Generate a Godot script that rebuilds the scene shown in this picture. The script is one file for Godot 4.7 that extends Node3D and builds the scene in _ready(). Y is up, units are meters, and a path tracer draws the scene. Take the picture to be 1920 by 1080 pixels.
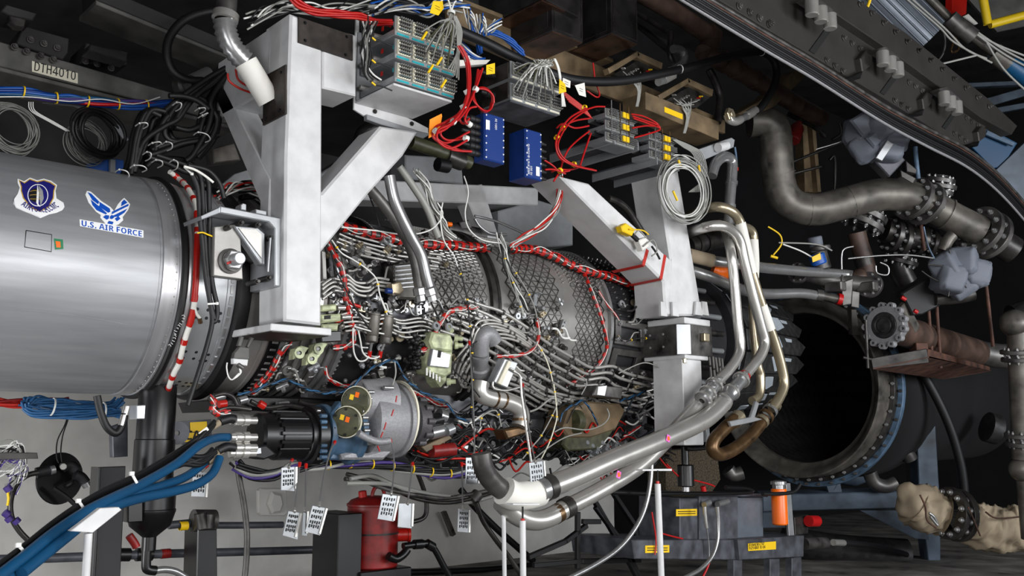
extends Node3D
# Engine test cell. World: +X runs along the engine towards the exhaust, +Z towards the camera side, y = 0 is the cell floor.
const CH := 1.25          # camera height
const CZ := 5.0           # camera stands this far in front of the engine axis
const AY := 2.044         # height of the engine axis
const FOC := 1750.0       # focal length in pixels of the 1920 x 1080 frame
var eye := Vector3(0, CH, CZ)
var fw := Vector3.ZERO
var rt := Vector3.ZERO
var up := Vector3.ZERO
var M := {}
var taken := {}
var rng := RandomNumberGenerator.new()
var things: Array[Node3D] = []

# ---------- mesh accumulator ----------
class Bag:
	var v := PackedVector3Array()
	var n := PackedVector3Array()
	var t := PackedVector2Array()
	var k := PackedInt32Array()
	func vert(p: Vector3, nn: Vector3, uv := Vector2.ZERO) -> int:
		v.append(p); n.append(nn); t.append(uv)
		return v.size() - 1
	func tri(a: int, b: int, c: int):   # clockwise seen from outside is a, b, c
		k.append(a); k.append(b); k.append(c)
	func face(p: PackedVector3Array, nn: Vector3):   # flat convex polygon, any winding
		var s := v.size()
		for q in p: vert(q, nn)
		var c := (p[1] - p[0]).cross(p[2] - p[0])
		for i in range(1, p.size() - 1):
			if c.dot(nn) > 0: tri(s, s + i + 1, s + i)
			else: tri(s, s + i, s + i + 1)

# ---------- camera rays: where a sight line meets a plane or the engine's cylinder ----------
func ray(x: float, y: float) -> Vector3: return fw + rt * ((x - 960.0) / FOC) - up * ((y - 540.0) / FOC)
func zp(x: float, y: float, z: float) -> Vector3:
	var d := ray(x, y)
	return eye + d * ((z - eye.z) / d.z)
func xp(x: float, y: float, wx: float) -> Vector3:
	var d := ray(x, y)
	return eye + d * ((wx - eye.x) / d.x)
func yp(x: float, y: float, wy: float) -> Vector3:
	var d := ray(x, y)
	return eye + d * ((wy - eye.y) / d.y)
func dp(x: float, y: float, depth: float) -> Vector3: return eye + ray(x, y) * depth
func cp(x: float, y: float, r: float) -> Vector3:
	var d := ray(x, y)
	var o := eye - Vector3(0, AY, 0)
	var a := d.y * d.y + d.z * d.z
	var b := o.y * d.y + o.z * d.z
	var c := o.y * o.y + o.z * o.z - r * r
	return eye + d * ((-b - sqrt(maxf(b * b - a * c, 0.0))) / a)
# "x,y x,y,v ..." to points; v (plane, radius or depth) holds until the next one given; a letter switches the kind of surface
func pts(s: String, kind := "z", val := 0.9) -> PackedVector3Array:
	var out := PackedVector3Array()
	for w in s.split(" ", false):
		var a := w.split(",")
		if a.size() > 2:
			var q := a[2]
			if q[0] in ["z", "x", "y", "c", "d"]:
				kind = q[0]; q = q.substr(1)
			val = float(q)
		var x := float(a[0])
		var y := float(a[1])
		match kind:
			"z": out.append(zp(x, y, val))
			"x": out.append(xp(x, y, val))
			"y": out.append(yp(x, y, val))
			"c": out.append(cp(x, y, val))
			_: out.append(dp(x, y, val))
	return out

# ---------- naming, parts and things ----------
func numbered(s: String) -> String:
	if not taken.has(s):
		taken[s] = 0
		return s
	taken[s] += 1
	return "%s_%03d" % [s, taken[s]]
func mesh_of(b: Bag, c: Vector3) -> ArrayMesh:
	var a := []
	a.resize(Mesh.ARRAY_MAX)
	var vv := b.v
	for i in vv.size(): vv[i] -= c
	a[Mesh.ARRAY_VERTEX] = vv; a[Mesh.ARRAY_NORMAL] = b.n; a[Mesh.ARRAY_TEX_UV] = b.t; a[Mesh.ARRAY_INDEX] = b.k
	var m := ArrayMesh.new()
	m.add_surface_from_arrays(Mesh.PRIMITIVE_TRIANGLES, a)
	return m
func centre(b: Bag) -> Vector3:
	var lo := b.v[0]
	var hi := b.v[0]
	for p in b.v:
		lo = lo.min(p); hi = hi.max(p)
	return Vector3((lo.x + hi.x) / 2, lo.y, (lo.z + hi.z) / 2)
func world_of(o: Node3D) -> Vector3:
	var w := Vector3.ZERO
	var q: Node = o
	while q != self and q is Node3D:
		w += (q as Node3D).position
		q = q.get_parent()
	return w
func put(o: MeshInstance3D, called: String, parent: Node3D):
	if parent == self: o.name = numbered(called)
	else: o.name = called
	parent.add_child(o, true)
func P(b: Bag, called: String, m: Material, parent: Node3D = self) -> MeshInstance3D:   # one mesh: a part, or a thing when at top level
	var o := MeshInstance3D.new()
	if b.v.is_empty():
		print("EMPTY ", called)
		return o
	var c := centre(b)
	o.mesh = mesh_of(b, c)
	o.material_override = m
	o.position = c - world_of(parent) if parent != self else c
	put(o, called, parent)
	return o
func I(m: Mesh, xf: Transform3D, called: String, mt: Material, parent: Node3D) -> MeshInstance3D:   # a shared mesh set in place
	var o := MeshInstance3D.new()
	o.mesh = m; o.material_override = mt
	o.transform = xf
	if parent != self: o.position = xf.origin - world_of(parent)
	put(o, called, parent)
	return o
func tag(o: Node3D, label: String, cat: String, group := "", kind := "") -> Node3D:
	if label: o.set_meta("label", label)
	if cat: o.set_meta("category", cat)
	if group: o.set_meta("group", group)
	if kind: o.set_meta("kind", kind)
	return o
func thing(called: String, label: String, cat: String, group := "") -> Node3D:
	var o := Node3D.new()
	o.name = numbered(called)
	add_child(o)
	things.append(o)
	return tag(o, label, cat, group)
func struct(b: Bag, called: String, m: Material) -> MeshInstance3D:
	var o := P(b, called, m)
	o.set_meta("kind", "structure")
	return o
func rest(o: Node3D):   # move a thing's own origin to the middle of its base
	var lo := Vector3(1e9, 1e9, 1e9)
	var hi := -lo
	for c in o.get_children():
		if c is MeshInstance3D:
			var bb: AABB = (c as MeshInstance3D).transform * (c as MeshInstance3D).mesh.get_aabb()
			lo = lo.min(bb.position); hi = hi.max(bb.end)
	var base := Vector3((lo.x + hi.x) / 2, lo.y, (lo.z + hi.z) / 2)
	for c in o.get_children(): (c as Node3D).position -= base
	o.position = base
func copy(o: Node3D, at: Vector3, label := "", turn := 0.0) -> Node3D:   # a thing already at rest, again, its base at a place
	var r: Node3D = o.duplicate()
	var s := String(o.name)
	if s.length() > 4 and s[-4] == "_" and s.right(3).is_valid_int(): s = s.left(-4)
	r.name = numbered(s)
	add_child(r)
	r.position = at; r.rotation.y = turn
	if label: r.set_meta("label", label)
	return r

# ---------- shapes ----------
func basis_to(d: Vector3) -> Basis:   # y axis along d
	var y := d.normalized()
	var h := Vector3.UP if absf(y.y) < 0.9 else Vector3.RIGHT
	var x := h.cross(y).normalized()
	return Basis(x, y, x.cross(y))
func box(b: Bag, xf: Transform3D, size: Vector3, bev := 0.004):   # chamfered box
	var h := size / 2
	bev = minf(bev, minf(h.x, minf(h.y, h.z)) * 0.6)
	for ax in 3:
		for s in [-1, 1]:
			var nn := Vector3.ZERO
			nn[ax] = s
			var u := (ax + 1) % 3
			var w := (ax + 2) % 3
			var q := PackedVector3Array()
			for c in [[-1, -1], [1, -1], [1, 1], [-1, 1]]:
				var p := Vector3.ZERO
				p[ax] = s * h[ax]; p[u] = c[0] * (h[u] - bev); p[w] = c[1] * (h[w] - bev)
				q.append(xf * p)
			b.face(q, (xf.basis * nn).normalized())
	if bev <= 0.0: return
	for ax in 3:
		var u := (ax + 1) % 3
		var w := (ax + 2) % 3
		for c in [[-1, -1], [1, -1], [1, 1], [-1, 1]]:
			var q := PackedVector3Array()
			for e in [[-1, 0], [1, 0], [1, 1], [-1, 1]]:
				var p := Vector3.ZERO
				p[ax] = e[0] * (h[ax] - bev)
				p[u] = c[0] * (h[u] - (bev if e[1] else 0.0)); p[w] = c[1] * (h[w] - (0.0 if e[1] else bev))
				q.append(xf * p)
			var nn := Vector3.ZERO
			nn[u] = c[0]; nn[w] = c[1]
			b.face(q, (xf.basis * nn).normalized())
	for sx in [-1, 1]:
		for sy in [-1, 1]:
			for sz in [-1, 1]:
				var sg := Vector3(sx, sy, sz)
				var q := PackedVector3Array()
				for ax in 3:
					var p := sg * (h - Vector3(bev, bev, bev))
					p[ax] = sg[ax] * h[ax]
					q.append(xf * p)
				b.face(q, (xf.basis * sg).normalized())
func abox(b: Bag, lo: Vector3, hi: Vector3, bev := 0.004): box(b, Transform3D(Basis(), (lo + hi) / 2), (hi - lo).abs(), bev)
func bar(b: Bag, a: Vector3, c: Vector3, w: float, d: float, bev := 0.004, side := Vector3.UP):   # square bar from a to c, w across, d along «side»
	var y := (c - a).normalized()
	var x := y.cross(side).normalized()
	box(b, Transform3D(Basis(x, y, x.cross(y)), (a + c) / 2), Vector3(w, a.distance_to(c), d), bev)
# planar polygon p pushed along ext; the front edge gets a chamfer
func prism(b: Bag, p: PackedVector3Array, ext: Vector3, bev := 0.004):
	var n := Vector3.ZERO
	for i in p.size():
		n += (p[i] - p[0]).cross(p[(i + 1) % p.size()] - p[0])
	n = n.normalized()
	if n.dot(ext) > 0:
		n = -n
		p.reverse()
	var u := (p[1] - p[0]).normalized()
	var w := n.cross(u)
	var o := p[0]
	var q := PackedVector2Array()
	for x in p: q.append(Vector2((x - o).dot(u), (x - o).dot(w)))
	var inset := PackedVector2Array()
	var m := q.size()
	for i in m:
		var e := (q[i] - q[(i + m - 1) % m]).normalized()
		var f := (q[(i + 1) % m] - q[i]).normalized()
		var na := Vector2(-e.y, e.x)
		var nb := Vector2(-f.y, f.x)
		var s := (na + nb)
		s = s / maxf(0.25, s.length_squared() / 2.0)
		inset.append(q[i] + s * bev)
	var lift := func(a: Vector2, d: float) -> Vector3: return o + u * a.x + w * a.y - n * d
	var tr := Geometry2D.triangulate_polygon(inset)
	var bt := Geometry2D.triangulate_polygon(q)
	if tr.is_empty() or bt.is_empty(): print("BAD POLYGON ", p.size(), " ", p[0])
	var dep := ext.length()
	var s0 := b.v.size()
	for a in inset: b.vert(lift.call(a, 0.0), n, a)
	for i in range(0, tr.size(), 3): _tri_to(b, s0 + tr[i], s0 + tr[i + 1], s0 + tr[i + 2], n)
	s0 = b.v.size()
	for x in p: b.vert(x + ext, -n)
	for i in range(0, bt.size(), 3): _tri_to(b, s0 + bt[i], s0 + bt[i + 1], s0 + bt[i + 2], -n)
	for i in m:
		var j := (i + 1) % m
		var e := (q[j] - q[i]).normalized()
		var out := (u * e.y - w * e.x)
		if bev > 0.0: b.face([lift.call(inset[i], 0.0), lift.call(inset[j], 0.0), lift.call(q[j], bev), lift.call(q[i], bev)], (out + n).normalized())
		b.face([lift.call(q[i], bev), lift.call(q[j], bev), p[j] + ext, p[i] + ext], out)
func _tri_to(b: Bag, i: int, j: int, k: int, n: Vector3):
	if (b.v[j] - b.v[i]).cross(b.v[k] - b.v[i]).dot(n) > 0: b.tri(i, k, j)
	else: b.tri(i, j, k)
func prof(s: String) -> PackedVector2Array:
	var out := PackedVector2Array()
	for w in s.split(" ", false):
		var a := w.split(",")
		out.append(Vector2(float(a[0]), float(a[1])))
	return out
# profile of (radius, height) turned round an axis; creases sharper than 35 degrees stay hard
func lathe(b: Bag, at: Vector3, axis: Vector3, pr: PackedVector2Array, sides := 24, a0 := 0.0, a1 := TAU):
	var bs := basis_to(axis)
	if absf(axis.normalized().x) > 0.99: bs = Basis(Vector3.UP, Vector3.RIGHT * signf(axis.x), Vector3.UP.cross(Vector3.RIGHT * signf(axis.x)))
	for i in pr.size() - 1:
		var d := pr[i + 1] - pr[i]
		if d.length() < 1e-6: continue
		var n := Vector2(d.y, -d.x).normalized()
		var n0 := n
		var n1 := n
		if i > 0:
			var e := pr[i] - pr[i - 1]
			var m := Vector2(e.y, -e.x).normalized()
			if m.dot(n) > 0.8: n0 = (m + n).normalized()
		if i < pr.size() - 2:
			var e := pr[i + 2] - pr[i + 1]
			var m := Vector2(e.y, -e.x).normalized()
			if m.dot(n) > 0.8: n1 = (m + n).normalized()
		if sides <= 8:
			for j in sides:
				var am := lerpf(a0, a1, (j + 0.5) / sides)
				var ra := bs * Vector3(cos(lerpf(a0, a1, float(j) / sides)), 0, sin(lerpf(a0, a1, float(j) / sides)))
				var rb := bs * Vector3(cos(lerpf(a0, a1, (j + 1.0) / sides)), 0, sin(lerpf(a0, a1, (j + 1.0) / sides)))
				var nn := (bs * Vector3(cos(am), 0, sin(am)) * n.x + bs.y * n.y).normalized()
				var w := PackedVector3Array([at + ra * pr[i].x + bs.y * pr[i].y, at + rb * pr[i].x + bs.y * pr[i].y, at + rb * pr[i + 1].x + bs.y * pr[i + 1].y, at + ra * pr[i + 1].x + bs.y * pr[i + 1].y])
				if pr[i].x < 1e-6: w.remove_at(1)
				elif pr[i + 1].x < 1e-6: w.remove_at(2)
				b.face(w, nn)
			continue
		var s := b.v.size()
		for j in sides + 1:
			var a := lerpf(a0, a1, float(j) / sides)
			var r := bs * Vector3(cos(a), 0, sin(a))
			b.vert(at + r * pr[i].x + bs.y * pr[i].y, (r * n0.x + bs.y * n0.y).normalized(), Vector2(float(j) / sides, 0))
			b.vert(at + r * pr[i + 1].x + bs.y * pr[i + 1].y, (r * n1.x + bs.y * n1.y).normalized(), Vector2(float(j) / sides, 1))
		for j in sides:
			var q := s + j * 2
			b.tri(q, q + 2, q + 1); b.tri(q + 1, q + 2, q + 3)
func rod(b: Bag, a: Vector3, c: Vector3, r: float, r2 := -1.0, sides := 12):   # closed cylinder or cone with small chamfers
	if r2 < 0: r2 = r
	var h := a.distance_to(c)
	var e := minf(minf(r, maxf(r2, 0.001)) * 0.15, h * 0.2)
	lathe(b, a, c - a, PackedVector2Array([Vector2(0, 0), Vector2(r - e, 0), Vector2(r, e), Vector2(r2, h - e), Vector2(maxf(r2 - e, 0.0), h), Vector2(0, h)]), sides)
func spline(p: PackedVector3Array, n: int) -> PackedVector3Array:
	if p.size() < 3 or n < 2: return p
	var out := PackedVector3Array()
	for i in p.size() - 1:
		var a := p[maxi(i - 1, 0)]
		var d := p[mini(i + 2, p.size() - 1)]
		for j in n: out.append(p[i].cubic_interpolate(p[i + 1], a, d, float(j) / n))
	out.append(p[-1])
	return out
func tube(b: Bag, p: PackedVector3Array, r: float, sides := 8, smooth := 5, wave := 0.0, wlen := 2):   # round tube along a path; «wave» swells every wlen-th ring (corrugated hose)
	var q := spline(p, smooth)
	if wave > 0.0: q = evenly(q, minf(r * 0.28, wave * 2.2))
	var m := q.size()
	if m < 2: return
	var tan := (q[1] - q[0]).normalized()
	var nx := basis_to(tan).x
	var s := b.v.size()
	for i in m:
		var t := (q[mini(i + 1, m - 1)] - q[maxi(i - 1, 0)])
		if t.length() < 1e-7: t = tan
		t = t.normalized()
		nx = (nx - t * nx.dot(t)).normalized()
		var ny := t.cross(nx)
		var rr := r
		if wave > 0.0 and i % wlen == 0: rr = r + wave
		for j in sides + 1:
			var a := TAU * j / sides
			var d := nx * cos(a) + ny * sin(a)
			b.vert(q[i] + d * rr, d, Vector2(float(j) / sides, float(i)))
		tan = t
	var w := sides + 1
	for i in m - 1:
		for j in sides:
			var k := s + i * w + j
			b.tri(k, k + w, k + 1); b.tri(k + 1, k + w, k + w + 1)
	for e in 2:   # end caps
		var i0 := 0 if e == 0 else m - 1
		var nn := (q[0] - q[1]).normalized() if e == 0 else (q[m - 1] - q[m - 2]).normalized()
		var c := b.vert(q[i0], nn)
		var f := b.v.size()
		for j in sides + 1: b.vert(b.v[s + i0 * w + j], nn)
		for j in sides: _tri_to(b, c, f + j, f + j + 1, nn)
func evenly(q: PackedVector3Array, step: float) -> PackedVector3Array:
	var out := PackedVector3Array([q[0]])
	var left := step
	for i in q.size() - 1:
		var a := q[i]
		var d := q[i + 1] - a
		var l := d.length()
		var at := left
		while at <= l:
			out.append(a + d * (at / l))
			at += step
		left = at - l
	return out
func ball(b: Bag, at: Vector3, r: Vector3, bumps := 0.0, seed_ := 0, rows := 12):   # ellipsoid, optionally lumpy
	var cols := rows * 2
	var fn := FastNoiseLite.new()
	fn.seed = seed_; fn.frequency = 0.9; fn.fractal_octaves = 2
	var s := b.v.size()
	for i in rows + 1:
		for j in cols + 1:
			var a := PI * i / rows
			var c := TAU * (j % cols) / cols
			var d := Vector3(sin(a) * cos(c), cos(a), sin(a) * sin(c))
			var k := 1.0 + bumps * fn.get_noise_3dv(d)
			b.vert(at + d * r * k, (d / r).normalized())
	for i in rows:
		for j in cols:
			var k := s + i * (cols + 1) + j
			b.tri(k, k + cols + 1, k + 1); b.tri(k + 1, k + cols + 1, k + cols + 2)
func smooth_normals(b: Bag):   # area-weighted normals for a lumpy shape, welded by place
	var sum := {}
	for i in range(0, b.k.size(), 3):
		var p := b.v[b.k[i]]
		var nn := (b.v[b.k[i + 2]] - p).cross(b.v[b.k[i + 1]] - p)
		for j in 3:
			var key := b.v[b.k[i + j]].snapped(Vector3(0.0005, 0.0005, 0.0005))
			sum[key] = sum.get(key, Vector3.ZERO) + nn
	for i in b.v.size():
		var nn: Vector3 = sum.get(b.v[i].snapped(Vector3(0.0005, 0.0005, 0.0005)), b.n[i])
		if nn.length() > 1e-12: b.n[i] = nn.normalized()
func hexnut(b: Bag, at: Vector3, d: Vector3, r: float, h: float):
	lathe(b, at, d, PackedVector2Array([Vector2(0, 0), Vector2(r, 0), Vector2(r, h * 0.85), Vector2(r * 0.88, h), Vector2(0, h)]), 6)
	rod(b, at + d.normalized() * h * 0.9, at + d.normalized() * h * 1.5, r * 0.5, -1, 8)
func bolt_mesh(r: float, h: float) -> ArrayMesh:   # hex head on a washer, axis +y
	var b := Bag.new()
	rod(b, Vector3.ZERO, Vector3(0, h * 0.2, 0), r * 1.35, -1, 12)
	hexnut(b, Vector3(0, h * 0.2, 0), Vector3.UP, r, h * 0.7)
	return mesh_of(b, Vector3.ZERO)
func on_axis(x: float, ang: float, r: float) -> Vector3: return Vector3(x, AY + r * sin(ang), r * cos(ang))   # ang 0 faces the camera side, PI/2 is the top
func around(x: float, ang: float, r: float) -> Transform3D:   # a frame on the engine's skin: y outwards, x along the axis
	var o := Vector3(0, sin(ang), cos(ang))
	return Transform3D(Basis(Vector3.RIGHT, o, Vector3.RIGHT.cross(o)), on_axis(x, ang, r))
# a drawn outline laid on the engine's cylinder of radius r, cut fine so that it follows the curve
func skin(b: Bag, p: PackedVector3Array, r: float, cuts := 3):
	var q := PackedVector2Array()
	for x in p: q.append(Vector2(x.x, atan2(x.y - AY, x.z) * r))
	var tr := Geometry2D.triangulate_polygon(q)
	for i in range(0, tr.size(), 3): _skin_tri(b, q[tr[i]], q[tr[i + 1]], q[tr[i + 2]], r, cuts)
func _skin_tri(b: Bag, a: Vector2, c: Vector2, d: Vector2, r: float, cuts: int):
	if cuts > 0 and maxf(a.distance_to(c), maxf(c.distance_to(d), d.distance_to(a))) > 0.02:
		var e := (a + c) / 2
		var f := (c + d) / 2
		var g := (d + a) / 2
		_skin_tri(b, a, e, g, r, cuts - 1); _skin_tri(b, e, c, f, r, cuts - 1); _skin_tri(b, g, f, d, r, cuts - 1); _skin_tri(b, e, f, g, r, cuts - 1)
		return
	var s := b.v.size()
	for w in [a, c, d]:
		var nn := Vector3(0, sin(w.y / r), cos(w.y / r))
		b.vert(on_axis(w.x, w.y / r, r), nn)
	_tri_to(b, s, s + 1, s + 2, b.n[s])
func text_mesh(s: String, h: float, depth := 0.002, font := "Droid Sans", bold := false) -> TextMesh:
	var t := TextMesh.new()
	var f := SystemFont.new()
	f.font_names = PackedStringArray([font])
	if bold: f.font_weight = 700
	t.font = f; t.text = s; t.font_size = 32; t.pixel_size = h / 23.0; t.depth = depth; t.curve_step = 1.0
	t.horizontal_alignment = HORIZONTAL_ALIGNMENT_LEFT
	return t
func letters(s: String, h: float, at: Vector3, along: Vector3, upw: Vector3, m: Material, parent: Node3D, called := "lettering", wide := 1.0, font := "Droid Sans", bold := false) -> MeshInstance3D:
	var x := along.normalized()
	var z := x.cross(upw).normalized()
	var y := z.cross(x)
	return I(text_mesh(s, h, 0.0015, font, bold), Transform3D(Basis(x * wide, y, z), at + y * h * 0.5), called, m, parent)

func pillow(b: Bag, xf: Transform3D, size: Vector3, bumps: float, seed_: int, rows := 14, e := 0.45):   # soft stuffed block: a superquadric with folds
	var fn := FastNoiseLite.new()
	fn.seed = seed_; fn.frequency = 0.55; fn.fractal_octaves = 3; fn.fractal_type = FastNoiseLite.FRACTAL_RIDGED
	var cols := rows * 2
	var s := b.v.size()
	for i in rows + 1:
		for j in cols + 1:
			var a := PI * i / rows - PI / 2
			var c := TAU * (j % cols) / cols
			var f := func(x: float) -> float: return signf(x) * pow(absf(x), e)
			var d := Vector3(f.call(cos(a)) * f.call(cos(c)), f.call(sin(a)), f.call(cos(a)) * f.call(sin(c)))
			var k := 1.0 + bumps * fn.get_noise_3dv(d * 2.0)
			b.vert(xf * (d * size * 0.5 * k), xf.basis * d.normalized())
	for i in rows:
		for j in cols:
			var k := s + i * (cols + 1) + j
			b.tri(k, k + 1, k + cols + 1); b.tri(k + 1, k + cols + 2, k + cols + 1)
func soft_tube(b: Bag, p: PackedVector3Array, r: float, bumps: float, seed_: int, sides := 36):   # a wrapped pipe: round, with wrinkles across and lumps along
	var fn := FastNoiseLite.new()
	fn.seed = seed_; fn.frequency = 1.0; fn.fractal_octaves = 3; fn.fractal_type = FastNoiseLite.FRACTAL_RIDGED
	var s := b.v.size()
	tube(b, evenly(spline(p, 8), 0.02), r, sides, 1)
	var q := evenly(spline(p, 8), 0.02)
	for i in range(s, b.v.size()):
		var v := b.v[i]
		var ring: int = mini((i - s) / (sides + 1), q.size() - 1)
		var endf := minf(1.0, minf(ring, q.size() - 1 - ring) / 4.0)
		if i - s >= q.size() * (sides + 1): continue
		b.v[i] = v + b.n[i] * r * (bumps * (fn.get_noise_3d(v.x * 5.0, v.y * 3.0, v.z * 5.0) - 0.3) - 0.25 * (1.0 - sqrt(endf)))
func mk(called: String, c: Color, rough := 0.5, metal := 0.0, tex := "", scale := 4.0, bump := 0.0) -> StandardMaterial3D:
	var m := StandardMaterial3D.new()
	m.resource_name = called
	m.albedo_color = c
	m.roughness = rough
	m.metallic = metal * 0.72
	m.uv1_triplanar = true
	m.uv1_world_triplanar = true
	m.uv1_scale = Vector3(scale, scale, scale)
	if tex == "brush":
		m.uv1_scale = Vector3(scale * 0.25, scale * 3.0, scale * 3.0)
		tex = "grain"
	elif tex == "turned":
		m.uv1_scale = Vector3(scale * 3.0, scale * 0.25, scale * 0.25)
		tex = "grain"
	if tex:
		m.albedo_texture = M["tex_" + tex]
		if metal > 0.3: m.roughness_texture = M["tex_rough"]
	if bump > 0.0:
		m.heightmap_enabled = true
		m.heightmap_texture = M["tex_bump"]
		m.heightmap_scale = bump
	M[called] = m
	return m
func noise_tex(called: String, freq: float, oct: int, lo: float, hi: float, sd: int, mid := 0.5, kind := FastNoiseLite.TYPE_SIMPLEX_SMOOTH):
	var n := FastNoiseLite.new()
	n.noise_type = kind
	n.frequency = freq; n.fractal_octaves = oct; n.seed = sd
	var t := NoiseTexture2D.new()
	t.width = 512; t.height = 512; t.seamless = true; t.noise = n
	var g := Gradient.new()
	g.offsets = PackedFloat32Array([0.0, mid, 1.0])
	g.colors = PackedColorArray([Color(lo, lo, lo), Color((lo + hi) / 2, (lo + hi) / 2, (lo + hi) / 2), Color(hi, hi, hi)])
	t.color_ramp = g
	M["tex_" + called] = t
func materials():
	noise_tex("grain", 0.012, 4, 0.84, 1.0, 3)
	noise_tex("blotch", 0.006, 5, 0.55, 1.0, 5, 0.45)
	noise_tex("soft", 0.008, 4, 0.9, 1.0, 4)
	noise_tex("rough", 0.004, 3, 0.8, 1.0, 7)
	noise_tex("bump", 0.03, 4, 0.0, 1.0, 9)
	noise_tex("stain", 0.004, 6, 0.25, 1.0, 11, 0.3)
	noise_tex("crease", 0.012, 4, 0.35, 1.0, 13, 0.5, FastNoiseLite.TYPE_SIMPLEX)
	mk("floor", Color(0.56, 0.545, 0.52), 0.8, 0, "stain", 0.8)
	mk("wall", Color(0.78, 0.77, 0.75), 0.75, 0, "soft", 0.7)
	mk("unseen_hall_wall", Color(0.62, 0.62, 0.62), 0.8, 0, "soft", 0.5)  # unseen wall behind the camera, pale so that the metals reflect it
	mk("unlit_dark", Color(0.06, 0.06, 0.07), 0.9, 0, "blotch", 0.5)  # darkness where no light reaches, put into the colour
	mk("hull", Color(0.17, 0.165, 0.16), 0.7, 0, "stain", 0.9)
	mk("hull_beam", Color(0.38, 0.375, 0.36), 0.6, 0, "blotch", 1.2)
	mk("white_paint", Color(0.84, 0.84, 0.84), 0.42, 0, "soft", 1.5)
	mk("grey_paint", Color(0.6, 0.61, 0.62), 0.5, 0, "soft", 1.5)
	mk("blue_grey", Color(0.36, 0.42, 0.49), 0.5, 0, "stain", 1.4)
	mk("pale_blue", Color(0.42, 0.54, 0.66), 0.5, 0, "stain", 2.0)
	mk("duct_steel", Color(0.64, 0.645, 0.655), 0.52, 0.7, "brush", 0.8)
	mk("polished", Color(0.82, 0.82, 0.83), 0.36, 1.0, "turned", 1.0)
	mk("steel", Color(0.66, 0.66, 0.66), 0.32, 1.0, "soft", 1.5)
	mk("bright_steel", Color(0.80, 0.79, 0.77), 0.33, 1.0, "soft", 1.5)
	mk("dull_steel", Color(0.46, 0.45, 0.44), 0.5, 0.8, "stain", 2.5)
	mk("dark_steel", Color(0.33, 0.32, 0.31), 0.42, 0.8, "stain", 3.0)
	mk("tube_steel", Color(0.74, 0.73, 0.71), 0.36, 0.7, "soft", 2.0)
	mk("lid_steel", Color(0.25, 0.24, 0.23), 0.5, 0.5, "soft", 1.0)
	mk("case", Color(0.60, 0.59, 0.575), 0.36, 0.72, "soft", 2.0)
	mk("case_dark", Color(0.27, 0.27, 0.28), 0.36, 0.8, "soft", 2.5)
	mk("gold_steel", Color(0.70, 0.65, 0.55), 0.36, 1.0, "soft", 1.5)
	mk("burnt", Color(0.52, 0.40, 0.27), 0.4, 0.9, "stain", 3.0)
	mk("aluminium", Color(0.70, 0.71, 0.72), 0.35, 0.75, "soft", 1.5)
	mk("cast", Color(0.60, 0.60, 0.61), 0.55, 0.35, "grain", 8.0, 0.1)
	mk("cast_dark", Color(0.36, 0.35, 0.36), 0.55, 0.4, "grain", 8.0, 0.1)
	mk("chromate", Color(0.80, 0.83, 0.66), 0.5, 0.1, "blotch", 4.0)
	mk("black_rubber", Color(0.035, 0.037, 0.045), 0.55, 0, "grain", 6.0)
	mk("black_paint", Color(0.05, 0.05, 0.055), 0.35, 0, "grain", 4.0)
	mk("black_soft", Color(0.06, 0.06, 0.07), 0.6)
	mk("brown_plate", Color(0.25, 0.22, 0.20), 0.5, 0.3, "blotch", 3.0)
	mk("tan_steel", Color(0.52, 0.44, 0.33), 0.55, 0.1, "blotch", 1.2)
	mk("rust", Color(0.42, 0.27, 0.21), 0.7, 0.1, "stain", 3.0)
	mk("rust_pipe", Color(0.42, 0.33, 0.29), 0.6, 0.4, "stain", 2.0)
	mk("pipe_grey", Color(0.50, 0.48, 0.45), 0.5, 0.55, "stain", 2.2)
	mk("red_sleeve", Color(0.70, 0.10, 0.06), 0.35)
	mk("red_wire", Color(0.68, 0.05, 0.06), 0.4)
	mk("red_paint", Color(0.62, 0.12, 0.11), 0.42, 0, "blotch", 3.0)
	mk("band_red", Color(0.70, 0.13, 0.08), 0.5)
	mk("white_wire", Color(0.86, 0.86, 0.84), 0.45)
	mk("grey_wire", Color(0.55, 0.55, 0.53), 0.4)
	mk("white_tape", Color(0.88, 0.87, 0.84), 0.6)
	mk("yellow", Color(0.93, 0.76, 0.05), 0.5)
	mk("yellow_rail", Color(0.85, 0.72, 0.10), 0.45)
	mk("orange", Color(0.95, 0.42, 0.03), 0.35)
	mk("orange_card", Color(0.95, 0.55, 0.05), 0.6)
	mk("blue_box", Color(0.04, 0.19, 0.46), 0.4, 0.2)
	mk("blue_wire", Color(0.07, 0.30, 0.62), 0.4)
	mk("net_blue", Color(0.15, 0.34, 0.52), 0.5)
	mk("blue_hose", Color(0.04, 0.27, 0.42), 0.4)
	mk("dark_blue_wire", Color(0.06, 0.10, 0.14), 0.5)
	mk("purple", Color(0.25, 0.18, 0.45), 0.5)
	mk("teal", Color(0.10, 0.62, 0.66), 0.45)
	mk("cream", Color(0.86, 0.84, 0.76), 0.55)
	mk("insulator", Color(0.40, 0.42, 0.46), 0.65, 0, "soft", 1.5)
	mk("canvas", Color(0.62, 0.56, 0.47), 0.85, 0, "soft", 2.0)
	mk("olive", Color(0.34, 0.34, 0.24), 0.45, 0.1, "blotch", 4.0)
	mk("adapter_blue", Color(0.30, 0.42, 0.53), 0.45, 0.1, "blotch", 3.0)
	mk("tank_grey", Color(0.36, 0.37, 0.40), 0.45, 0.2, "blotch", 2.0)
	mk("nozzle_plate", Color(0.66, 0.69, 0.72), 0.5, 0.2, "soft", 4.0)
	mk("nozzle_dark", Color(0.24, 0.24, 0.24), 0.6, 0.5, "stain", 5.0)
	mk("tag_metal", Color(0.62, 0.63, 0.64), 0.35, 0.7, "soft", 2.0)
	mk("ink", Color(0.03, 0.03, 0.03), 0.7)
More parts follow.
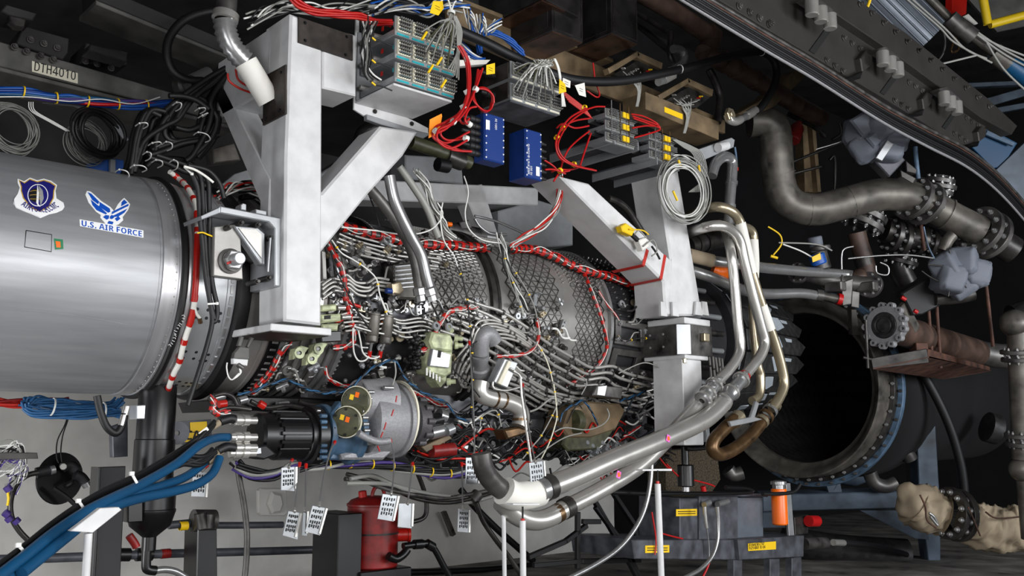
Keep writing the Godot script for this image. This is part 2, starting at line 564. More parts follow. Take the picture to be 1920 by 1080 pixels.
	mk("navy", Color(0.11, 0.10, 0.42), 0.5)
	mk("wing_blue", Color(0.03, 0.30, 0.70), 0.5)
	mk("sticker_white", Color(0.93, 0.93, 0.93), 0.5)
	mk("gold", Color(0.75, 0.60, 0.22), 0.5)
	mk("green", Color(0.06, 0.45, 0.28), 0.5)
	mk("pink", Color(0.92, 0.40, 0.80), 0.6)
	mk("foil", Color(0.46, 0.49, 0.53), 0.4, 0.6, "soft", 2.0)
	mk("copper_panel", Color(0.42, 0.30, 0.24), 0.3, 0.7, "stain", 1.6)
	mk("cabinet", Color(0.24, 0.23, 0.23), 0.32, 0.5, "blotch", 1.5)
	mk("stone_tan", Color(0.40, 0.34, 0.25), 0.8, 0, "crease", 6.0, 0.8)
	var g := mk("clear_plastic", Color(0.8, 0.82, 0.85, 0.35), 0.3)
	g.transparency = BaseMaterial3D.TRANSPARENCY_ALPHA
	var e := mk("unseen_lamp_glow", Color(1, 1, 1), 0.5)
	e.emission_enabled = true; e.emission = Color(1, 0.98, 0.95); e.emission_energy_multiplier = 2.0

func lamp(at: Vector3, towards: Vector3, size: Vector2, energy: float, tint: Color, label: String):  # an unseen lamp; housing, glowing panel and hanger are made to carry it
	var t := thing("unseen_lamp", label, "lamp", "unseen lamps out of view")
	var d := (towards - at).normalized()
	var bs := Basis.looking_at(d, Vector3.UP)
	var b := Bag.new()
	box(b, Transform3D(bs, at - d * 0.06), Vector3(size.x + 0.08, size.y + 0.08, 0.1), 0.01)
	P(b, "housing", M.black_paint, t)
	b = Bag.new()
	box(b, Transform3D(bs, at), Vector3(size.x, size.y, 0.01), 0.002)
	P(b, "diffuser", M.unseen_lamp_glow, t)
	b = Bag.new()
	rod(b, at - d * 0.1, Vector3(at.x - d.x * 0.1, 6.9, at.z - d.z * 0.1), 0.02)
	P(b, "hanger", M.black_paint, t)
	var l := AreaLight3D.new()
	l.name = "unseen_light"
	l.area_size = size
	l.light_energy = energy
	l.light_color = tint
	l.shadow_enabled = true
	l.set("area_range", 30.0)
	l.transform = Transform3D(bs, at + d * 0.03)
	add_child(l, true)

func _ready():
	rng.seed = 20240611
	# ---- camera ----
	var pt := deg_to_rad(9.07)
	var yw := deg_to_rad(42.0)
	fw = Vector3(sin(yw) * cos(pt), sin(pt), -cos(yw) * cos(pt))
	rt = Vector3(cos(yw), 0, sin(yw))
	up = rt.cross(fw)
	var cam := Camera3D.new()
	cam.name = "camera"
	cam.transform = Transform3D(Basis(rt, up, -fw), eye)
	cam.fov = rad_to_deg(2.0 * atan(540.0 / FOC))
	cam.near = 0.05; cam.far = 80.0
	add_child(cam)
	cam.current = true
	# ---- air and exposure ----
	var w := WorldEnvironment.new()
	w.name = "surroundings"
	var e := Environment.new()
	e.background_mode = Environment.BG_COLOR
	e.background_color = Color(0.02, 0.022, 0.026)
	e.tonemap_mode = Environment.TONE_MAPPER_LINEAR
	e.tonemap_exposure = 1.13
	e.sdfgi_enabled = true; e.ssao_enabled = true; e.ssil_enabled = true
	w.environment = e
	add_child(w)
	materials()
	# ---- unseen lamps, out of view, placed to light engine, duct, pipework and wall ----
	lamp(Vector3(2.8, 2.3, 7.6), Vector3(3.4, 1.9, 0), Vector2(4.6, 2.2), 30.0, Color(0.985, 0.99, 1), "largest unseen lamp, out of view, placed to light the middle of the engine")
	lamp(Vector3(-2.6, 1.5, 5.4), Vector3(1.8, 1.0, -2.0), Vector2(2.4, 2.0), 8.0, Color(0.95, 0.97, 1), "unseen lamp, out of view, placed to light the intake duct")
	lamp(Vector3(8.4, 1.9, 8.6), Vector3(8.0, 1.6, 0), Vector2(3.0, 2.2), 34.0, Color(0.96, 0.98, 1), "unseen lamp, out of view, placed to light the exhaust pipework")
	lamp(Vector3(-0.9, 0.5, 0.3), Vector3(2.9, 0.7, -3.1), Vector2(0.9, 0.6), 6.0, Color(0.98, 0.99, 1), "low unseen lamp, out of view, placed to light the wall under the engine")
	build_shell()
	build_duct()
	build_engine()
	build_left_frame()
	build_right_frame()
	build_more()
	for t in things:
		if t.get_child_count() and t.position == Vector3.ZERO: rest(t)
func build_shell():
	var b := Bag.new()
	abox(b, Vector3(-7, -0.2, -3.4), Vector3(17, 0, 9.5), 0)
	struct(b, "floor", M.floor)
	b = Bag.new()
	abox(b, Vector3(-7, 0, -3.4), Vector3(8.3, 2.4, -2.45), 0)
	struct(b, "wall_back", M.wall)
	b = Bag.new()
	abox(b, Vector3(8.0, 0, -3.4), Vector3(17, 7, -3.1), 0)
	struct(b, "wall_far", M.unlit_dark)
	b = Bag.new()
	abox(b, Vector3(-7, 2.4, -3.4), Vector3(8.0, 7, -3.1), 0)
	struct(b, "wall_upper", M.hull)
	b = Bag.new()
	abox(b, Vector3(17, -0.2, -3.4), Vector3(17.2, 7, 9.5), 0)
	struct(b, "wall_right", M.unlit_dark)
	b = Bag.new()
	abox(b, Vector3(-7.2, -0.2, -3.4), Vector3(-7, 7, 9.5), 0)
	struct(b, "wall_left", M.hull)
	b = Bag.new()
	abox(b, Vector3(-7, -0.2, 9.5), Vector3(17, 7, 9.7), 0)
	struct(b, "unseen_wall_front", M.unseen_hall_wall)
	b = Bag.new()
	abox(b, Vector3(-7, 7, -3.4), Vector3(17, 7.2, 9.5), 0)
	struct(b, "ceiling", M.hull)

func build_duct():
	var o := Vector3(0, AY, 0)
	var t := thing("intake_duct", "large brushed steel intake duct with two air force emblems, left of the engine", "duct")
	var b := Bag.new()
	lathe(b, o, Vector3.RIGHT, prof(".574,-2.2 .576,-2.2 .576,1.700 .570,1.704 .570,1.72"), 96)
	var sh := P(b, "shell", M.duct_steel, t)
	b = Bag.new()
	lathe(b, o, Vector3.RIGHT, prof(".55,1.700 .566,1.706 .566,1.716 .579,1.718 .579,1.774 .572,1.776 .572,1.796 .579,1.798 .579,1.806 .55,1.806"), 96)
	var ring := P(b, "rivet_band", M.polished, t)
	b = Bag.new()
	rod(b, Vector3.ZERO, Vector3(0, 0.004, 0), 0.0045, 0.003, 8)
	var rv := mesh_of(b, Vector3.ZERO)
	for i in 90: I(rv, around(1.786, TAU * i / 90, 0.5715), "rivet", M.bright_steel, ring)
	b = Bag.new()
	lathe(b, o, Vector3.RIGHT, prof(".56,1.806 .588,1.807 .596,1.815 .597,1.830 .589,1.840 .56,1.841"), 96)
	var seal := P(b, "seal_ring", M.black_rubber, t)
	for k in 13:
		b = Bag.new()
		var px := lerpf(344, 319, k / 12.0) + 2.0 * sin(k * 0.26 * PI)
		var py := 592.0 + k * 4.6
		tube(b, pts("%.1f,%.1f %.1f,%.1f %.1f,%.1f" % [px - 3.0 + k % 3, py, px + (k % 2) * 2.0, py + 1.5 * (k % 4 - 1), px + 2.5 - (k % 2), py + 2.2], "c", 0.5985), 0.0014, 5, 2)
		P(b, "stencil_mark", M.sticker_white, seal)
	b = Bag.new()
	lathe(b, o, Vector3.RIGHT, prof(".55,1.841 .577,1.842 .580,1.846 .580,1.866 .574,1.869 .572,1.90 .55,1.90"), 96)
	P(b, "clamp_ring", M.polished, t)
	# a flat patch outline, a small inspection label, welded seams
	b = Bag.new()
	var q := pts("49,432 97,440 96,472 46,463 49,432", "c", 0.5765)
	tube(b, q, 0.0022, 6, 1)
	P(b, "patch_outline", M.ink, t)
	b = Bag.new()
	skin(b, pts("101,447 118,449 119,467 103,468", "c", 0.577), 0.577)
	var lb := P(b, "inspection_label", M.green, t)
	tag(lb, "small green and orange inspection label", "")
	b = Bag.new()
	skin(b, pts("104,452 113,453 114,464 106,464", "c", 0.5776), 0.5776)
	P(b, "label_face", M.orange, lb)
	b = Bag.new()
	tube(b, pts("10,578 80,584 160,594 240,609", "c", 0.5758), 0.0012, 6, 3)
	P(b, "weld_seam", M.duct_steel, t)
	_emblems(t)
	# engine mount adapter: the bright holed ring and the dark seal behind it
	t = thing("inlet_adapter", "grey metal adapter ring with round holes between the duct and the engine", "ring")
	b = Bag.new()
	lathe(b, o, Vector3.RIGHT, prof(".5,1.90 .561,1.902 .561,2.055 .566,2.057 .566,2.10 .5,2.10"), 96)
	P(b, "case", M.aluminium, t)
	b = Bag.new()
	rod(b, Vector3(0, -0.004, 0), Vector3(0, 0.0015, 0), 0.0085, -1, 14)
	var hole := mesh_of(b, Vector3.ZERO)
	for k in 3:
		for i in 2:
			for j in 2: I(hole, around(1.915 + i * 0.055 + (0.06 if k == 2 else 0.0) * 0, -0.30 - j * 0.075 - k * 0.42, 0.561), "hole_shade", M.black_soft, t)  # dark discs stand in for the shade inside the holes
		for i in 2:
			for j in 2: I(hole, around(2.01 + i * 0.028, -0.32 - j * 0.075 - k * 0.42, 0.561), "hole_shade", M.black_soft, t)
	b = Bag.new()
	for i in 64:
		var xf := around(2.078, TAU * i / 64, 0.567)
		box(b, xf, Vector3(0.016, 0.004, 0.044), 0.001)
	tag(P(b, "clip_row", M.steel, t), "", "", "", "stuff")
	b = Bag.new()
	lathe(b, o, Vector3.RIGHT, prof(".5,2.10 .585,2.102 .595,2.115 .595,2.165 .585,2.18 .5,2.182"), 96)
	P(b, "dark_seal", M.black_rubber, t)

func flatskin(s: String, r: float, called: String, m: Material, parent: Node3D, cuts := 3) -> MeshInstance3D:
	var b := Bag.new()
	skin(b, pts(s, "c", r), r, cuts)
	return P(b, called, m, parent)
func skin_text(s: String, x0: float, y0: float, x1: float, y1: float, h: float, r: float, m: Material, parent: Node3D, wide := 1.0):   # lettering bent onto the duct, its base line through two sight points
	var a := cp(x0, y0, r)
	var c := cp(x1, y1, r)
	var p := Vector2(a.x, atan2(a.y - AY, a.z) * r)
	var d := Vector2(c.x, atan2(c.y - AY, c.z) * r) - p
	var tm := text_mesh(s, h, 0.0, "Droid Sans", true)
	var ar := tm.get_mesh_arrays()
	var vs: PackedVector3Array = ar[Mesh.ARRAY_VERTEX]
	var lo := 1e9
	var hi := -1e9
	for v in vs:
		lo = minf(lo, v.x); hi = maxf(hi, v.x)
	var k := d.length() / (hi - lo)
	var u := d.normalized()
	var w := Vector2(-u.y, u.x)
	var b := Bag.new()
	for v in vs:
		var g := p + u * (v.x - lo) * k + w * (v.y + h * 0.42) * wide
		b.vert(on_axis(g.x, g.y / r, r), Vector3(0, sin(g.y / r), cos(g.y / r)))
	var ix: PackedInt32Array = ar[Mesh.ARRAY_INDEX]
	for i in range(0, ix.size(), 3): _tri_to(b, ix[i], ix[i + 1], ix[i + 2], b.n[ix[i]])
	P(b, "lettering", m, parent)
func _emblems(t: Node3D):
	var a := 0.577
	var s := flatskin("33,335 45,340 56,333 70,338 82,335 96,339 107,347 104,358 106,372 119,380 121,388 117,394 106,399 92,402 76,409 60,402 44,396 30,390 25,382 27,372 33,364 37,352 33,343", a, "shield_emblem", M.sticker_white, t)
	tag(s, "blue and white shield emblem with a scroll", "")
	flatskin("35,337 46,342 56,335 70,340 82,337 95,341 105,348 102,358 101,372 92,388 74,398 56,388 43,372 39,358 39,350", a + 0.0006, "shield_border", M.gold, s)
	flatskin("37,339 46,344 56,337 70,342 82,339 94,343 103,349 100,358 99,371 91,386 74,396 57,386 45,371 41,358 41,350", a + 0.0012, "shield_field", M.navy, s)
	var ring := ""
	for i in 24: ring += "%.2f,%.2f " % [71 + 19.5 * cos(TAU * i / 24), 366 + 21 * sin(TAU * i / 24)]
	flatskin(ring, a + 0.0018, "globe_rim", M.sticker_white, s)
	ring = ""
	for i in 24: ring += "%.2f,%.2f " % [71 + 18 * cos(TAU * i / 24), 366 + 19.5 * sin(TAU * i / 24)]
	flatskin(ring, a + 0.0022, "orbit_field", M.navy, s)
	ring = ""
	for i in 20: ring += "%.2f,%.2f " % [66 + 11.5 * cos(TAU * i / 20), 366 + 13 * sin(TAU * i / 20)]
	flatskin(ring, a + 0.0026, "globe", M.ink, s)
	for k in 3:
		var bb := Bag.new()
		tube(bb, pts("%d,%d %d,%d %d,%d" % [56, 359 + k * 7, 66, 357 + k * 8, 77, 361 + k * 6], "c", a + 0.0028), 0.0012, 5, 3)
		P(bb, "globe_line", M.gold, s)
	flatskin("72,347 80,357 82,372 76,386 74,372", a + 0.0032, "delta", M.grey_paint, s)
	flatskin("70,345 73,362 72,382 76,388 71,386 68,380 69,362", a + 0.0036, "dart", M.sticker_white, s)
	flatskin("26,374 31,367 44,381 58,391 75,397 92,391 104,378 116,380 119,388 106,397 92,400 76,407 60,400 42,394 29,388", a + 0.004, "scroll", M.sticker_white, s)
	skin_text("AIR", 39, 384, 56, 394, 0.03, a + 0.0046, M.navy, s, 1.0)
	skin_text("FORCE", 60, 396, 89, 398, 0.03, a + 0.0046, M.navy, s, 1.0)
	skin_text("LCMC", 92, 397, 111, 387, 0.03, a + 0.0046, M.navy, s, 1.0)
	s = flatskin("163,358 170,359 190,377 207,388 214,396 221,383 228,375 233,371 240,378 244,383 240,394 230,407 231,413 222,421 213,424 199,421 188,408 189,403 180,397 166,380 160,365", a, "wing_emblem", M.sticker_white, t)
	tag(s, "blue wing and star emblem on a white outline", "")
	var z := a + 0.0008
	for p in ["164,360 171,363 186,378 184,383 173,375", "186,378 206,391 207,397 203,399 185,387 187,384", "170,374 201,400 198,402 181,394 173,384", "233,374 239,380 227,387 228,379", "210,397 241,382 241,386 209,402", "213,404 239,391 233,399 222,406 214,407",
			"193,407 198,403 205,404 204,410 200,412", "204,414 213,416 211,421 201,419", "222,405 226,410 219,415 215,410", "206,406 209,403 213,404 214,408 210,411 206,410"]:
		flatskin(p, z, "wing_bar", M.wing_blue, s, 2)
	s = flatskin("149,411 269,432 269,446 150,424", a, "name_strip", M.sticker_white, t)
	tag(s, "white strip lettered U.S. AIR FORCE", "")
	skin_text("U.S. AIR FORCE", 153, 423, 266, 443, 0.04, a + 0.0008, M.wing_blue, s, 0.75)
func ringpart(t: Node3D, called: String, s: String, m: Material, sides := 96) -> MeshInstance3D:
	var b := Bag.new()
	lathe(b, Vector3(0, AY, 0), Vector3.RIGHT, prof(s), sides)
	return P(b, called, m, t)
func studs(t: Node3D, called: String, m: Mesh, mt: Material, x: float, r: float, a0: float, a1: float, n: int):
	for i in n: I(m, around(x, lerpf(a0, a1, i / float(n - 1)), r), called, mt, t)
func isogrid(b: Bag, x0: float, x1: float, nx: int, a0: float, a1: float, na: int, r: float, w: float, h: float):   # triangular stiffening ribs milled into a case
	var dx := (x1 - x0) / nx
	var da := (a1 - a0) / na
	for i in nx + 1:
		for j in na + 1:
			var p := Vector2(x0 + dx * (i + (0.5 if j % 2 else 0.0)), a0 + da * j)
			for e in [Vector2(dx, 0), Vector2(dx / 2, da), Vector2(-dx / 2, da)]:
				var q: Vector2 = p + e
				if q.x > x1 + 0.001 or q.x < x0 - 0.001 or p.x > x1 + 0.001 or q.y > a1 + 0.001: continue
				var a := on_axis(p.x, p.y, r)
				var c := on_axis(q.x, q.y, r)
				var m := (p.y + q.y) / 2
				bar(b, a, c, w, h, 0.0008, Vector3(0, sin(m), cos(m)))
func build_engine():
	var t := thing("jet_engine", "big grey jet engine with ribbed cases slung under the white frames", "engine")
	# front: stepped fan case with stripes
	ringpart(t, "fan_case", ".40,2.18 .565,2.19 .565,2.30 .575,2.302 .575,2.325 .555,2.327 .555,2.42 .56,2.60 .565,2.75", M.case)
	var teeth := ringpart(t, "notched_ring", ".55,2.345 .572,2.346 .572,2.395 .55,2.396", M.black_paint)
	var b := Bag.new()
	for i in 80: box(b, around(2.372, TAU * i / 80, 0.572), Vector3(0.034, 0.006, 0.012), 0.001)
	tag(P(b, "notch_row", M.case, teeth), "", "", "", "stuff")
	ringpart(t, "case_flange", ".55,2.40 .585,2.402 .585,2.418 .55,2.42", M.steel)
	ringpart(t, "case_flange", ".55,2.75 .60,2.752 .60,2.776 .55,2.778", M.steel)
	ringpart(t, "compressor_case", ".50,2.77 .55,2.78 .54,3.05 .55,3.28", M.case_dark)
	ringpart(t, "case_flange", ".52,3.02 .575,3.022 .575,3.045 .52,3.047", M.dark_steel)
	ringpart(t, "case_flange", ".52,3.28 .59,3.282 .59,3.306 .55,3.308", M.steel)
	ringpart(t, "grid_case", ".50,3.30 .565,3.31 .575,3.80 .50,3.81", M.case)
	ringpart(t, "case_flange", ".55,3.80 .605,3.802 .605,3.824 .60,3.826 .60,3.85 .605,3.852 .605,3.872 .55,3.874", M.dark_steel)
	ringpart(t, "bypass_duct", ".50,3.87 .580,3.88 .585,4.55 .578,4.90", M.case)
	ringpart(t, "case_flange", ".55,4.90 .605,4.902 .605,4.93 .55,4.932", M.steel)
	ringpart(t, "augmentor_case", ".50,4.93 .575,4.94 .572,5.55 .565,5.75", M.case_dark)
	ringpart(t, "case_flange", ".5,5.75 .59,5.752 .59,5.775 .5,5.777", M.steel)
	ringpart(t, "exhaust_case", ".5,5.77 .53,5.80 .52,6.40 .46,6.42", M.case_dark)
	# ribs and studs
	for g in [[3.34, 3.78, 8, -0.55, 1.5, 30, 0.571], [3.95, 4.43, 7, -0.75, 0.95, 22, 0.583], [4.56, 4.86, 5, -0.75, 1.2, 30, 0.582]]:
		b = Bag.new()
		isogrid(b, g[0], g[1], g[2], g[3], g[4], g[5], g[6], 0.005, 0.012)
		tag(P(b, "rib_lattice", M.dull_steel, t), "", "", "", "stuff")
	b = Bag.new()
	rod(b, Vector3.ZERO, Vector3(0, 0.012, 0), 0.0055, 0.004, 7)
	var stud := mesh_of(b, Vector3.ZERO)
	var bm := bolt_mesh(0.0075, 0.014)
	for fl in [2.41, 2.764, 3.034, 3.294]:
		for i in 56: I(bm, Transform3D(Basis(Vector3.BACK, -PI / 2) , on_axis(fl + 0.012, -1.3 + 2.8 * i / 55, 0.588 if fl != 3.034 else 0.567)), "flange_bolt", M.bright_steel, t)
	b = Bag.new()
	box(b, Transform3D(Basis(), Vector3(0, 0.004, 0)), Vector3(0.034, 0.01, 0.008), 0.002)
	var dash := mesh_of(b, Vector3.ZERO)
	var mm := MultiMesh.new()
	var list: Array[Transform3D] = []
	for i in 10:
		for j in 26: list.append(around(3.36 + i * 0.043, 0.28 + j * 0.045 + (i % 2) * 0.02, 0.575))
	for i in 8:
		for j in 16: list.append(around(4.0 + i * 0.055, 0.92 + j * 0.045 + (i % 2) * 0.02, 0.586))
	for i in 6:
		for j in 22: list.append(around(4.50 + i * 0.075, 0.45 + j * 0.048 + (i % 2) * 0.022, 0.587) * Transform3D(Basis(Vector3.UP, 0.5)))
	mm.transform_format = MultiMesh.TRANSFORM_3D
	mm.mesh = dash
	mm.instance_count = list.size()
	for i in list.size(): mm.set_instance_transform(i, list[i])
	var mi := MultiMeshInstance3D.new()
	mi.multimesh = mm; mi.material_override = M.bright_steel
	mi.name = "raised_lug"
	t.add_child(mi, true)
	mi.set_meta("kind", "stuff")
	# dark augmentor: rows of slats and studs, raised box rails with slots
	for i in 16:
		b = Bag.new()
		var a := 0.12 + i * 0.075
		bar(b, on_axis(4.98, a, 0.578), on_axis(5.42, a - 0.02, 0.576), 0.012, 0.012, 0.003, Vector3(0, sin(a), cos(a)))
		var sl := P(b, "case_slat", M.case_dark, t)
		for j in 5: I(stud, around(5.02 + j * 0.095, a - 0.004 * j, 0.583), "stud", M.bright_steel, sl)
	for k in 2:
		b = Bag.new()
		var a := -0.12 - k * 0.34
		for s in [0, 1]:
			bar(b, on_axis(4.94, a + 0.14 - s * 0.22, 0.60), on_axis(5.55, a + 0.10 - s * 0.22, 0.60), 0.05 if s == 0 else 0.045, 0.035, 0.006, Vector3(0, sin(a), cos(a)))
		for x in [4.97, 5.24, 5.5]:
			bar(b, on_axis(x, a + 0.14, 0.60), on_axis(x + 0.01, a - 0.08, 0.60), 0.06, 0.034, 0.006, Vector3(0, sin(a), cos(a)))
		P(b, "slotted_rail", M.dull_steel, t)
	# nozzle: tail plates and jagged petals
	ringpart(t, "nozzle_shroud", ".45,6.40 .585,6.42 .585,6.50 .57,6.52 .55,6.60 .45,6.6", M.case_dark)
	ringpart(t, "nozzle_liner", ".50,6.45 .44,7.55 .435,7.55 .47,6.45", M.nozzle_dark)
	for i in 20:
		var a := TAU * i / 20
		var c := Vector3(0, sin(a), cos(a))
		var s := Vector3(0, cos(a), -sin(a))
		var o := Vector3(0, AY, 0)
		var xx := Vector3.RIGHT
		b = Bag.new()
		prism(b, PackedVector3Array([o + c * 0.572 + s * -0.088 + xx * 6.55, o + c * 0.572 + s * 0.088 + xx * 6.55, o + c * 0.53 + s * 0.080 + xx * 7.44, o + c * 0.515 + s * 0.01 + xx * 7.62, o + c * 0.53 - s * 0.080 + xx * 7.50]), -c * 0.03, 0.004)
		var pet := P(b, "nozzle_petal", M.nozzle_dark, t)
		b = Bag.new()
		prism(b, PackedVector3Array([o + c * 0.596 + s * -0.07 + xx * 6.54, o + c * 0.596 + s * 0.07 + xx * 6.54, o + c * 0.568 + s * 0.064 + xx * (7.10 + 0.07 * (i % 2)), o + c * 0.568 - s * 0.02 + xx * (7.16 + 0.07 * (i % 2)), o + c * 0.568 - s * 0.064 + xx * 7.10]), -c * 0.02, 0.003)
		P(b, "outer_flap", M.nozzle_plate, pet)
		b = Bag.new()
		prism(b, PackedVector3Array([o + c * 0.55 + s * 0.03 + xx * 7.22, o + c * 0.55 + s * 0.062 + xx * 7.22, o + c * 0.545 + s * 0.058 + xx * 7.34, o + c * 0.545 + s * 0.03 + xx * 7.34]), -c * 0.012, 0.001)
		P(b, "petal_patch", M.nozzle_plate, pet)
	# equipment on the tail of the engine, behind the right leg
	for i in 7:
		b = Bag.new()
		var a := -0.7 + i * 0.25
		rod(b, on_axis(5.85, a, 0.555), on_axis(6.3, a + 0.02, 0.55), 0.022, 0.022, 12)
		rod(b, on_axis(5.9, a, 0.555), on_axis(6.02, a, 0.555), 0.034, 0.034, 12)
		P(b, "nozzle_actuator", M.dark_steel if i % 2 else M.aluminium, t)
# a prism whose front face is drawn on the plane z through sight points
func plate(b: Bag, s: String, z: float, depth: float, bev := 0.004): prism(b, pts(s, "z", z), Vector3(0, 0, -depth), bev)
func build_left_frame():
	var t := thing("steel_gantry", "white painted steel frame with a tall column hanging at the front of the engine", "frame")
	var z := 0.90
	var b := Bag.new()
	plate(b, "545,25 605,48 604,368 603,610 533,602 535,300", z, 0.26, 0.012)
	P(b, "column", M.white_paint, t)
	b = Bag.new()
	plate(b, "605,48 668,66 668,180 605,165", z - 0.004, 0.24, 0.008)
	P(b, "top_beam", M.white_paint, t)
	# cross beam over the engine to the far side
	b = Bag.new()
	var a := zp(545, 25, z)
	var c := zp(605, 165, z)
	abox(b, Vector3(a.x, c.y, 0.05), Vector3(c.x, a.y, z - 0.2), 0.01)
	P(b, "cross_beam", M.white_paint, t)
	b = Bag.new()
	plate(b, "603,362 714,236 784,247 757,291 693,361 598,478 598,362", z - 0.005, 0.22, 0.012)
	P(b, "diagonal_brace", M.white_paint, t)
	# foot plate; a dark brown sheet carries the shade of its underside
	b = Bag.new()
	var f := zp(508, 606, z + 0.03)
	var g := zp(622, 620, z + 0.03)
	abox(b, Vector3(f.x, f.y - 0.035, 0.50), Vector3(g.x, f.y, z + 0.03), 0.004)
	P(b, "foot_plate", M.white_paint, t)
	b = Bag.new()
	abox(b, Vector3(f.x + 0.01, f.y - 0.04, 0.51), Vector3(g.x - 0.01, f.y - 0.035, z + 0.02), 0.001)
	P(b, "foot_underside", M.brown_plate, t)
	# side brace to the rear, in the plane of the column's left face
	b = Bag.new()
	var e := zp(510, 330, z - 0.1)
	var xs := a.x
	prism(b, PackedVector3Array([xp(398, 170, xs), xp(418, 160, xs), Vector3(xs, e.y, z - 0.15), Vector3(xs, e.y - 0.22, z - 0.15)]), Vector3(0.14, 0, 0), 0.006)
	P(b, "side_brace", M.white_paint, t)
	# bolted cover plates
	b = Bag.new()
	plate(b, "560,31 662,66 662,113 560,79", z + 0.012, 0.014, 0.002)
	var p := P(b, "cover_plate", M.brown_plate, t)
	var bm := bolt_mesh(0.007, 0.008)
	for s in ["572,43", "650,69", "572,76", "648,103"]: I(bm, Transform3D(Basis(Vector3.RIGHT, PI / 2), pts(s, "z", z + 0.012)[0]), "bolt", M.black_paint, p)
	b = Bag.new()
	prism(b, PackedVector3Array([xp(494, 143, xs - 0.01), xp(534, 121, xs - 0.01), xp(534, 213, xs - 0.01), xp(492, 235, xs - 0.01)]), Vector3(0.012, 0, 0), 0.002)
	p = P(b, "cover_plate", M.brown_plate, t)
	for s in ["502,150", "527,136", "525,207", "499,223"]: I(bm, Transform3D(Basis(Vector3.BACK, PI / 2), pts(s, "x", xs - 0.01)[0]), "bolt", M.black_paint, p)
	# far side of the frame, seen between the near members
	t = thing("support_truss", "grey white steel frame on the far side of the engine, behind the near column", "frame")
	b = Bag.new()
	plate(b, "600,325 760,228 810,250 640,352 600,372", -0.75, 0.2, 0.01)
	P(b, "brace", M.grey_paint, t)
	b = Bag.new()
	plate(b, "600,332 1010,352 1010,385 600,372", -0.7, 0.25, 0.01)
	P(b, "lower_beam", M.white_paint, t)
	b = Bag.new()
	plate(b, "868,352 905,345 935,440 965,470 930,470 905,445", -0.7, 0.15, 0.01)
	P(b, "web", M.white_paint, t)
	b = Bag.new()
	plate(b, "935,395 1010,375 1075,395 1075,460 935,470", -0.72, 0.3, 0.01)
	P(b, "saddle", M.grey_paint, t)
	b = Bag.new()
	plate(b, "760,290 865,297 870,345 760,335", -0.8, 0.2, 0.01)
	P(b, "panel", M.grey_paint, t)
	# aluminium mount bracket on the left of the column
	t = thing("mount_bracket", "bare aluminium bracket with a triangular gusset bolted to the left of the white column", "bracket")
	b = Bag.new()
	plate(b, "413,386 527,409 527,538 515,536 515,428 504,416 412,399", 0.86, 0.26, 0.005)
	P(b, "angle", M.aluminium, t)
	b = Bag.new()
	prism(b, PackedVector3Array([zp(413, 388, 0.86), zp(413, 399, 0.86), zp(378, 412, 0.80), zp(376, 405, 0.80)]), Vector3(0, 0, -0.2), 0.003)
	P(b, "arm_nose", M.aluminium, t)
	for q in ["452,384 456,381 462,383 462,395 452,393", "480,392 500,396 500,404 480,400"]: slab("top_block", M.aluminium, q, 0.84, 0.06, 0.003, t)
	b = Bag.new()
	plate(b, "428,404 514,420 514,553 494,553 486,500 436,470", 0.64, 0.03, 0.004)
	P(b, "back_plate", M.dull_steel, t)
	b = Bag.new()
	plate(b, "438,423 484,427 497,438 497,497 488,495", 0.80, 0.05, 0.005)
	P(b, "gusset", M.aluminium, t)
	b = Bag.new()
	plate(b, "447,427 480,430 491,440 491,485", 0.806, 0.004, 0.001)
	P(b, "gusset_face", M.bright_steel, t)
	b = Bag.new()
	rod(b, zp(502, 510, 0.84), zp(507, 446, 0.84), 0.006)
	P(b, "tie_rod", M.aluminium, t)
	for s in ["507,446", "504,521", "482,528", "430,426", "452,418", "484,422"]:
		b = Bag.new()
		var q := pts(s, "z", 0.82)[0]
		rod(b, q - Vector3(0, 0, 0.10), q, 0.014, 0.014, 12)
		rod(b, q, q + Vector3(0, 0, 0.02), 0.009, 0.009, 8)
		P(b, "bolt", M.dark_steel, t)
	t = thing("trunnion_block", "polished steel plate with a large round pin and nut left of the white column", "mount")
	b = Bag.new()
	plate(b, "402,425 450,420 456,524 400,517", 0.78, 0.05, 0.004)
	P(b, "plate", M.case, t)
	b = Bag.new()
	var n := zp(431, 490, 0.78)
	lathe(b, n, Vector3(0, 0, 1), prof("0,0 .062,0 .062,.012 .05,.016 .05,.03 0,.03"), 28)
	P(b, "washer", M.dull_steel, t)
	b = Bag.new()
	hexnut(b, n + Vector3(0, 0, 0.03), Vector3(0, 0, 1), 0.05, 0.03)
	P(b, "nut", M.steel, t)
	b = Bag.new()
	rod(b, n + Vector3(0, 0, 0.03), n + Vector3(0.0, 0, 0.11), 0.03, 0.03, 20)
	P(b, "pin", M.aluminium, t)
	b = Bag.new()
	for s in [-1, 1]: box(b, Transform3D(Basis(Vector3.BACK, 0.5), n + Vector3(0.034 * s, 0.02 * s, 0.063)), Vector3(0.022, 0.012, 0.006), 0.002)
	P(b, "paint_mark", M.red_sleeve, t)

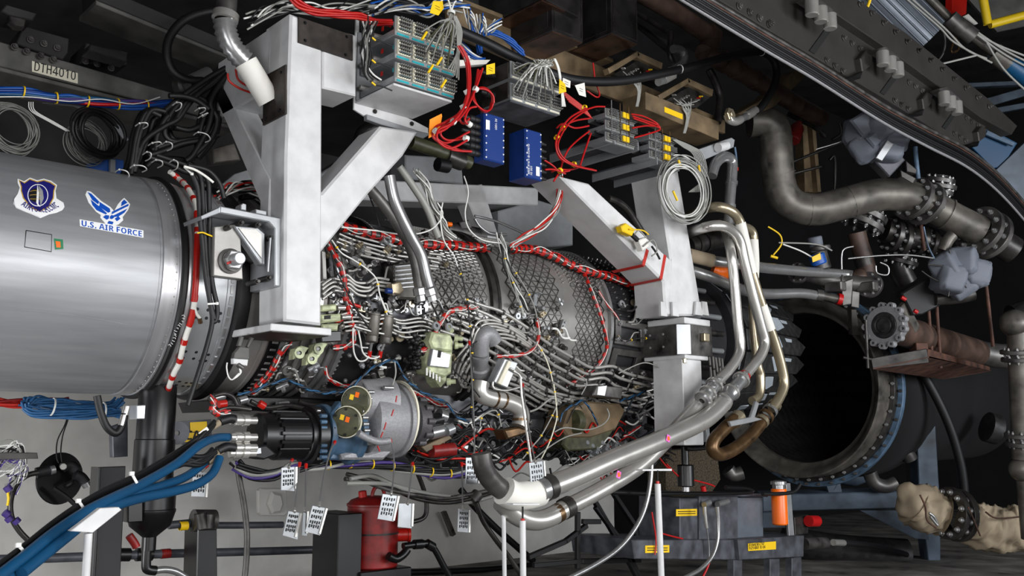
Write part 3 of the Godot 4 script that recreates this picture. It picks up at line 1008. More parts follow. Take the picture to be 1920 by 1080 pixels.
func build_right_frame():
	var t := thing("steel_gantry", "white painted steel frame with two slanted beams meeting above a steel block on the right", "frame")
	var z := 0.90
	var b := Bag.new()
	plate(b, "1050,330 1106,344 1262,490 1262,590 1248,590 1244,528", z, 0.27, 0.014)
	P(b, "slanted_beam", M.white_paint, t)
	b = Bag.new()
	plate(b, "1234,330 1272,318 1318,592 1250,592 1258,485", z + 0.002, 0.25, 0.014)
	P(b, "upright_beam", M.white_paint, t)
	# two red stripes round the slanted beam
	for k in 2:
		b = Bag.new()
		var p := zp(1214 if k == 0 else 1247, 468 if k == 0 else 478, z)
		var w := zp(1206 if k == 0 else 1239, 497 if k == 0 else 523, z)
		var dn := (w - p).normalized()
		var l := p.distance_to(w)
		bar(b, p + Vector3(0, 0, 0.0005), w + Vector3(0, 0, 0.0005), 0.03, 0.003, 0.001, Vector3(0, 0, 1))
		bar(b, w + dn * 0.003, w + dn * 0.003 + Vector3(-0.012, -0.012, -0.27), 0.03, 0.003, 0.001, dn)
		P(b, "red_stripe", M.band_red, t)
	b = Bag.new()
	var f := zp(1284, 606, z + 0.06)
	var x0 := f.x
	abox(b, Vector3(x0, f.y - 0.0, 0.62), Vector3(x0 + 0.30, f.y + 0.045, z + 0.06), 0.005)
	P(b, "flange_plate", M.white_paint, t)
	for s in [[1240, 1], [1262, 1], [1318, 0], [1330, 0]]:
		b = Bag.new()
		var q := zp(s[0], 592, z + 0.03)
		if s[1]: prism(b, PackedVector3Array([q, q + Vector3(0.0, 0.10, 0), q + Vector3(0.05, 0.10, 0), q + Vector3(0.07, 0, 0)]), Vector3(0, 0, -0.02), 0.003)
		else: prism(b, PackedVector3Array([q, q + Vector3(-0.02, 0.10, 0), q + Vector3(-0.07, 0.10, 0), q + Vector3(-0.09, 0, 0)]), Vector3(0, 0, -0.02), 0.003)
		P(b, "gusset", M.white_paint, t)
	# steel clamp block with a chamfered front corner
	t = thing("clamp_block", "machined steel block with a bright chamfered corner under the right frame", "block")
	b = Bag.new()
	var y1 := f.y - 0.002
	var y0 := zp(1284, 664, z + 0.06).y
	prism(b, PackedVector3Array([Vector3(x0 - 0.02, y1, 0.56), Vector3(x0 - 0.02, y1, z), Vector3(x0 + 0.05, y1, z + 0.07), Vector3(x0 + 0.30, y1, z + 0.07), Vector3(x0 + 0.30, y1, 0.56)]), Vector3(0, y0 - y1, 0), 0.004)
	var m := P(b, "body", M.dull_steel, t)
	b = Bag.new()
	var mid := Vector3(x0 + 0.015, (y0 + y1) / 2, z + 0.035)
	box(b, Transform3D(Basis(Vector3.UP, -PI / 4), mid), Vector3(0.098, y1 - y0 - 0.006, 0.004), 0.001)
	P(b, "chamfer_face", M.aluminium, t)
	b = Bag.new()
	abox(b, Vector3(x0 + 0.16, mid.y - 0.01, z + 0.07), Vector3(x0 + 0.22, mid.y + 0.05, z + 0.11), 0.006)
	P(b, "stop", M.gold_steel, t)
	for i in 2:
		for j in 2:
			b = Bag.new()
			var q := Vector3(x0 - 0.02, mid.y - 0.045 + 0.09 * i, 0.66 + 0.12 * j)
			rod(b, q, q + Vector3(-0.004, 0, 0), 0.009, 0.009, 10)
			P(b, "screw", M.bright_steel, t)
	b = Bag.new()
	abox(b, Vector3(x0, y0 - 0.03, 0.58), Vector3(x0 + 0.27, y0, z + 0.055), 0.005)
	P(b, "lower_flange", M.white_paint, t)
	b = Bag.new()
	rod(b, Vector3(x0 + 0.02, y0 - 0.06, z + 0.03), Vector3(x0 + 0.02, y0 - 0.02, z + 0.03), 0.018, 0.018, 6)
	P(b, "bolt", M.gold_steel, t)
	t = thing("lower_post", "short white steel post under the clamp block, behind the steel tubes", "post")
	b = Bag.new()
	var yb := zp(1277, 835, z).y
	abox(b, Vector3(x0 + 0.0, yb, 0.66), Vector3(x0 + 0.22, y0 - 0.03, z + 0.03), 0.006)
	P(b, "post", M.white_paint, t)
	b = Bag.new()
	abox(b, Vector3(x0 + 0.24, yb + 0.02, 0.80), Vector3(x0 + 0.28, yb + 0.16, z + 0.04), 0.006)
	P(b, "side_plate", M.aluminium, t)
func W(called: String, m: Material, r: float, path: String, kind: String, val: float, label: String, cat: String, group := "", sides := 8, smooth := 5) -> MeshInstance3D:
	var b := Bag.new()
	tube(b, pts(path, kind, val), r, sides, smooth)
	var o := P(b, called, m)
	tag(o, label, cat, group)
	return o
func part_tube(t: Node3D, called: String, m: Material, r: float, path: String, kind: String, val: float, sides := 10, smooth := 5) -> MeshInstance3D:
	var b := Bag.new()
	tube(b, pts(path, kind, val), r, sides, smooth)
	return P(b, called, m, t)
func tie(t: Node3D, called: String, m: Material, at: Vector3, along: Vector3, r: float, w := 0.006) -> MeshInstance3D:   # a band round a cable
	var b := Bag.new()
	var d := along.normalized()
	lathe(b, at - d * w, d, PackedVector2Array([Vector2(r * 0.9, 0), Vector2(r, 0), Vector2(r, w * 2), Vector2(r * 0.9, w * 2)]), 14)
	return P(b, called, m, t)
func ties(t: Node3D, called: String, m: Material, path: PackedVector3Array, r: float, every: float, w := 0.006, start := 0.05):
	var q := evenly(spline(path, 6), 0.01)
	var l := start
	while l < q.size() * 0.01 - 0.02:
		var i := int(l / 0.01)
		tie(t, called, m, q[i], q[mini(i + 1, q.size() - 1)] - q[maxi(i - 1, 0)], r, w)
		l += every
func strands(t: Node3D, called: String, mats: Array, path: PackedVector3Array, r: float, spread: float, n: int, smooth := 5):   # loosely laid wires along one path, each a part
	for k in n:
		var p := PackedVector3Array()
		for i in path.size():
			var a := TAU * k / n + i * 0.9
			var f := 1.0 + 0.5 * sin(i * 1.7 + k * 2.3)
			p.append(path[i] + (rt * cos(a) + up * sin(a)) * spread * f + fw * spread * 0.5 * sin(a * 2.0))
		var b := Bag.new()
		tube(b, p, r, 6, smooth)
		P(b, called, mats[k % mats.size()], t)
func bundle(called: String, label: String, cat: String, mats: Array, path: String, kind: String, val: float, r: float, spread: float, n: int, group := "") -> Node3D:
	var t := thing(called, label, cat, group)
	strands(t, "wire", mats, pts(path, kind, val), r, spread, n)
	return t
func coil(called: String, label: String, m: Material, c: Vector3, r: float, n: int, wr: float, flat := 1.0, group := "") -> Node3D:   # loops of wire hung up in a coil, facing the camera side
	var t := thing(called, label, "coil", group)
	for k in n:
		var p := PackedVector3Array()
		var rr := r * rng.randf_range(0.75, 1.05)
		var off := Vector3(rng.randf_range(-0.12, 0.12), rng.randf_range(-0.12, 0.12), 0) * r
		var tilt := Basis(Vector3(rng.randf() - 0.5, rng.randf() - 0.5, 0).normalized(), rng.randf_range(-0.25, 0.25)) * Basis(Vector3.UP, 0.5)
		for i in 17:
			var a := TAU * i / 16 + k
			p.append(c + off + tilt * (Vector3(cos(a), sin(a) * flat, 0.02 * sin(a * 3)) * rr))
		var b := Bag.new()
		tube(b, p, wr, 6, 3)
		P(b, "loop", m, t)
	return t
func slab(called: String, m: Material, s: String, z: float, depth: float, bev := 0.004, t: Node3D = self) -> MeshInstance3D:
	var b := Bag.new()
	plate(b, s, z, depth, bev)
	return P(b, called, m, t)
func screws(t: Node3D, called: String, m: Material, s: String, z: float, r: float, h := 0.012):
	var bm := bolt_mesh(r, h)
	for p in pts(s, "z", z): I(bm, Transform3D(Basis(Vector3.RIGHT, PI / 2), p), called, m, t)

func build_hull():
	# overhead hull of the cell in the upper left
	var b := Bag.new()
	abox(b, Vector3(-5, 4.1, -3.1), Vector3(5.8, 4.3, 0.4), 0)
	struct(b, "ceiling_hull", M.hull)
	var t := thing("hull_beam", "pale overhead beam lettered DTH4010 above the intake duct", "beam")
	slab("web", M.hull_beam, "-60,60 300,167 440,208 440,236 300,196 -60,110", -0.9, 0.25, 0.006, t)
	slab("lower_flange", M.hull_beam, "-60,110 440,236 440,243 -60,118", -0.8, 0.4, 0.004, t)
	letters("DTH4010", 0.054, zp(63, 132, -0.895), Vector3.RIGHT, Vector3.UP, M.ink, t, "lettering", 0.77, "Droid Sans Mono", true)
	slab("name_plate", M.cream, "60,114 146,137 146,157 60,134", -0.8985, 0.002, 0.0005, t)
	for s in ["30,82 45,48 130,72 128,100 118,112", "150,118 162,80 240,98 238,122"]: slab("stiffener", M.hull, s, -0.88, 0.3, 0.006, t)
	screws(t, "bolt", M.dull_steel, "57,75 82,82 107,90 27,88 50,97 76,105 100,112 160,115 182,120 208,128", -0.87, 0.016, 0.03)
	t = thing("hull_lug", "dark lifting lug on the hull at the top left corner", "lug")
	slab("plate", M.hull, "2,20 12,8 70,25 62,38 20,30", -0.6, 0.2, 0.006, t)
	slab("eye", M.dark_steel, "18,28 50,36 46,52 30,50 18,40", -0.58, 0.06, 0.006, t)
	t = thing("hull_beam", "brown grey overhead beam running up to the bent metal hose", "beam")
	slab("web", M.hull, "180,-30 430,78 430,104 180,0", -0.5, 0.25, 0.006, t)
	slab("flange", M.hull_beam, "180,0 430,104 430,110 180,8", -0.45, 0.3, 0.004, t)
	t = thing("hull_block", "dark rectangular block bolted under the hull beside the lettered beam", "block")
	slab("body", M.cabinet, "165,95 170,82 240,100 238,116", -0.62, 0.12, 0.006, t)
	# trays and panel behind the duct
	slab("pale_strap", M.grey_paint, "80,192 150,190 190,208 225,236 242,262 236,266 214,238 180,214 140,198", -0.55, 0.02, 0.003)
	tag(get_child(-1), "pale flat strap bending down under the blue cable bundle", "strap")
	t = thing("blue_board", "blue panel with a grey upright behind the duct top", "panel")
	slab("sheet", M.blue_wire, "165,305 200,296 232,300 232,340 165,330", -0.7, 0.03, 0.003, t)
	slab("upright", M.grey_paint, "207,298 217,299 217,335 207,333", -0.66, 0.03, 0.003, t)
	# cables along the hull beam
	t = thing("cable_bundle", "long blue and red cable bundle with yellow ties under the lettered beam", "cables")
	var q := pts("-40,168 40,172 90,182 130,186 180,192 250,197 310,196 350,190", "z", -0.45)
	strands(t, "cable", [M.blue_wire, M.blue_box, M.blue_wire, M.red_wire, M.blue_box, M.purple, M.blue_hose], q, 0.011, 0.016, 9)
	ties(t, "cable_tie", M.yellow, q, 0.034, 0.17, 0.004)
	W("white_wire", M.white_wire, 0.0035, "-20,182 60,182 130,190 190,186 250,195 300,182", "z", -0.40, "single white wire along the blue cable bundle", "wire")
	for k in 3: W("drop_wire", M.white_wire, 0.003, "%d,191 %d,208 %d,228 %d,246" % [54 + k * 4, 58 + k * 4, 92 + k * 4, 125 + k * 3], "z", -0.5, "thin white wire slanting down below the blue bundle, %s" % ["left strand", "middle strand", "right strand"][k], "wire", "wires slanting below the blue bundle")
	coil("white_coil", "coil of thin white wire at the left edge above the duct", M.grey_wire, zp(24, 240, -0.6), 0.17, 16, 0.0028, 0.8)
	coil("white_coil", "coil of thin white wire hanging behind the black coil", M.grey_wire, zp(165, 268, -0.62), 0.15, 12, 0.0028, 0.8)
	coil("black_coil", "coil of black cable hanging over the duct behind the ties", M.black_rubber, zp(180, 245, -0.5), 0.19, 5, 0.011, 0.75)
	t = thing("pipe_fitting", "round grey pipe fitting among the black cables near the hull", "fitting")
	b = Bag.new()
	lathe(b, zp(340, 165, -0.3), Vector3(0.3, 0.1, 1), prof("0,0 .07,0 .07,.05 .05,.06 .05,.10 .025,.11 .025,.09 0,.09"), 24)
	P(b, "flange", M.dull_steel, t)
	b = Bag.new()
	rod(b, zp(345, 160, -0.3), zp(392, 136, -0.35), 0.045, 0.04, 16)
	P(b, "neck", M.steel, t)
	# the black hose looping at the top
	W("black_hose", M.black_rubber, 0.026, "440,22 390,22 345,38 318,70 313,105 325,135 350,150 380,152", "z", -0.2, "thick black hose looping at the top left of the white column", "hose", "", 12)
	# hanging black cables: drawn one by one, tied with pale straps
	t = thing("cable_bunch", "big bunch of hanging black cables with pale cable ties above the duct", "cables")
	for s in ["440,120 400,150 360,175 325,210 312,240 318,262 345,268 375,262", "440,122 410,160 385,200 372,240 370,275 355,300", "438,124 405,165 395,200 405,225 398,255 372,285 352,300", "436,126 395,160 350,190 330,225 300,240 262,270 245,325",
			"300,215 278,212 262,240 252,280 242,325", "305,218 290,222 278,250 268,290 256,318", "310,220 300,235 290,262 282,300 270,316", "295,215 268,215 250,250 240,300 232,330", "278,292 310,285 345,270 385,262",
			"278,284 320,272 360,262 400,258", "285,296 315,308 345,318 365,330 385,350", "300,300 330,304 352,314 372,330", "395,205 388,240 360,290 350,300", "402,210 404,240 390,270 368,298", "440,118 390,145 340,185 305,212", "370,200 380,215 372,235 350,245 325,240", "318,180 345,182 372,190 390,205"]:
		for n in 2: part_tube(t, "cable", M.black_rubber, 0.0155, shifted(s, 7.0 * n, -4.0 * n, 3.0), "z", 0.12 + rng.randf_range(-0.08, 0.1) - 0.06 * n, 8, 5)
	for s in ["332,192 338,203 0", "374,203 384,208 0", "262,231 277,236 0", "312,266 322,278 0", "372,248 394,262 0", "276,285 281,297 0", "293,300 304,310 0", "326,300 331,316 0", "252,310 275,318 0", "224,318 242,330 0", "286,268 302,270 0", "380,216 388,214 0"]:
		var a = s.split(" ")
		var g := pts(a[0] + " " + a[1], "z", 0.26)
		b = Bag.new()
		var mid := (g[0] + g[1]) / 2 + Vector3(0, 0, 0.035)
		tube(b, PackedVector3Array([g[0] + Vector3(0, 0, -0.06), g[0], mid, g[1], g[1] + Vector3(0, 0, -0.06)]), 0.0034, 6, 5)
		box(b, Transform3D(Basis(), g[0]), Vector3(0.011, 0.009, 0.008), 0.002)
		P(b, "cable_tie", M.white_wire, t)
	# bundles that run from it down in front of the adapter ring
	t = thing("cable_drop", "black cables hanging in front of the adapter ring left of the bracket", "cables")
	for s in ["352,312 375,330 380,370 383,430 388,500 393,560 398,600 390,640 375,690 352,760", "358,314 388,335 392,380 393,430 393,470 398,530 407,575 405,600 395,604", "355,316 370,350 374,400 378,440 386,520 395,570 402,598", "352,310 390,320 412,345 420,372"]:
		part_tube(t, "cable", M.black_rubber, 0.0125, s, "z", 0.74, 8, 5)
	for s in ["389,570 407,569", "345,313 360,326"]:
		var g := pts(s, "z", 0.765)
		b = Bag.new()
		bar(b, g[0], g[1], 0.009, 0.004, 0.001, Vector3(0, 0, 1))
		box(b, Transform3D(Basis(), g[1]), Vector3(0.014, 0.014, 0.01), 0.002)
		P(b, "cable_tie", M.white_wire, t)
	part_tube(t, "marker_tie", M.yellow, 0.004, "370,437 380,436 390,440 398,443", "z", 0.765, 6, 4)
	W("strap_end", M.white_tape, 0.006, "345,312 365,318 385,330 400,342", "z", 0.80, "white strap over the black cables beside the adapter ring", "strap")
	# red sleeved harness down the adapter ring
	t = thing("sleeved_harness", "red and white sleeved harness running down over the adapter ring", "harness")
	q = pts("318,322 335,335 350,350 362,370 369,390 370,430 369,480 367,530 364,570 357,605 350,625 343,650 336,680 326,700 318,722 312,745", "c", 0.60)
	b = Bag.new()
	tube(b, q, 0.0135, 10, 5)
	P(b, "sleeve", M.white_tape, t)
	b = Bag.new()
	tube(b, pts("370,440 369,480 367,530 364,566", "c", 0.602), 0.0155, 10, 5)
	P(b, "red_wrap", M.red_sleeve, t)
	b = Bag.new()
	tube(b, pts("363,580 358,602 354,612", "c", 0.602), 0.0155, 10, 5)
	P(b, "red_wrap", M.red_sleeve, t)
	b = Bag.new()
	tube(b, pts("369,400 370,416", "c", 0.602), 0.0165, 10, 5)
	P(b, "red_wrap", M.red_sleeve, t)
	ties(t, "red_band", M.red_sleeve, q, 0.0165, 0.115, 0.014)
	part_tube(t, "branch", M.white_tape, 0.008, "364,575 368,588 374,596 375,600", "c", 0.61)
	part_tube(t, "connector", M.burnt, 0.011, "374,597 376,606", "c", 0.615)
	# bent metal hose and its wrapped pipe beside the column
	t = thing("metal_hose", "bent corrugated metal hose with steel collars at the top left of the white column", "hose")
	part_tube(t, "pipe", M.dull_steel, 0.052, "428,-30 425,5 423,34", "z", 0.72, 18)
	b = Bag.new()
	var c := pts("424,26 421,40", "z", 0.72)
	lathe(b, c[0], c[1] - c[0], prof(".04,0 .066,0 .066,.035 .05,.04"), 24)
	P(b, "collar", M.bright_steel, t)
	b = Bag.new()
	tube(b, pts("421,40 424,62 434,86 448,104 462,118", "z", 0.72), 0.050, 18, 6, 0.009, 2)
	P(b, "bellows", M.steel, t)
	b = Bag.new()
	tube(b, pts("461,117 475,140 487,160 505,190", "z", 0.72), 0.060, 18, 5)
	P(b, "wrapped_pipe", M.white_tape, t)
	# rust lines of the frame's tape marks beside it
	for s in ["427,138 430,152 450,166 475,175", "442,130 446,148 462,160 490,168"]: W("red_edge", M.band_red, 0.006, s, "z", 0.60, "thin dark red seal line on the white frame behind the metal hose, %s" % ("left" if s[2] == "7" else "right"), "seal line", "red seal lines behind the metal hose")
	t = thing("connector_strips", "black connector strips and wires behind the aluminium bracket left of the white column", "connectors")
	for k in 3: slab("strip", M.black_paint, "%d,%d %d,%d %d,%d %d,%d" % [455, 338 + k * 13, 482, 336 + k * 13, 482, 345 + k * 13, 455, 347 + k * 13], 0.30, 0.05, 0.003, t)
	strands(t, "wire", [M.white_wire, M.ink, M.red_sleeve, M.grey_wire], pts("412,368 430,352 455,350 480,356 496,372", "z", 0.34), 0.005, 0.022, 12)
	slab("silver_sheet", M.tag_metal, "408,352 440,326 486,312 496,330 470,340 420,362", 0.1, 0.02, 0.003, t)
	slab("grey_cover", M.pipe_grey, "398,278 440,268 452,300 402,306", 0.0, 0.1, 0.006, t)
	part_tube(t, "red_lead", M.red_sleeve, 0.012, "466,300 476,318 488,338 496,352", "z", 0.4, 8, 4)
var term_mesh := {}
func terminal_block(t: Node3D, at: Vector3, w: float, h: float, cream: bool):   # a terminal block with rows of little posts, front face at «at» (its centre)
	var key := "%d_%d" % [int(w * 1000), int(h * 1000)]
	if not term_mesh.has(key):
		var b := Bag.new()
		box(b, Transform3D(Basis(), Vector3(0, 0, 0.008)), Vector3(w, h, 0.016), 0.002)
		for i in 2: box(b, Transform3D(Basis(), Vector3(0, h * (0.25 - 0.5 * i), 0.018)), Vector3(w * 0.96, h * 0.10, 0.01), 0.001)
		var p := Bag.new()
		for i in 6:
			for j in 4:
				var o := Vector3(w * (-0.4 + 0.16 * i), h * (-0.38 + 0.25 * j), 0.014)
				rod(p, o, o + Vector3(0, 0, 0.028), 0.0042, 0.0042, 6)
		var d := Bag.new()
		for i in 5: box(d, Transform3D(Basis(), Vector3(w * (-0.32 + 0.16 * i), 0, 0.016)), Vector3(0.0035, h * 0.9, 0.02), 0.0008)
		term_mesh[key] = [mesh_of(b, Vector3.ZERO), mesh_of(p, Vector3.ZERO), mesh_of(d, Vector3.ZERO)]
	var ms: Array = term_mesh[key]
	var o := I(ms[0], Transform3D(Basis(), at), "terminal_block", M.cream if cream else M.grey_wire, t)
	for k in 2:
		var c := MeshInstance3D.new()
		c.mesh = ms[1 + k]
		c.material_override = M.steel if k == 0 else M.ink
		c.name = "terminal_posts" if k == 0 else "divider_comb"
		c.set_meta("kind", "stuff")
		o.add_child(c, true)
func shelf(t: Node3D, x0: float, y0: float, x1: float, y1: float, h: float, z: float, depth: float, blocks: int, lip: Material, cream := true) -> MeshInstance3D:   # one shelf: front plate from its upper left to its upper right sight point, h pixels high on the left
	var a := zp(x0, y0, z)
	var c := zp(x1, y1, z)
	var lo := zp(x0, y0 + h, z)
	var y := (a.y + c.y) / 2
	var hh := a.y - lo.y
	var b := Bag.new()
	abox(b, Vector3(a.x, y - hh, z - 0.012), Vector3(c.x, y, z), 0.002)
	abox(b, Vector3(a.x, y - hh, z - depth), Vector3(c.x, y - hh + 0.008, z - 0.012), 0.002)
	abox(b, Vector3(a.x, y - hh + 0.008, z - depth), Vector3(a.x + 0.004, y - hh + 0.034, z - 0.012), 0.001)
	var o := P(b, "shelf", M.aluminium, t)
	var w := (c.x - a.x) / blocks
	for i in blocks: terminal_block(o, Vector3(a.x + w * (i + 0.5), y - hh * 0.45, z), w * 0.84, hh * 0.72, cream)
	b = Bag.new()
	for i in blocks: abox(b, Vector3(a.x + w * (i + 0.12), y - hh + 0.004, z), Vector3(a.x + w * (i + 0.9), y - hh + 0.004 + hh * 0.1, z + 0.004), 0.001)
	P(b, "label_strip", lip, o)
	return o
func plug(t: Node3D, called: String, a: Vector3, d: Vector3, r: float, l: float, m: Material):   # a round cable connector: body, coupling nut, boot
	var b := Bag.new()
	d = d.normalized()
	lathe(b, a, d, PackedVector2Array([Vector2(0, 0), Vector2(r, 0), Vector2(r, l * 0.3), Vector2(r * 0.85, l * 0.32), Vector2(r * 1.1, l * 0.36), Vector2(r * 1.1, l * 0.6), Vector2(r * 0.7, l * 0.64), Vector2(r * 0.5, l), Vector2(0, l)]), 12)
	return P(b, called, m, t)
func build_racks():
	# three-shelf terminal rack on the white frame
	var t := thing("terminal_rack", "three-shelf terminal rack full of wired posts right of the white column", "rack")
	var z := 1.12
	for r in [[28, 98, 37], [70, 140, 37], [113, 183, 37]]: shelf(t, 741, r[0], 852, r[1] - 30, r[2], z, 0.33, 4, M.teal)
	var b := Bag.new()
	var a := zp(742, 150, z)
	abox(b, Vector3(a.x - 0.02, a.y - 0.02, z - 0.36), Vector3(a.x + 0.36, a.y + 0.38, z - 0.345), 0.003)
	P(b, "back_plate", M.grey_paint, t)
	b = Bag.new()
	for i in 3:
		for j in 2: rod(b, Vector3(a.x + 0.03, a.y + 0.04 + i * 0.13, z - 0.30 + j * 0.12), Vector3(a.x - 0.03, a.y + 0.04 + i * 0.13, z - 0.30 + j * 0.12), 0.018, 0.014, 10)
	P(b, "side_plug", M.bright_steel, t)
	b = Bag.new()
	for i in 3: abox(b, Vector3(a.x - 0.004, a.y + 0.06 + i * 0.128, z - 0.14), Vector3(a.x, a.y + 0.085 + i * 0.128, z - 0.12), 0.001)
	P(b, "side_lamp", M.red_sleeve, t)
	b = Bag.new()
	for i in 3: abox(b, Vector3(a.x - 0.003, a.y + 0.05 + i * 0.128, z - 0.03), Vector3(a.x, a.y + 0.075 + i * 0.128, z - 0.005), 0.001)
	P(b, "side_chip", M.teal, t)
	# tray under it
	b = Bag.new()
	abox(b, Vector3(a.x - 0.02, a.y - 0.035, z - 0.36), Vector3(a.x + 0.37, a.y - 0.022, z + 0.01), 0.003)
	P(b, "tray", M.white_paint, t)
	b = Bag.new()
	plate(b, "664,172 668,30 674,30 672,178 780,228 803,240 803,250 690,222 664,205", z - 0.36, 0.012, 0.002)
	P(b, "hanger_plate", M.white_paint, t)
	screws(t, "bolt", M.dark_steel, "703,209 772,232", z - 0.355, 0.010)
	b = Bag.new()
	plate(b, "688,214 780,243 778,250 716,234 688,224", z - 0.33, 0.03, 0.003)
	P(b, "lower_lip", M.aluminium, t)
	# second rack
	t = thing("terminal_rack", "two-shelf terminal rack behind the blue boxes, grey tray below", "rack")
	z = 1.05
	for r in [[112, 148, 32], [152, 188, 32]]: shelf(t, 957, r[0], 1050, r[1], r[2], z, 0.25, 4, M.cream, false)
	a = zp(957, 186, z)
	b = Bag.new()
	abox(b, Vector3(a.x - 0.01, a.y - 0.02, z - 0.27), Vector3(a.x + 0.38, a.y - 0.006, z + 0.01), 0.003)
	P(b, "tray", M.tank_grey, t)
	b = Bag.new()
	for i in 2: abox(b, Vector3(a.x - 0.012, a.y + 0.01 + i * 0.125, z - 0.25), Vector3(a.x - 0.002, a.y + 0.11 + i * 0.125, z - 0.01), 0.002)
	P(b, "end_cover", M.brown_plate, t)
	for i in 2: plug(t, "cable_plug", Vector3(a.x - 0.012, a.y + 0.06 + i * 0.125, z - 0.14), Vector3(-1, 0, 0), 0.022, 0.10, M.black_soft)
	# two small racks with yellow terminals, each on its own channel arm
	for k in 2:
		t = thing("terminal_rack", ["small three-tier terminal rack with yellow terminals and rods beside the second blue box", "small three-tier terminal rack with yellow terminals nearest the coil of grey wires"][k], "rack")
		z = 1.0
		var x0: float = [1135, 1217][k]
		var y0: float = [201, 246][k]
		var wd: float = [54, 46][k]
		for i in 3:
			var sh := shelf(t, x0, y0 + i * [22, 17][k], x0 + wd, y0 + i * [22, 17][k] + wd * 0.36, [18, 14][k], z, 0.16, 3, M.grey_wire, false)
			var p := zp(x0 + wd * 0.52, y0 + wd * 0.19 + i * [22, 17][k] + 8, z)
			for j in 2:
				b = Bag.new()
				abox(b, p + Vector3(-0.025 + j * 0.035, -0.02, 0.03), p + Vector3(0.003 + j * 0.035, 0.018, 0.05), 0.002)
				P(b, "yellow_terminal", M.yellow, sh)
			plug(sh, "cable_plug", zp(x0 - 4, y0 + 10 + i * [20, 16][k], z - 0.08), Vector3(-1, 0.1, 0), 0.014, 0.08, M.black_soft)
		for j in 3:
			b = Bag.new()
			var q := zp(x0 + 12 + j * wd * 0.3, y0 + 30 + j * 6, z + 0.03)
			rod(b, q - Vector3(0, 0.08, 0), q + Vector3(0, 0.16, 0), 0.004, 0.004, 6)
			P(b, "rod", M.burnt if j else M.steel, t)
		t = thing("channel_arm", ["grey channel arm carrying the small terminal rack beside the blue box", "grey channel arm carrying the small terminal rack nearest the wire coil"][k], "arm")
		var e := zp([1152, 1232][k], [249, 290][k], 1.02)
		var wx: float = zp([1198, 1274][k], [270, 312][k], 1.02).x - e.x
		b = Bag.new()
		abox(b, e + Vector3(0, -0.012, -0.62), e + Vector3(wx, 0, 0), 0.003)
		P(b, "web", M.tank_grey, t)
		for s in 2:
			b = Bag.new()
			abox(b, e + Vector3(0.0 if s == 0 else wx - 0.008, -0.07, -0.62), e + Vector3(0.008 if s == 0 else wx, -0.012, 0), 0.003)
			P(b, "flange", M.aluminium, t)
	# blue boxes
	for k in 2:
		t = thing("blue_box", ["blue metal signal box with black plugs down its left side", "blue metal signal box with black plugs down its right side"][k], "box")
		z = 1.18
		var e := zp([908, 984][k], [210, 240][k], z)
		var f := zp([946, 1016][k], [300, 326][k], z)
		var y2: float = zp([908, 984][k], [299, 332][k], z).y
		b = Bag.new()
		abox(b, Vector3(e.x, y2, z - (0.09 if k == 0 else 0.14)), Vector3(f.x, e.y, z), 0.004)
		P(b, "case", M.blue_box, t)
		b = Bag.new()
		abox(b, Vector3(e.x + 0.006, y2 + 0.006, z), Vector3(f.x - 0.006, e.y - 0.006, z + 0.004), 0.002)
		P(b, "lid", M.blue_box, t)
		b = Bag.new()
		var st := zp([911, 1005][k], [224, 312][k], z + 0.006)
		abox(b, st, st + Vector3(0.028, -0.055, 0.001), 0)
		P(b, "sticker", M.sticker_white, t)
		for n in 1 + k: letters(["MEB 916-1-B-CON10", "FE 001"][n] if k else "FE 1001", 0.014, zp([928, 993][k] + n * 5, [222, 327][k] + n * 2, z + 0.0055), Vector3(0, -1 if k == 0 else 1, 0), Vector3(1 if k == 0 else -1, 0, 0), M.sticker_white, t)
		var sc := bolt_mesh(0.0035, 0.004)
		for n in 7:
			for w in 2: I(sc, Transform3D(Basis(Vector3.RIGHT, PI / 2), Vector3(e.x + 0.012 if w == 0 else f.x - 0.012, lerpf(e.y - 0.015, y2 + 0.015, n / 6.0), z + 0.004)), "lid_screw", M.sticker_white, t)
		for n in 6:
			var yy: float = lerpf(e.y - 0.04, y2 + 0.04, n / 5.0)
			if k == 0: plug(t, "cable_plug", Vector3(e.x, yy, z - 0.045), Vector3(-1, 0.12, 0), 0.018, 0.12, M.black_soft)
			else: plug(t, "cable_plug", Vector3(f.x, yy, z - 0.06), Vector3(1, -0.1, 0.1), 0.016, 0.09, M.black_soft)
	t = thing("orange_card", "orange card hanging left of the red wires and the blue box", "card")
	b = Bag.new()
	plate(b, "806,224 828,213 829,218 823,250 804,259", 1.22, 0.003, 0.0)
	P(b, "sheet", M.orange_card, t)
	# red wires: looms to the blue boxes and racks
	t = thing("red_loom", "loom of red wires with white bands looping to the left blue box", "wires")
	for s in ["862,85 876,115 878,170 868,205 845,232 822,244 822,265 845,278 876,263", "866,88 880,120 880,175 862,215 838,240 818,252 824,268 850,281 884,284", "858,86 874,120 876,172 862,210 836,228 815,240 813,258 835,272 870,284", "896,130 890,165 872,200 848,225 820,240 816,255 838,268 880,247",
			"900,132 888,170 866,215 840,236 826,250 840,263 878,259", "905,128 896,155 884,185 870,212 850,232 828,240", "893,200 880,204 872,222 876,232 884,235", "868,196 862,222 870,232 880,222"]:
		part_tube(t, "wire", M.red_wire, 0.0065, s, "z", 1.24 + rng.randf_range(-0.04, 0.05), 7, 6)
	for k in 3:
		var p := PackedVector3Array()
		var c := zp(906, 187, 1.22 + 0.01 * k)
		for i in 13: p.append(c + Vector3(cos(TAU * i / 12) * (0.065 + 0.006 * k), sin(TAU * i / 12) * (0.07 - 0.004 * k), 0.01 * sin(i)))
		b = Bag.new()
		tube(b, p, 0.006, 7, 4)
		P(b, "wire_ring", M.red_wire, t)
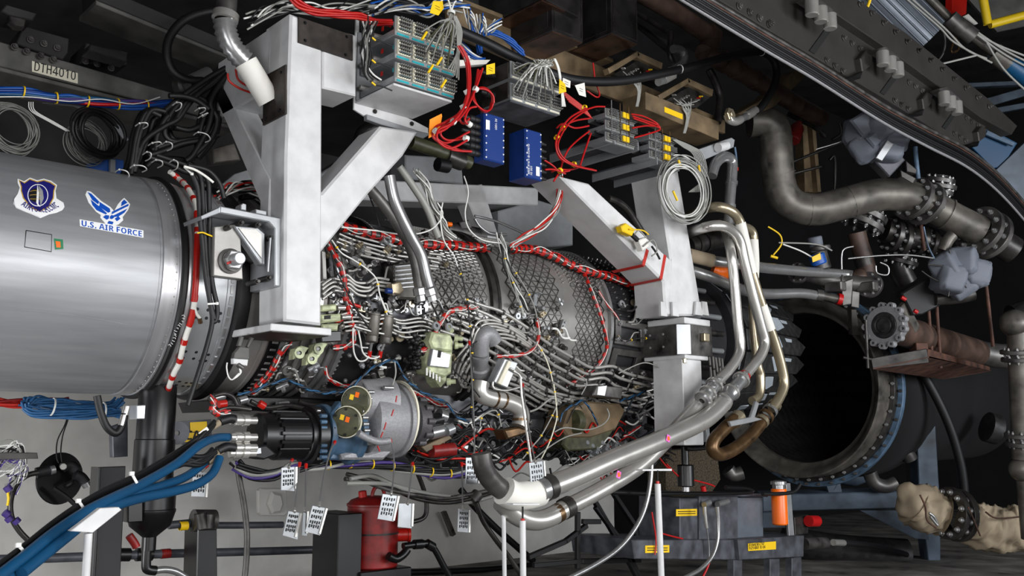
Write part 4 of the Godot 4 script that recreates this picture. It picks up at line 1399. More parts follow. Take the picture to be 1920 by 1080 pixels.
	for s in ["875,172 880,182", "868,200 874,212", "850,228 858,234", "817,246 824,252", "876,110 878,116", "880,233 884,236", "874,259 880,260", "892,167 900,173"]:
		var g := pts(s, "z", 1.25)
		tie(t, "white_band", M.white_wire, g[0], g[1] - g[0], 0.016, 0.012)
	t = thing("red_loom", "loom of red wires falling in loops right of the second blue box", "wires")
	for s in ["1100,203 1070,220 1050,245 1042,270 1050,295 1075,310 1118,320", "1102,205 1072,226 1054,250 1046,275 1058,298 1085,312 1112,318", "1106,222 1080,226 1060,236 1046,255 1044,285 1056,305", "1105,246 1084,262 1066,280 1056,300 1050,320 1038,340", "1108,250 1096,285 1088,310", "1104,236 1078,240 1056,232 1044,240",
			"1034,322 1048,318 1070,318 1090,312", "1020,300 1036,310 1050,322 1068,320", "1022,318 1040,318 1060,326", "1134,200 1118,200 1104,204 1096,206"]:
		part_tube(t, "wire", M.red_wire, 0.006, s, "z", 1.12 + rng.randf_range(-0.04, 0.05), 7, 6)
	for s in ["1056,240 1060,234", "1044,258 1048,252", "1076,308 1084,312", "1096,202 1104,206", "1050,320 1056,314"]:
		var g := pts(s, "z", 1.13)
		tie(t, "yellow_band", M.yellow, g[0], g[1] - g[0], 0.018, 0.008)
	t = thing("red_loom", "short loop of red wires left of the right small terminal rack", "wires")
	for s in ["1186,218 1210,226 1236,236 1210,236 1186,240", "1188,222 1216,232 1238,242 1212,252 1190,258", "1184,214 1206,218 1230,230 1238,240"]:
		part_tube(t, "wire", M.red_wire, 0.006, s, "z", 1.08, 7, 6)
	t = thing("red_loom", "dark red wires trailing behind the second terminal rack", "wires")
	for k in 7: part_tube(t, "wire", M.red_sleeve, 0.005, "%d,%d %d,%d %d,%d" % [1048 + k * 3, 166 + k * 4, 1070 + k * 3, 182 + k * 4, 1098 + k * 2, 204 + k * 3], "z", 0.92, 6, 4)
	W("red_wire", M.red_wire, 0.006, "1112,118 1116,150 1124,176 1118,182 1100,170", "z", 0.8, "single red wire hooked under the tan beam", "wire")
	# pale and red wires over the top of the column
	bundle("red_loom", "red cable loom running across the top of the white column to the racks", "cables", [M.red_wire, M.red_sleeve], "545,-10 560,8 590,20 630,26 670,30 700,40 735,44", "z", 0.95, 0.008, 0.012, 5)
	bundle("wire_loom", "pale wires sweeping over the white column top from the left", "wires", [M.grey_wire, M.white_wire, M.black_rubber], "470,40 500,22 540,12 580,18 620,22 660,14 700,12", "z", 0.8, 0.005, 0.03, 9)
	bundle("wire_loom", "grey and black wires piled above the three-shelf rack", "wires", [M.grey_wire, M.black_rubber, M.white_wire, M.blue_wire], "700,20 740,8 780,14 800,20 830,6 870,10", "z", 0.95, 0.006, 0.03, 10)
	t = thing("wire_drop", "dark and white wires hanging on the left side of the three-shelf rack", "wires")
	for k in 9: part_tube(t, "wire", [M.ink, M.white_wire, M.ink, M.grey_wire][k % 4], 0.0045, "%d,40 %d,70 %d,100 %d,135 %d,150" % [676 + k * 4, 680 + (k * 7) % 20, 678 + (k * 5) % 24, 681 + (k * 3) % 16, 690 + (k * 5) % 30], "z", 1.0 + 0.02 * k, 6, 5)
	for k in 3:
		var s := 50 + k * 42
		W("ground_wire", M.black_rubber, 0.004, "690,%d 692,%d 700,%d 716,%d 735,%d" % [s - 20, s + 10, s + 24, s + 28, s + 36], "z", 1.12, "thin black wire looping at the open left side of the rack, %s" % ["top shelf", "middle shelf", "bottom shelf"][k], "wire")
		W("cable_tie", M.yellow, 0.005, "697,%d 704,%d" % [s + 20, s + 26], "z", 1.13, "yellow wire tie at the open left side of the rack, %s" % ["top shelf", "middle shelf", "bottom shelf"][k], "cable tie")
	# grey wires combed down over the racks
	t = thing("wire_comb", "fan of grey wires tied at the top and combed down over the three-shelf rack", "wires")
	for k in 16:
		var ex := 790.0 + (k * 41) % 64
		var ey := 60.0 + (k * 29) % 66
		part_tube(t, "wire", [M.grey_wire, M.olive, M.grey_wire, M.pipe_grey][k % 4], 0.0042, "%d,22 %d,36 %d,%d %d,%d" % [846 + k % 5, 842 + k % 6, (846 + ex) / 2 + 6, 40 + k, ex, ey], "z", 1.24, 6, 5)
	for k in 6: part_tube(t, "wire", M.grey_wire, 0.0042, "%d,30 %d,60 %d,100 %d,%d" % [850 + k, 856 + k * 2, 856 + k, 840 + k * 4, 130 + k * 4], "z", 1.22, 6, 5)
	tie(t, "white_band", M.white_wire, zp(846, 24, 1.24), Vector3(0.2, 1, 0), 0.022, 0.008)
	for s in ["846,22 851,6 855,2", "846,22 842,4 838,-4"]: part_tube(t, "tail", M.white_wire, 0.005, s, "z", 1.24, 6, 4)
	for s in [[828, 108], [836, 150], [812, 122], [800, 60]]: part_tube(t, "yellow_sleeve", M.yellow, 0.007, "%d,%d %d,%d" % [s[0], s[1], s[0] - 9, s[1] + 14], "z", 1.25, 6, 2)
	t = thing("wire_comb", "grey and yellow wires combed over the two-shelf rack behind the blue boxes", "wires")
	for k in 26:
		var ex := 962.0 + (k * 37) % 84
		var ey := 130.0 + (k * 23) % 60
		part_tube(t, "wire", [M.grey_wire, M.olive, M.grey_wire, M.pipe_grey, M.white_wire][k % 5], 0.0042, "%d,112 %d,122 %d,%d %d,%d" % [1000 + (k * 7) % 40, 1006 + (k * 5) % 34, (1020 + ex) / 2, 118 + (k * 3) % 16, ex, ey], "z", 1.15, 6, 4)
	for k in 4: part_tube(t, "wire", M.white_wire, 0.004, "%d,110 %d,130 %d,170 %d,200" % [1038 + k, 1046 + k, 1052 + k, 1054 + k * 2], "z", 1.12, 6, 4)
	for s in [["yellow flag label hanging over the three-shelf rack at the top edge", "812,2 830,2 832,16 822,29 806,24", 1.2, "yellow"], ["yellow paper label on the wires beside the left blue box", "912,122 928,118 928,138 912,140", 1.2, "yellow"], ["yellow label on the wires of the two-shelf rack, right end", "1049,148 1060,158 1062,172 1048,176", 1.16, "yellow"],
			["white paper label with small print among wires above the small racks", "1056,146 1070,152 1069,165 1054,160", 1.14, "white_tape"], ["second white paper label hanging lower beside the small racks", "1078,160 1096,155 1099,182 1086,178", 1.14, "white_tape"]]:
		t = thing("wire_label", s[0], "label")
		slab("sheet", M[s[3]], s[1], s[2], 0.002, 0.0, t)
		var q := pts(s[1], "z", s[2] + 0.002)
		var c := Vector3.ZERO
		for p in q: c += p / q.size()
		for i in 2:
			b = Bag.new()
			bar(b, c + Vector3(-0.015, 0.008 - i * 0.014, 0), c + Vector3(0.015, 0.005 - i * 0.014, 0), 0.003, 0.001, 0)
			P(b, "print_line", M.ink, t)
	# blue and white wires behind
	bundle("blue_loom", "bright blue wire loom arching over the tan beam", "wires", [M.blue_wire], "900,100 900,70 925,60 955,75 975,95 980,105", "z", 0.75, 0.007, 0.012, 6)
	bundle("blue_loom", "blue wires rising behind the rack beside the black hose", "wires", [M.blue_wire, M.blue_wire, M.white_wire], "862,78 875,95 890,108 905,112", "z", 0.85, 0.006, 0.012, 6)
	for k in 3: bundle("wire_spray", "cut white and blue wire ends fanning out above the black hose, %s" % ["left spray", "middle spray", "right spray"][k], "wires", [M.white_wire, M.blue_wire, M.grey_wire], ["876,20 884,40 890,64", "900,30 905,48 903,66", "935,40 922,52 912,62"][k], "z", 0.8, 0.005, 0.02, 7, "wire sprays above the black hose")
	slab("paper_stack", M.white_tape, "862,112 920,112 912,120 862,124", 0.9, 0.05, 0.002)
	tag(get_child(-1), "stack of white cards lying on the beam behind the racks", "cards")
	# coil of grey wires by the right frame
	t = thing("wire_coil", "big loose coil of grey wires hanging on the right white frame", "coil")
	for k in 16:
		var p := PackedVector3Array()
		var c := zp(1278 + (k * 5) % 12, 352 + (k * 3) % 10, 1.0 + 0.008 * k)
		var rx := 0.20 * rng.randf_range(0.75, 1.1)
		for i in 15:
			var g := TAU * i / 14 + k * 0.4
			p.append(c + Vector3(cos(g) * rx, sin(g) * rx * 1.15, 0.05 * cos(g)))
		b = Bag.new()
		tube(b, p, 0.0048, 6, 3)
		P(b, "loop", M.grey_wire if k % 3 else M.white_wire, t)
	for k in 7: part_tube(t, "lead", M.grey_wire, 0.0045, "%d,262 %d,275 %d,290 %d,330 %d,360" % [1262 + k, 1280 + k * 3, 1300 + k * 3, 1312 + k * 2, 1310 - k * 3], "z", 1.06, 6, 5)
	for s in ["1272,300 1276,312", "1262,358 1270,376", "1310,310 1312,322"]: part_tube(t, "yellow_tag", M.yellow, 0.009, s, "z", 1.09, 6, 2)

func build_overhead():
	# long tan beam behind the racks, tan trays, dark cabinets, the black hose
	var t := thing("tan_beam", "long tan steel beam running behind the terminal racks", "beam")
	slab("web", M.tan_steel, "840,-8 960,52 1210,160 1360,226 1360,250 1205,205 960,112 840,60", 0.55, 0.03, 0.004, t)
	slab("upper_flange", M.tan_steel, "840,-14 1150,110 1150,116 840,-6", 0.62, 0.2, 0.003, t)
	t = thing("tan_box_beam", "tan box beam with round holes underneath beside the right terminal boards", "beam")
	slab("front_face", M.tan_steel, "1211,172 1348,228 1348,262 1211,204", 0.86, 0.22, 0.004, t)
	for i in 6:
		var b := Bag.new()
		var q := zp(1222 + i * 18, 214 + i * 7, 0.76)
		rod(b, q, q + Vector3(0, -0.012, 0), 0.022, 0.022, 12)
		P(b, "hole_shade", M.ink, t)  # dark disc drawn as the shaded inside of a hole
	slab("paint_patch", M.yellow, "1246,200 1280,214 1280,224 1246,210", 0.862, 0.002, 0.0, t)
	for k in 2:
		t = thing("terminal_board", ["tan framed terminal board with loose leads, farther left under the black hose", "tan framed terminal board with loose leads above the tan box beam"][k], "board")
		var ox: float = [0, 95][k]
		var oy: float = [0, 50][k]
		var b := Bag.new()
		for s in ["1140,128 1196,96 1200,104 1144,138", "1195,96 1243,118 1241,130 1196,108"]:
			var q := PackedVector3Array()
			for p in s.split(" "): q.append(zp(float(p.split(",")[0]) + ox, float(p.split(",")[1]) + oy, 0.85))
			prism(b, q, Vector3(0, 0, -0.05), 0.003)
		P(b, "frame", M.tan_steel, t)
		b = Bag.new()
		var q := PackedVector3Array()
		for p in ["1150,140", "1197,112", "1240,130", "1212,152", "1180,150"]: q.append(zp(float(p.split(",")[0]) + ox, float(p.split(",")[1]) + oy, 0.82))
		prism(b, q, Vector3(0, 0, -0.03), 0.002)
		P(b, "board", M.dark_steel, t)
		for i in 14:
			b = Bag.new()
			var c := zp(1165 + ox + (i * 17) % 55, 128 + oy + (i * 7) % 18, 0.835)
			rod(b, c, c + Vector3(0.005, -0.005, 0.03), 0.007, 0.005, 8)
			P(b, "terminal", [M.bright_steel, M.steel, M.red_wire, M.yellow][i % 4 if i % 3 == 0 else 0], t)
		for i in 12: part_tube(t, "lead", M.grey_wire, 0.004, "%d,%d %d,%d %d,%d %d,%d" % [1168 + ox + (i * 11) % 50, 134 + oy + (i * 5) % 14, 1185 + ox + (i * 5) % 20, 150 + oy, 1196 + ox + i % 6 - k * 4, 172 + oy, 1192 + ox + i % 5 - k * 6, 200 + oy], "z", 0.88, 6, 4)
	# cabinets hung at the top
	t = thing("hung_cabinet", "dark steel cabinet with a coppery underside at the top centre", "cabinet")
	slab("front", M.cabinet, "1010,-70 1085,-35 1085,32 1017,-4", 1.0, 0.7, 0.005, t)
	var b := Bag.new()
	var p0 := zp(1016, -2, 1.0)
	var p1 := zp(1085, 32, 1.0)
	abox(b, Vector3(p0.x + 0.01, p0.y - 0.008, 0.32), Vector3(p1.x - 0.01, p0.y + 0.004, 0.99), 0.002)
	P(b, "underside", M.copper_panel, t)
	for k in 2:
		t = thing("hung_cabinet", ["small dark cabinet between the two larger cabinets at the top", "dark steel cabinet with a framed front at the top, nearest the rusty pipe"][k], "cabinet")
		var xa: float = [1036, 1147][k]
		var ya: float = [57, 62][k]
		var a := zp(xa, ya, 0.95)
		var c := zp(xa + [58, 50][k], ya + [30, 24][k], 0.95)
		b = Bag.new()
		abox(b, Vector3(a.x, a.y, 0.52), Vector3(c.x, a.y + 0.45, 0.95), 0.006)
		P(b, "body", M.cabinet, t)
		b = Bag.new()
		abox(b, Vector3(a.x + 0.006, a.y - 0.006, 0.53), Vector3(c.x - 0.006, a.y + 0.002, 0.945), 0.002)
		P(b, "underside", M.copper_panel, t)
		b = Bag.new()
		for s in [[0.012, 0.022, 0.02, 0.42], [c.x - a.x - 0.022, c.x - a.x - 0.012, 0.02, 0.42], [0.012, c.x - a.x - 0.012, 0.012, 0.022]]: abox(b, Vector3(a.x + s[0], a.y + s[2], 0.948), Vector3(a.x + s[1], a.y + s[3], 0.956), 0.002)
		P(b, "front_frame", M.dark_steel, t)
		b = Bag.new()
		abox(b, Vector3(a.x - 0.006, a.y + 0.03, 0.56), Vector3(a.x + 0.001, a.y + 0.42, 0.91), 0.002)
		P(b, "side_door", M.cabinet, t)
	t = thing("black_hose", "thick black hose sagging from the racks to a steel elbow at the upper right", "hose")
	part_tube(t, "hose", M.black_rubber, 0.031, "820,40 870,62 915,82 960,105 1010,128 1060,146 1110,153 1170,151 1230,140 1290,127 1350,110 1400,99 1432,98 1452,116 1456,142 1446,172 1428,200 1412,212", "z", 0.98, 14, 6)
	for s in ["1272,124 1276,136", "1420,93 1430,106"]:
		var g := pts(s, "z", 1.02)
		tie(t, "cable_tie", M.white_wire, pts("1274,130" if s[1] == "2" else "1428,97", "z", 0.98)[0], Vector3(1, 0.2, 0), 0.034, 0.005)
	part_tube(t, "ferrule", M.bright_steel, 0.036, "1416,207 1400,217", "z", 0.98, 14, 1)
	part_tube(t, "ferrule", M.steel, 0.030, "1400,217 1385,226", "z", 0.98, 6, 1)
	part_tube(t, "elbow", M.bright_steel, 0.034, "1388,224 1378,228 1368,224 1364,214", "z", 0.98, 14, 4)
	b = Bag.new()
	hexnut(b, zp(1366, 216, 0.98), Vector3(0, 0, 1), 0.055, 0.03)
	P(b, "nut", M.gold_steel, t)
	t = thing("pipe_elbow", "short bright steel pipe elbow above the black hose", "pipe")
	part_tube(t, "elbow", M.steel, 0.033, "1262,92 1276,94 1283,106 1278,120 1266,128 1256,134", "z", 0.8, 14, 5)
	part_tube(t, "union", M.bright_steel, 0.036, "1262,140 1244,150", "z", 0.95, 6, 1)
	part_tube(t, "union", M.steel, 0.030, "1244,150 1234,154", "z", 0.95, 14, 1)
	t = thing("rusty_pipe", "rusty brown pipe with sleeves along the underside of the hull edge", "pipe")
	part_tube(t, "pipe", M.rust_pipe, 0.075, "1190,-20 1260,20 1320,60 1334,72", "z", 0.75, 18, 3)
	part_tube(t, "elbow", M.rust_pipe, 0.078, "1334,66 1332,84 1320,100", "z", 0.75, 18, 4)
	part_tube(t, "pipe", M.rust_pipe, 0.080, "1318,96 1360,118 1400,140 1440,164 1500,200 1540,222", "z", 0.75, 18, 3)
	for s in ["1326,62 1338,72", "1352,113 1362,119", "1378,128 1386,133", "1412,147 1420,152"]: part_tube(t, "sleeve", M.rust_pipe, 0.088, s, "z", 0.75, 18, 1)
	for k in 5: W("dark_pipe", M.dark_steel, 0.022 + 0.006 * (k % 3), ["1140,-10 1220,40 1250,58", "1100,0 1180,36 1260,100", "1330,130 1350,180 1345,230", "1258,60 1256,100 1262,118", "1480,214 1530,240 1545,255"][k], "z", [0.2, 0.0, 0.6, 0.7, 0.45][k], ["dark conduit above the right hung cabinet", "thin dark conduit behind the right hung cabinet", "dark cable dropping beside the right terminal board", "dark strap rod above the bright pipe elbow", "dark conduit end under the hull seal"][k], "conduit", "", 10)
	t = thing("tan_bracket", "tan bent steel bracket under the hull seal with a dark gap behind", "bracket")
	slab("leg", M.tan_steel, "1398,222 1452,200 1506,148 1512,138 1490,132 1440,180 1385,212", 0.8, 0.14, 0.005, t)
	t = thing("tan_channel", "upright tan steel channel behind the large grey pipe", "channel")
	slab("web", M.tan_steel, "1505,225 1525,225 1538,360 1510,360", 0.0, 0.1, 0.004, t)
	slab("lip", M.tan_steel, "1522,225 1528,226 1540,360 1534,360", 0.06, 0.1, 0.003, t)
	t = thing("limit_switch", "white round switch on a pale bracket left of the large grey pipe", "switch")
	slab("bracket", M.grey_paint, "1310,280 1372,258 1378,262 1376,276 1320,300", 0.9, 0.06, 0.004, t)
	part_tube(t, "drum", M.white_paint, 0.036, "1346,277 1362,273", "z", 0.94, 18, 1)
	part_tube(t, "stem", M.pale_blue, 0.008, "1378,276 1381,300 1382,318", "z", 0.92, 8, 2)
	part_tube(t, "red_tip", M.red_sleeve, 0.011, "1382,314 1382,320", "z", 0.92, 8, 1)
	t = thing("dark_cylinder", "dark ribbed cylinder half hidden behind the bends of the steel tubes", "cylinder")
	part_tube(t, "body", M.dark_steel, 0.075, "1288,462 1330,452 1366,444", "z", 0.7, 18, 1)
	for s in ["1300,459 1304,458", "1316,455 1320,454", "1350,448 1366,444"]: part_tube(t, "rib", M.dark_steel, 0.085, s, "z", 0.7, 18, 1)
	t = thing("red_fire_bottle", "small dark red bottle hanging from a pipe under the hull seal", "bottle")
	b = Bag.new()
	var q := pts("1486,264 1500,226", "z", 0.5)
	lathe(b, q[0], q[1] - q[0], prof("0,0 .06,.0 .066,.012 .066,.17 .05,.20 .03,.21 .03,.24 0,.24"), 20)
	P(b, "body", M.red_paint, t)
	b = Bag.new()
	rod(b, q[1], zp(1508, 208, 0.5), 0.014)
	P(b, "stem", M.dark_steel, t)
func dplate(b: Bag, s: String, d: float, thick: float, bev := 0.004):   # plate facing the camera side of the hall at a distance d
	prism(b, pts(s, "d", d), fw * thick, bev)
func flange(t: Node3D, at: Vector3, axis: Vector3, r: float, hole: float, w: float, n: int, m: Material, called := "flange") -> MeshInstance3D:
	var b := Bag.new()
	var d := axis.normalized()
	lathe(b, at - d * w / 2, d, PackedVector2Array([Vector2(hole, 0), Vector2(r - 0.004, 0), Vector2(r, 0.004), Vector2(r, w - 0.004), Vector2(r - 0.004, w), Vector2(hole, w)]), 40)
	var o := P(b, called, m, t)
	var bm := bolt_mesh(r * 0.085, r * 0.14)
	var bs := basis_to(d)
	for i in n:
		var a := TAU * (i + 0.5) / n
		var rr := (r + hole) * 0.5
		if hole < r * 0.3: rr = r * 0.8
		for s in [-1, 1]:
			var y: Vector3 = d * s
			I(bm, Transform3D(basis_to(y), at + (bs.x * cos(a) + bs.z * sin(a)) * rr + y * w / 2), "bolt", M.steel, o)
	return o
func jacket(called: String, label: String, s: String, d: float, r: Vector3, m: Material, sd: int):   # a soft quilted cover: lumpy body, seams and straps
	var t := thing(called, label, "insulation jacket")
	var q := pts(s, "d", d)
	var b := Bag.new()
	for k in 5:
		var bs := Basis(fw, 0.5 * sin(k * 2.1 + sd)) * Basis(up, 0.5 + 0.4 * cos(k * 1.7 + sd))
		b = Bag.new()
		pillow(b, Transform3D(bs, q[0] + rt * r.x * 0.55 * cos(k * 1.256 + sd) + up * r.y * 0.5 * sin(k * 1.256 + sd) - fw * 0.03 * k), r * Vector3(1.15, 1.2, 1.1), 0.12, sd + k)
		smooth_normals(b)
		P(b, "cover_panel", m, t)
	return [t, q]
func build_exhaust():
	var o := Vector3(0, 1.74, 0)
	var t := thing("exhaust_ring", "huge round exhaust collector mouth with grey and blue bolted flanges behind the nozzle", "exhaust")
	var b := Bag.new()
	lathe(b, o, Vector3.RIGHT, prof(".60,11.9 .66,9.4 .72,8.75 .742,8.37"), 80)
	P(b, "inner_cone", M.nozzle_dark, t)  # dark colour also stands for the unlit depth inside
	b = Bag.new()
	lathe(b, o, Vector3.RIGHT, prof(".735,8.40 .742,8.365 .762,8.35 .772,8.345 .80,8.31 .806,8.30 .85,8.25 .868,8.24 .88,8.245 .884,8.27 .884,8.44"), 80)
	P(b, "lip", M.pipe_grey, t)
	b = Bag.new()
	lathe(b, o, Vector3.RIGHT, prof(".884,8.44 .888,8.43 .922,8.435 .925,8.44 .925,8.50 .80,8.5"), 80)
	var f := P(b, "inner_flange", M.dark_steel, t)
	var bm := bolt_mesh(0.012, 0.03)
	for i in 44: I(bm, Transform3D(Basis(Vector3.BACK, PI / 2), o + Vector3(8.434, sin(TAU * i / 44) * 0.906, cos(TAU * i / 44) * 0.906)), "bolt", M.steel, f)
	b = Bag.new()
	lathe(b, o, Vector3.RIGHT, prof(".92,8.50 .97,8.50 .975,8.505 .975,8.55 .90,8.555"), 80)
	f = P(b, "outer_flange", M.pale_blue, t)
	for i in 44: I(bm, Transform3D(Basis(Vector3.BACK, PI / 2), o + Vector3(8.5, sin(TAU * (i + 0.5) / 44) * 0.95, cos(TAU * (i + 0.5) / 44) * 0.95)), "bolt", M.dull_steel, f)
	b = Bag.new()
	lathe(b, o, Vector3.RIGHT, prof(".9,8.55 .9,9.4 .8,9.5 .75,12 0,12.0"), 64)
	P(b, "barrel", M.unlit_dark, t)  # barrel coloured as dark as the unlit space around it
	for s in ["1560,880 1600,895 1640,868 1660,840", "1640,850 1690,800 1702,745 1740,700"]:
		b = Bag.new()
		tube(b, pts(s, "d", 9.9), 0.10, 8, 3)
		P(b, "rib_box", M.blue_grey, t)
	t = thing("blue_stand", "blue grey steel stand with a leaning post and beam under the exhaust mouth", "stand")
	b = Bag.new()
	var q := pts("1716,757 1752,757 1762,930 1764,1057 1742,1060 1724,930", "d", 9.6)
	prism(b, q, fw * 0.2, 0.008)
	P(b, "post", M.blue_grey, t)
	b = Bag.new()
	dplate(b, "1430,928 1560,925 1730,920 1735,952 1560,956 1430,960", 9.5, 0.2, 0.01)
	P(b, "cross_beam", M.blue_grey, t)
	b = Bag.new()
	dplate(b, "1612,957 1735,957 1742,1012 1715,1010", 9.55, 0.03, 0.004)
	P(b, "gusset", M.blue_grey, t)
	b = Bag.new()
	dplate(b, "1702,700 1745,690 1760,750 1715,760 1690,800", 9.7, 0.2, 0.006)
	P(b, "head_plate", M.blue_grey, t)
	b = Bag.new()
	for s in ["1570,905 1580,928", "1548,905 1558,928"]: dplate(b, "%s %s %s %s" % [s.split(" ")[0], "1575,903", s.split(" ")[1], "1556,930"], 9.55, 0.1, 0.002)
	dplate(b, "1430,958 1480,958 1480,990 1430,990", 9.6, 0.05, 0.004)
	P(b, "bracket", M.blue_grey, t)
	for k in 3: W("drain_elbow", M.dull_steel, 0.07, ["1630,885 1640,905 1660,912 1680,905", "1680,840 1700,850 1708,862", "1365,880 1375,890 1392,886"][k], "d", 9.4, ["grey elbow pipe under the exhaust mouth beside the stand", "grey pipe stub behind the exhaust flange near the leaning post", "dark pipe elbow under the lip of the exhaust mouth"][k], "pipe", "", 14)
	W("black_hose", M.black_rubber, 0.043, "1722,688 1745,725 1768,770 1786,815 1800,865 1806,900 1808,925", "d", 9.0, "thick black hose hanging from the brown shelf to the canvas wrapped pipe", "hose", "", 14)

func build_pipes():
	var t := thing("main_pipe", "large grey elbowed pipe crossing the right side under the hull seal", "pipe")
	var p := "1405,228 1432,228 1450,240 1455,270 1458,320 1466,360 1490,386 1530,393 1580,382 1640,366 1690,366 1720,374"
	part_tube(t, "pipe", M.pipe_grey, 0.142, p, "d", 8.2, 26, 6)
	part_tube(t, "pipe", M.pipe_grey, 0.134, "1735,380 1790,410 1838,434", "d", 8.2, 26, 2)
	part_tube(t, "pipe", M.dark_steel, 0.125, "1840,434 1900,470", "d", 8.3, 20, 2)
	for s in ["1455,262 1456,268", "1461,330 1463,336", "1516,393 1524,393", "1594,378 1600,376", "1774,401 1780,404"]:
		var g := pts(s, "d", 8.2)
		tie(t, "weld_bead", M.pipe_grey, g[0], g[1] - g[0], 0.1465, 0.006)
	var ax := dp(1840, 434, 8.2) - dp(1735, 380, 8.2) + fw * 0.25
	for s in [[1712, 372, 0.20], [1734, 382, 0.20], [1836, 432, 0.225], [1852, 442, 0.225]]:
		flange(t, dp(s[0], s[1], 8.2), ax, s[2], 0.13, 0.05, 10, M.dull_steel)
	t = thing("pipe_valve", "dark bolted valve body hanging under the large grey pipe, nearest the elbow", "valve")
	for s in [[1616, 418, 0.20], [1624, 402, 0.19]]: flange(t, dp(s[0], s[1], 8.35), Vector3(0.25, 1, 0.45), s[2], 0.03, 0.05, 10, M.dull_steel)
	part_tube(t, "neck", M.dull_steel, 0.12, "1632,392 1616,425", "d", 8.35, 20, 1)
	t = thing("pipe_valve", "dark bolted valve flanges under the middle of the large grey pipe", "valve")
	for s in [[1672, 440, 0.17], [1688, 450, 0.17], [1722, 448, 0.15], [1740, 456, 0.15]]: flange(t, dp(s[0], s[1], 8.5), Vector3(0.9, -0.2, 0.5), s[2], 0.03, 0.05, 10, M.dark_steel)
	part_tube(t, "body", M.dark_steel, 0.11, "1660,432 1760,462", "d", 8.5, 20, 1)
	part_tube(t, "lower_body", M.dark_steel, 0.10, "1690,470 1686,500 1700,530", "d", 8.6, 18, 3)
	flange(t, dp(1688, 488, 8.6), Vector3(0, 1, 0.4), 0.16, 0.03, 0.04, 10, M.dark_steel)
	t = thing("pipe_valve", "dark round flange stack on top of the large grey pipe beside the jacket", "valve")
	for s in [[1762, 338, 0.13], [1760, 349, 0.15], [1758, 360, 0.13]]: flange(t, dp(s[0], s[1], 8.35), Vector3(-0.05, 1, 0.3), s[2], 0.02, 0.04, 10, M.dull_steel)
	part_tube(t, "stem", M.dull_steel, 0.08, "1764,330 1757,372", "d", 8.35, 16, 1)
	t = thing("brown_pipe", "heat-browned pipe dropping from the valve to a capped tee", "pipe")
	part_tube(t, "pipe", M.rust_pipe, 0.078, "1606,436 1612,460 1622,490 1625,512 1614,532", "d", 8.1, 18, 5)
	tie(t, "dark_band", M.dark_steel, dp(1620, 490, 8.1), dp(1624, 500, 8.1) - dp(1620, 488, 8.1), 0.081, 0.035)
	var b := Bag.new()
	ball(b, dp(1611, 520, 7.95), Vector3(0.072, 0.072, 0.072), 0.0, 0, 14)
	P(b, "cap", M.rust_pipe, t)
	t = thing("control_valve", "grey machined control valve with two flexible hoses entering from the left", "valve")
	part_tube(t, "body", M.dull_steel, 0.07, "1490,508 1530,518 1580,530 1640,534", "d", 7.9, 16, 3)
	for s in [[1496, 512, 0.09], [1560, 526, 0.10], [1630, 534, 0.11]]: flange(t, dp(s[0], s[1], 7.9), Vector3(1, -0.1, -0.2), s[2], 0.02, 0.05, 8, M.dull_steel)
	b = Bag.new()
	dplate(b, "1578,530 1600,522 1596,570 1580,573", 7.8, 0.05)
	dplate(b, "1598,545 1612,548 1611,578 1596,575", 7.82, 0.03)
	P(b, "bracket", M.dull_steel, t)
	b = Bag.new()
	for k in 2: abox(b, dp(1545 + k * 60, 548, 7.85), dp(1575 + k * 60, 530, 7.85) + Vector3(0, 0, 0.06), 0.01)
	P(b, "housing", M.dull_steel, t)
	t = thing("position_indicator", "small blue and yellow valve indicator above the control valve", "indicator")
	b = Bag.new()
	rod(b, dp(1542, 505, 7.8), dp(1534, 470, 7.8), 0.075, 0.07, 16)
	P(b, "base", M.dull_steel, t)
	b = Bag.new()
	rod(b, dp(1536, 496, 7.74), dp(1530, 476, 7.74), 0.066, 0.066, 18)
	P(b, "drum", M.blue_wire, t)
	b = Bag.new()
	dplate(b, "1522,482 1538,474 1540,486 1524,492", 7.655, 0.01, 0.002)
	P(b, "window", M.yellow, t)
	b = Bag.new()
	rod(b, dp(1533, 474, 7.8), dp(1527, 444, 7.8), 0.055, 0.06, 16)
	P(b, "motor_cap", M.insulator, t)
	b = Bag.new()
	rod(b, dp(1538, 470, 7.8), dp(1537, 460, 7.8), 0.085, 0.085, 18)
	P(b, "collar", M.dull_steel, t)
	t = thing("steel_hose", "braided steel hose with a cloth sleeve entering the control valve, upper one", "hose")
	part_tube(t, "hose", M.steel, 0.042, "1290,478,6.9 1340,490,7.0 1400,497,7.2 1440,503,7.4 1520,510,7.7 1580,514,7.9 1598,516,7.9", "d", 7.0, 14, 5)
	part_tube(t, "cloth_sleeve", M.canvas, 0.052, "1290,478,6.9 1318,485,6.95 1334,489,7.0", "d", 7.0, 12, 3)
	t = thing("steel_hose", "braided steel hose with a red cap entering the control valve, lower one", "hose")
	part_tube(t, "hose", M.steel, 0.042, "1296,508,6.9 1340,522,7.0 1400,546,7.3 1440,551,7.5 1500,550,7.7 1530,554,7.8", "d", 7.0, 14, 5)
	part_tube(t, "union", M.dull_steel, 0.052, "1530,553 1542,555", "d", 7.8, 8, 1)
	part_tube(t, "end_pipe", M.pipe_grey, 0.035, "1542,555 1572,561", "d", 7.8, 14, 1)
	part_tube(t, "red_cap", M.red_wire, 0.048, "1570,560 1578,562", "d", 7.8, 16, 1)
	t = thing("orange_hose", "short coiled orange hose behind the steel tubes right of the white frame", "hose")
	b = Bag.new()
	tube(b, pts("1336,506 1352,510 1372,505", "d", 7.1), 0.055, 14, 4, 0.012, 2)
	P(b, "bellows", M.orange, t)
	# flanged pipe lying on the brown shelf
	t = thing("flanged_pipe", "brown grey pipe with an open toothed flange lying on a rusty shelf", "pipe")
	var a := dp(1657, 610, 8.0)
	var c := dp(1830, 662, 9.0)
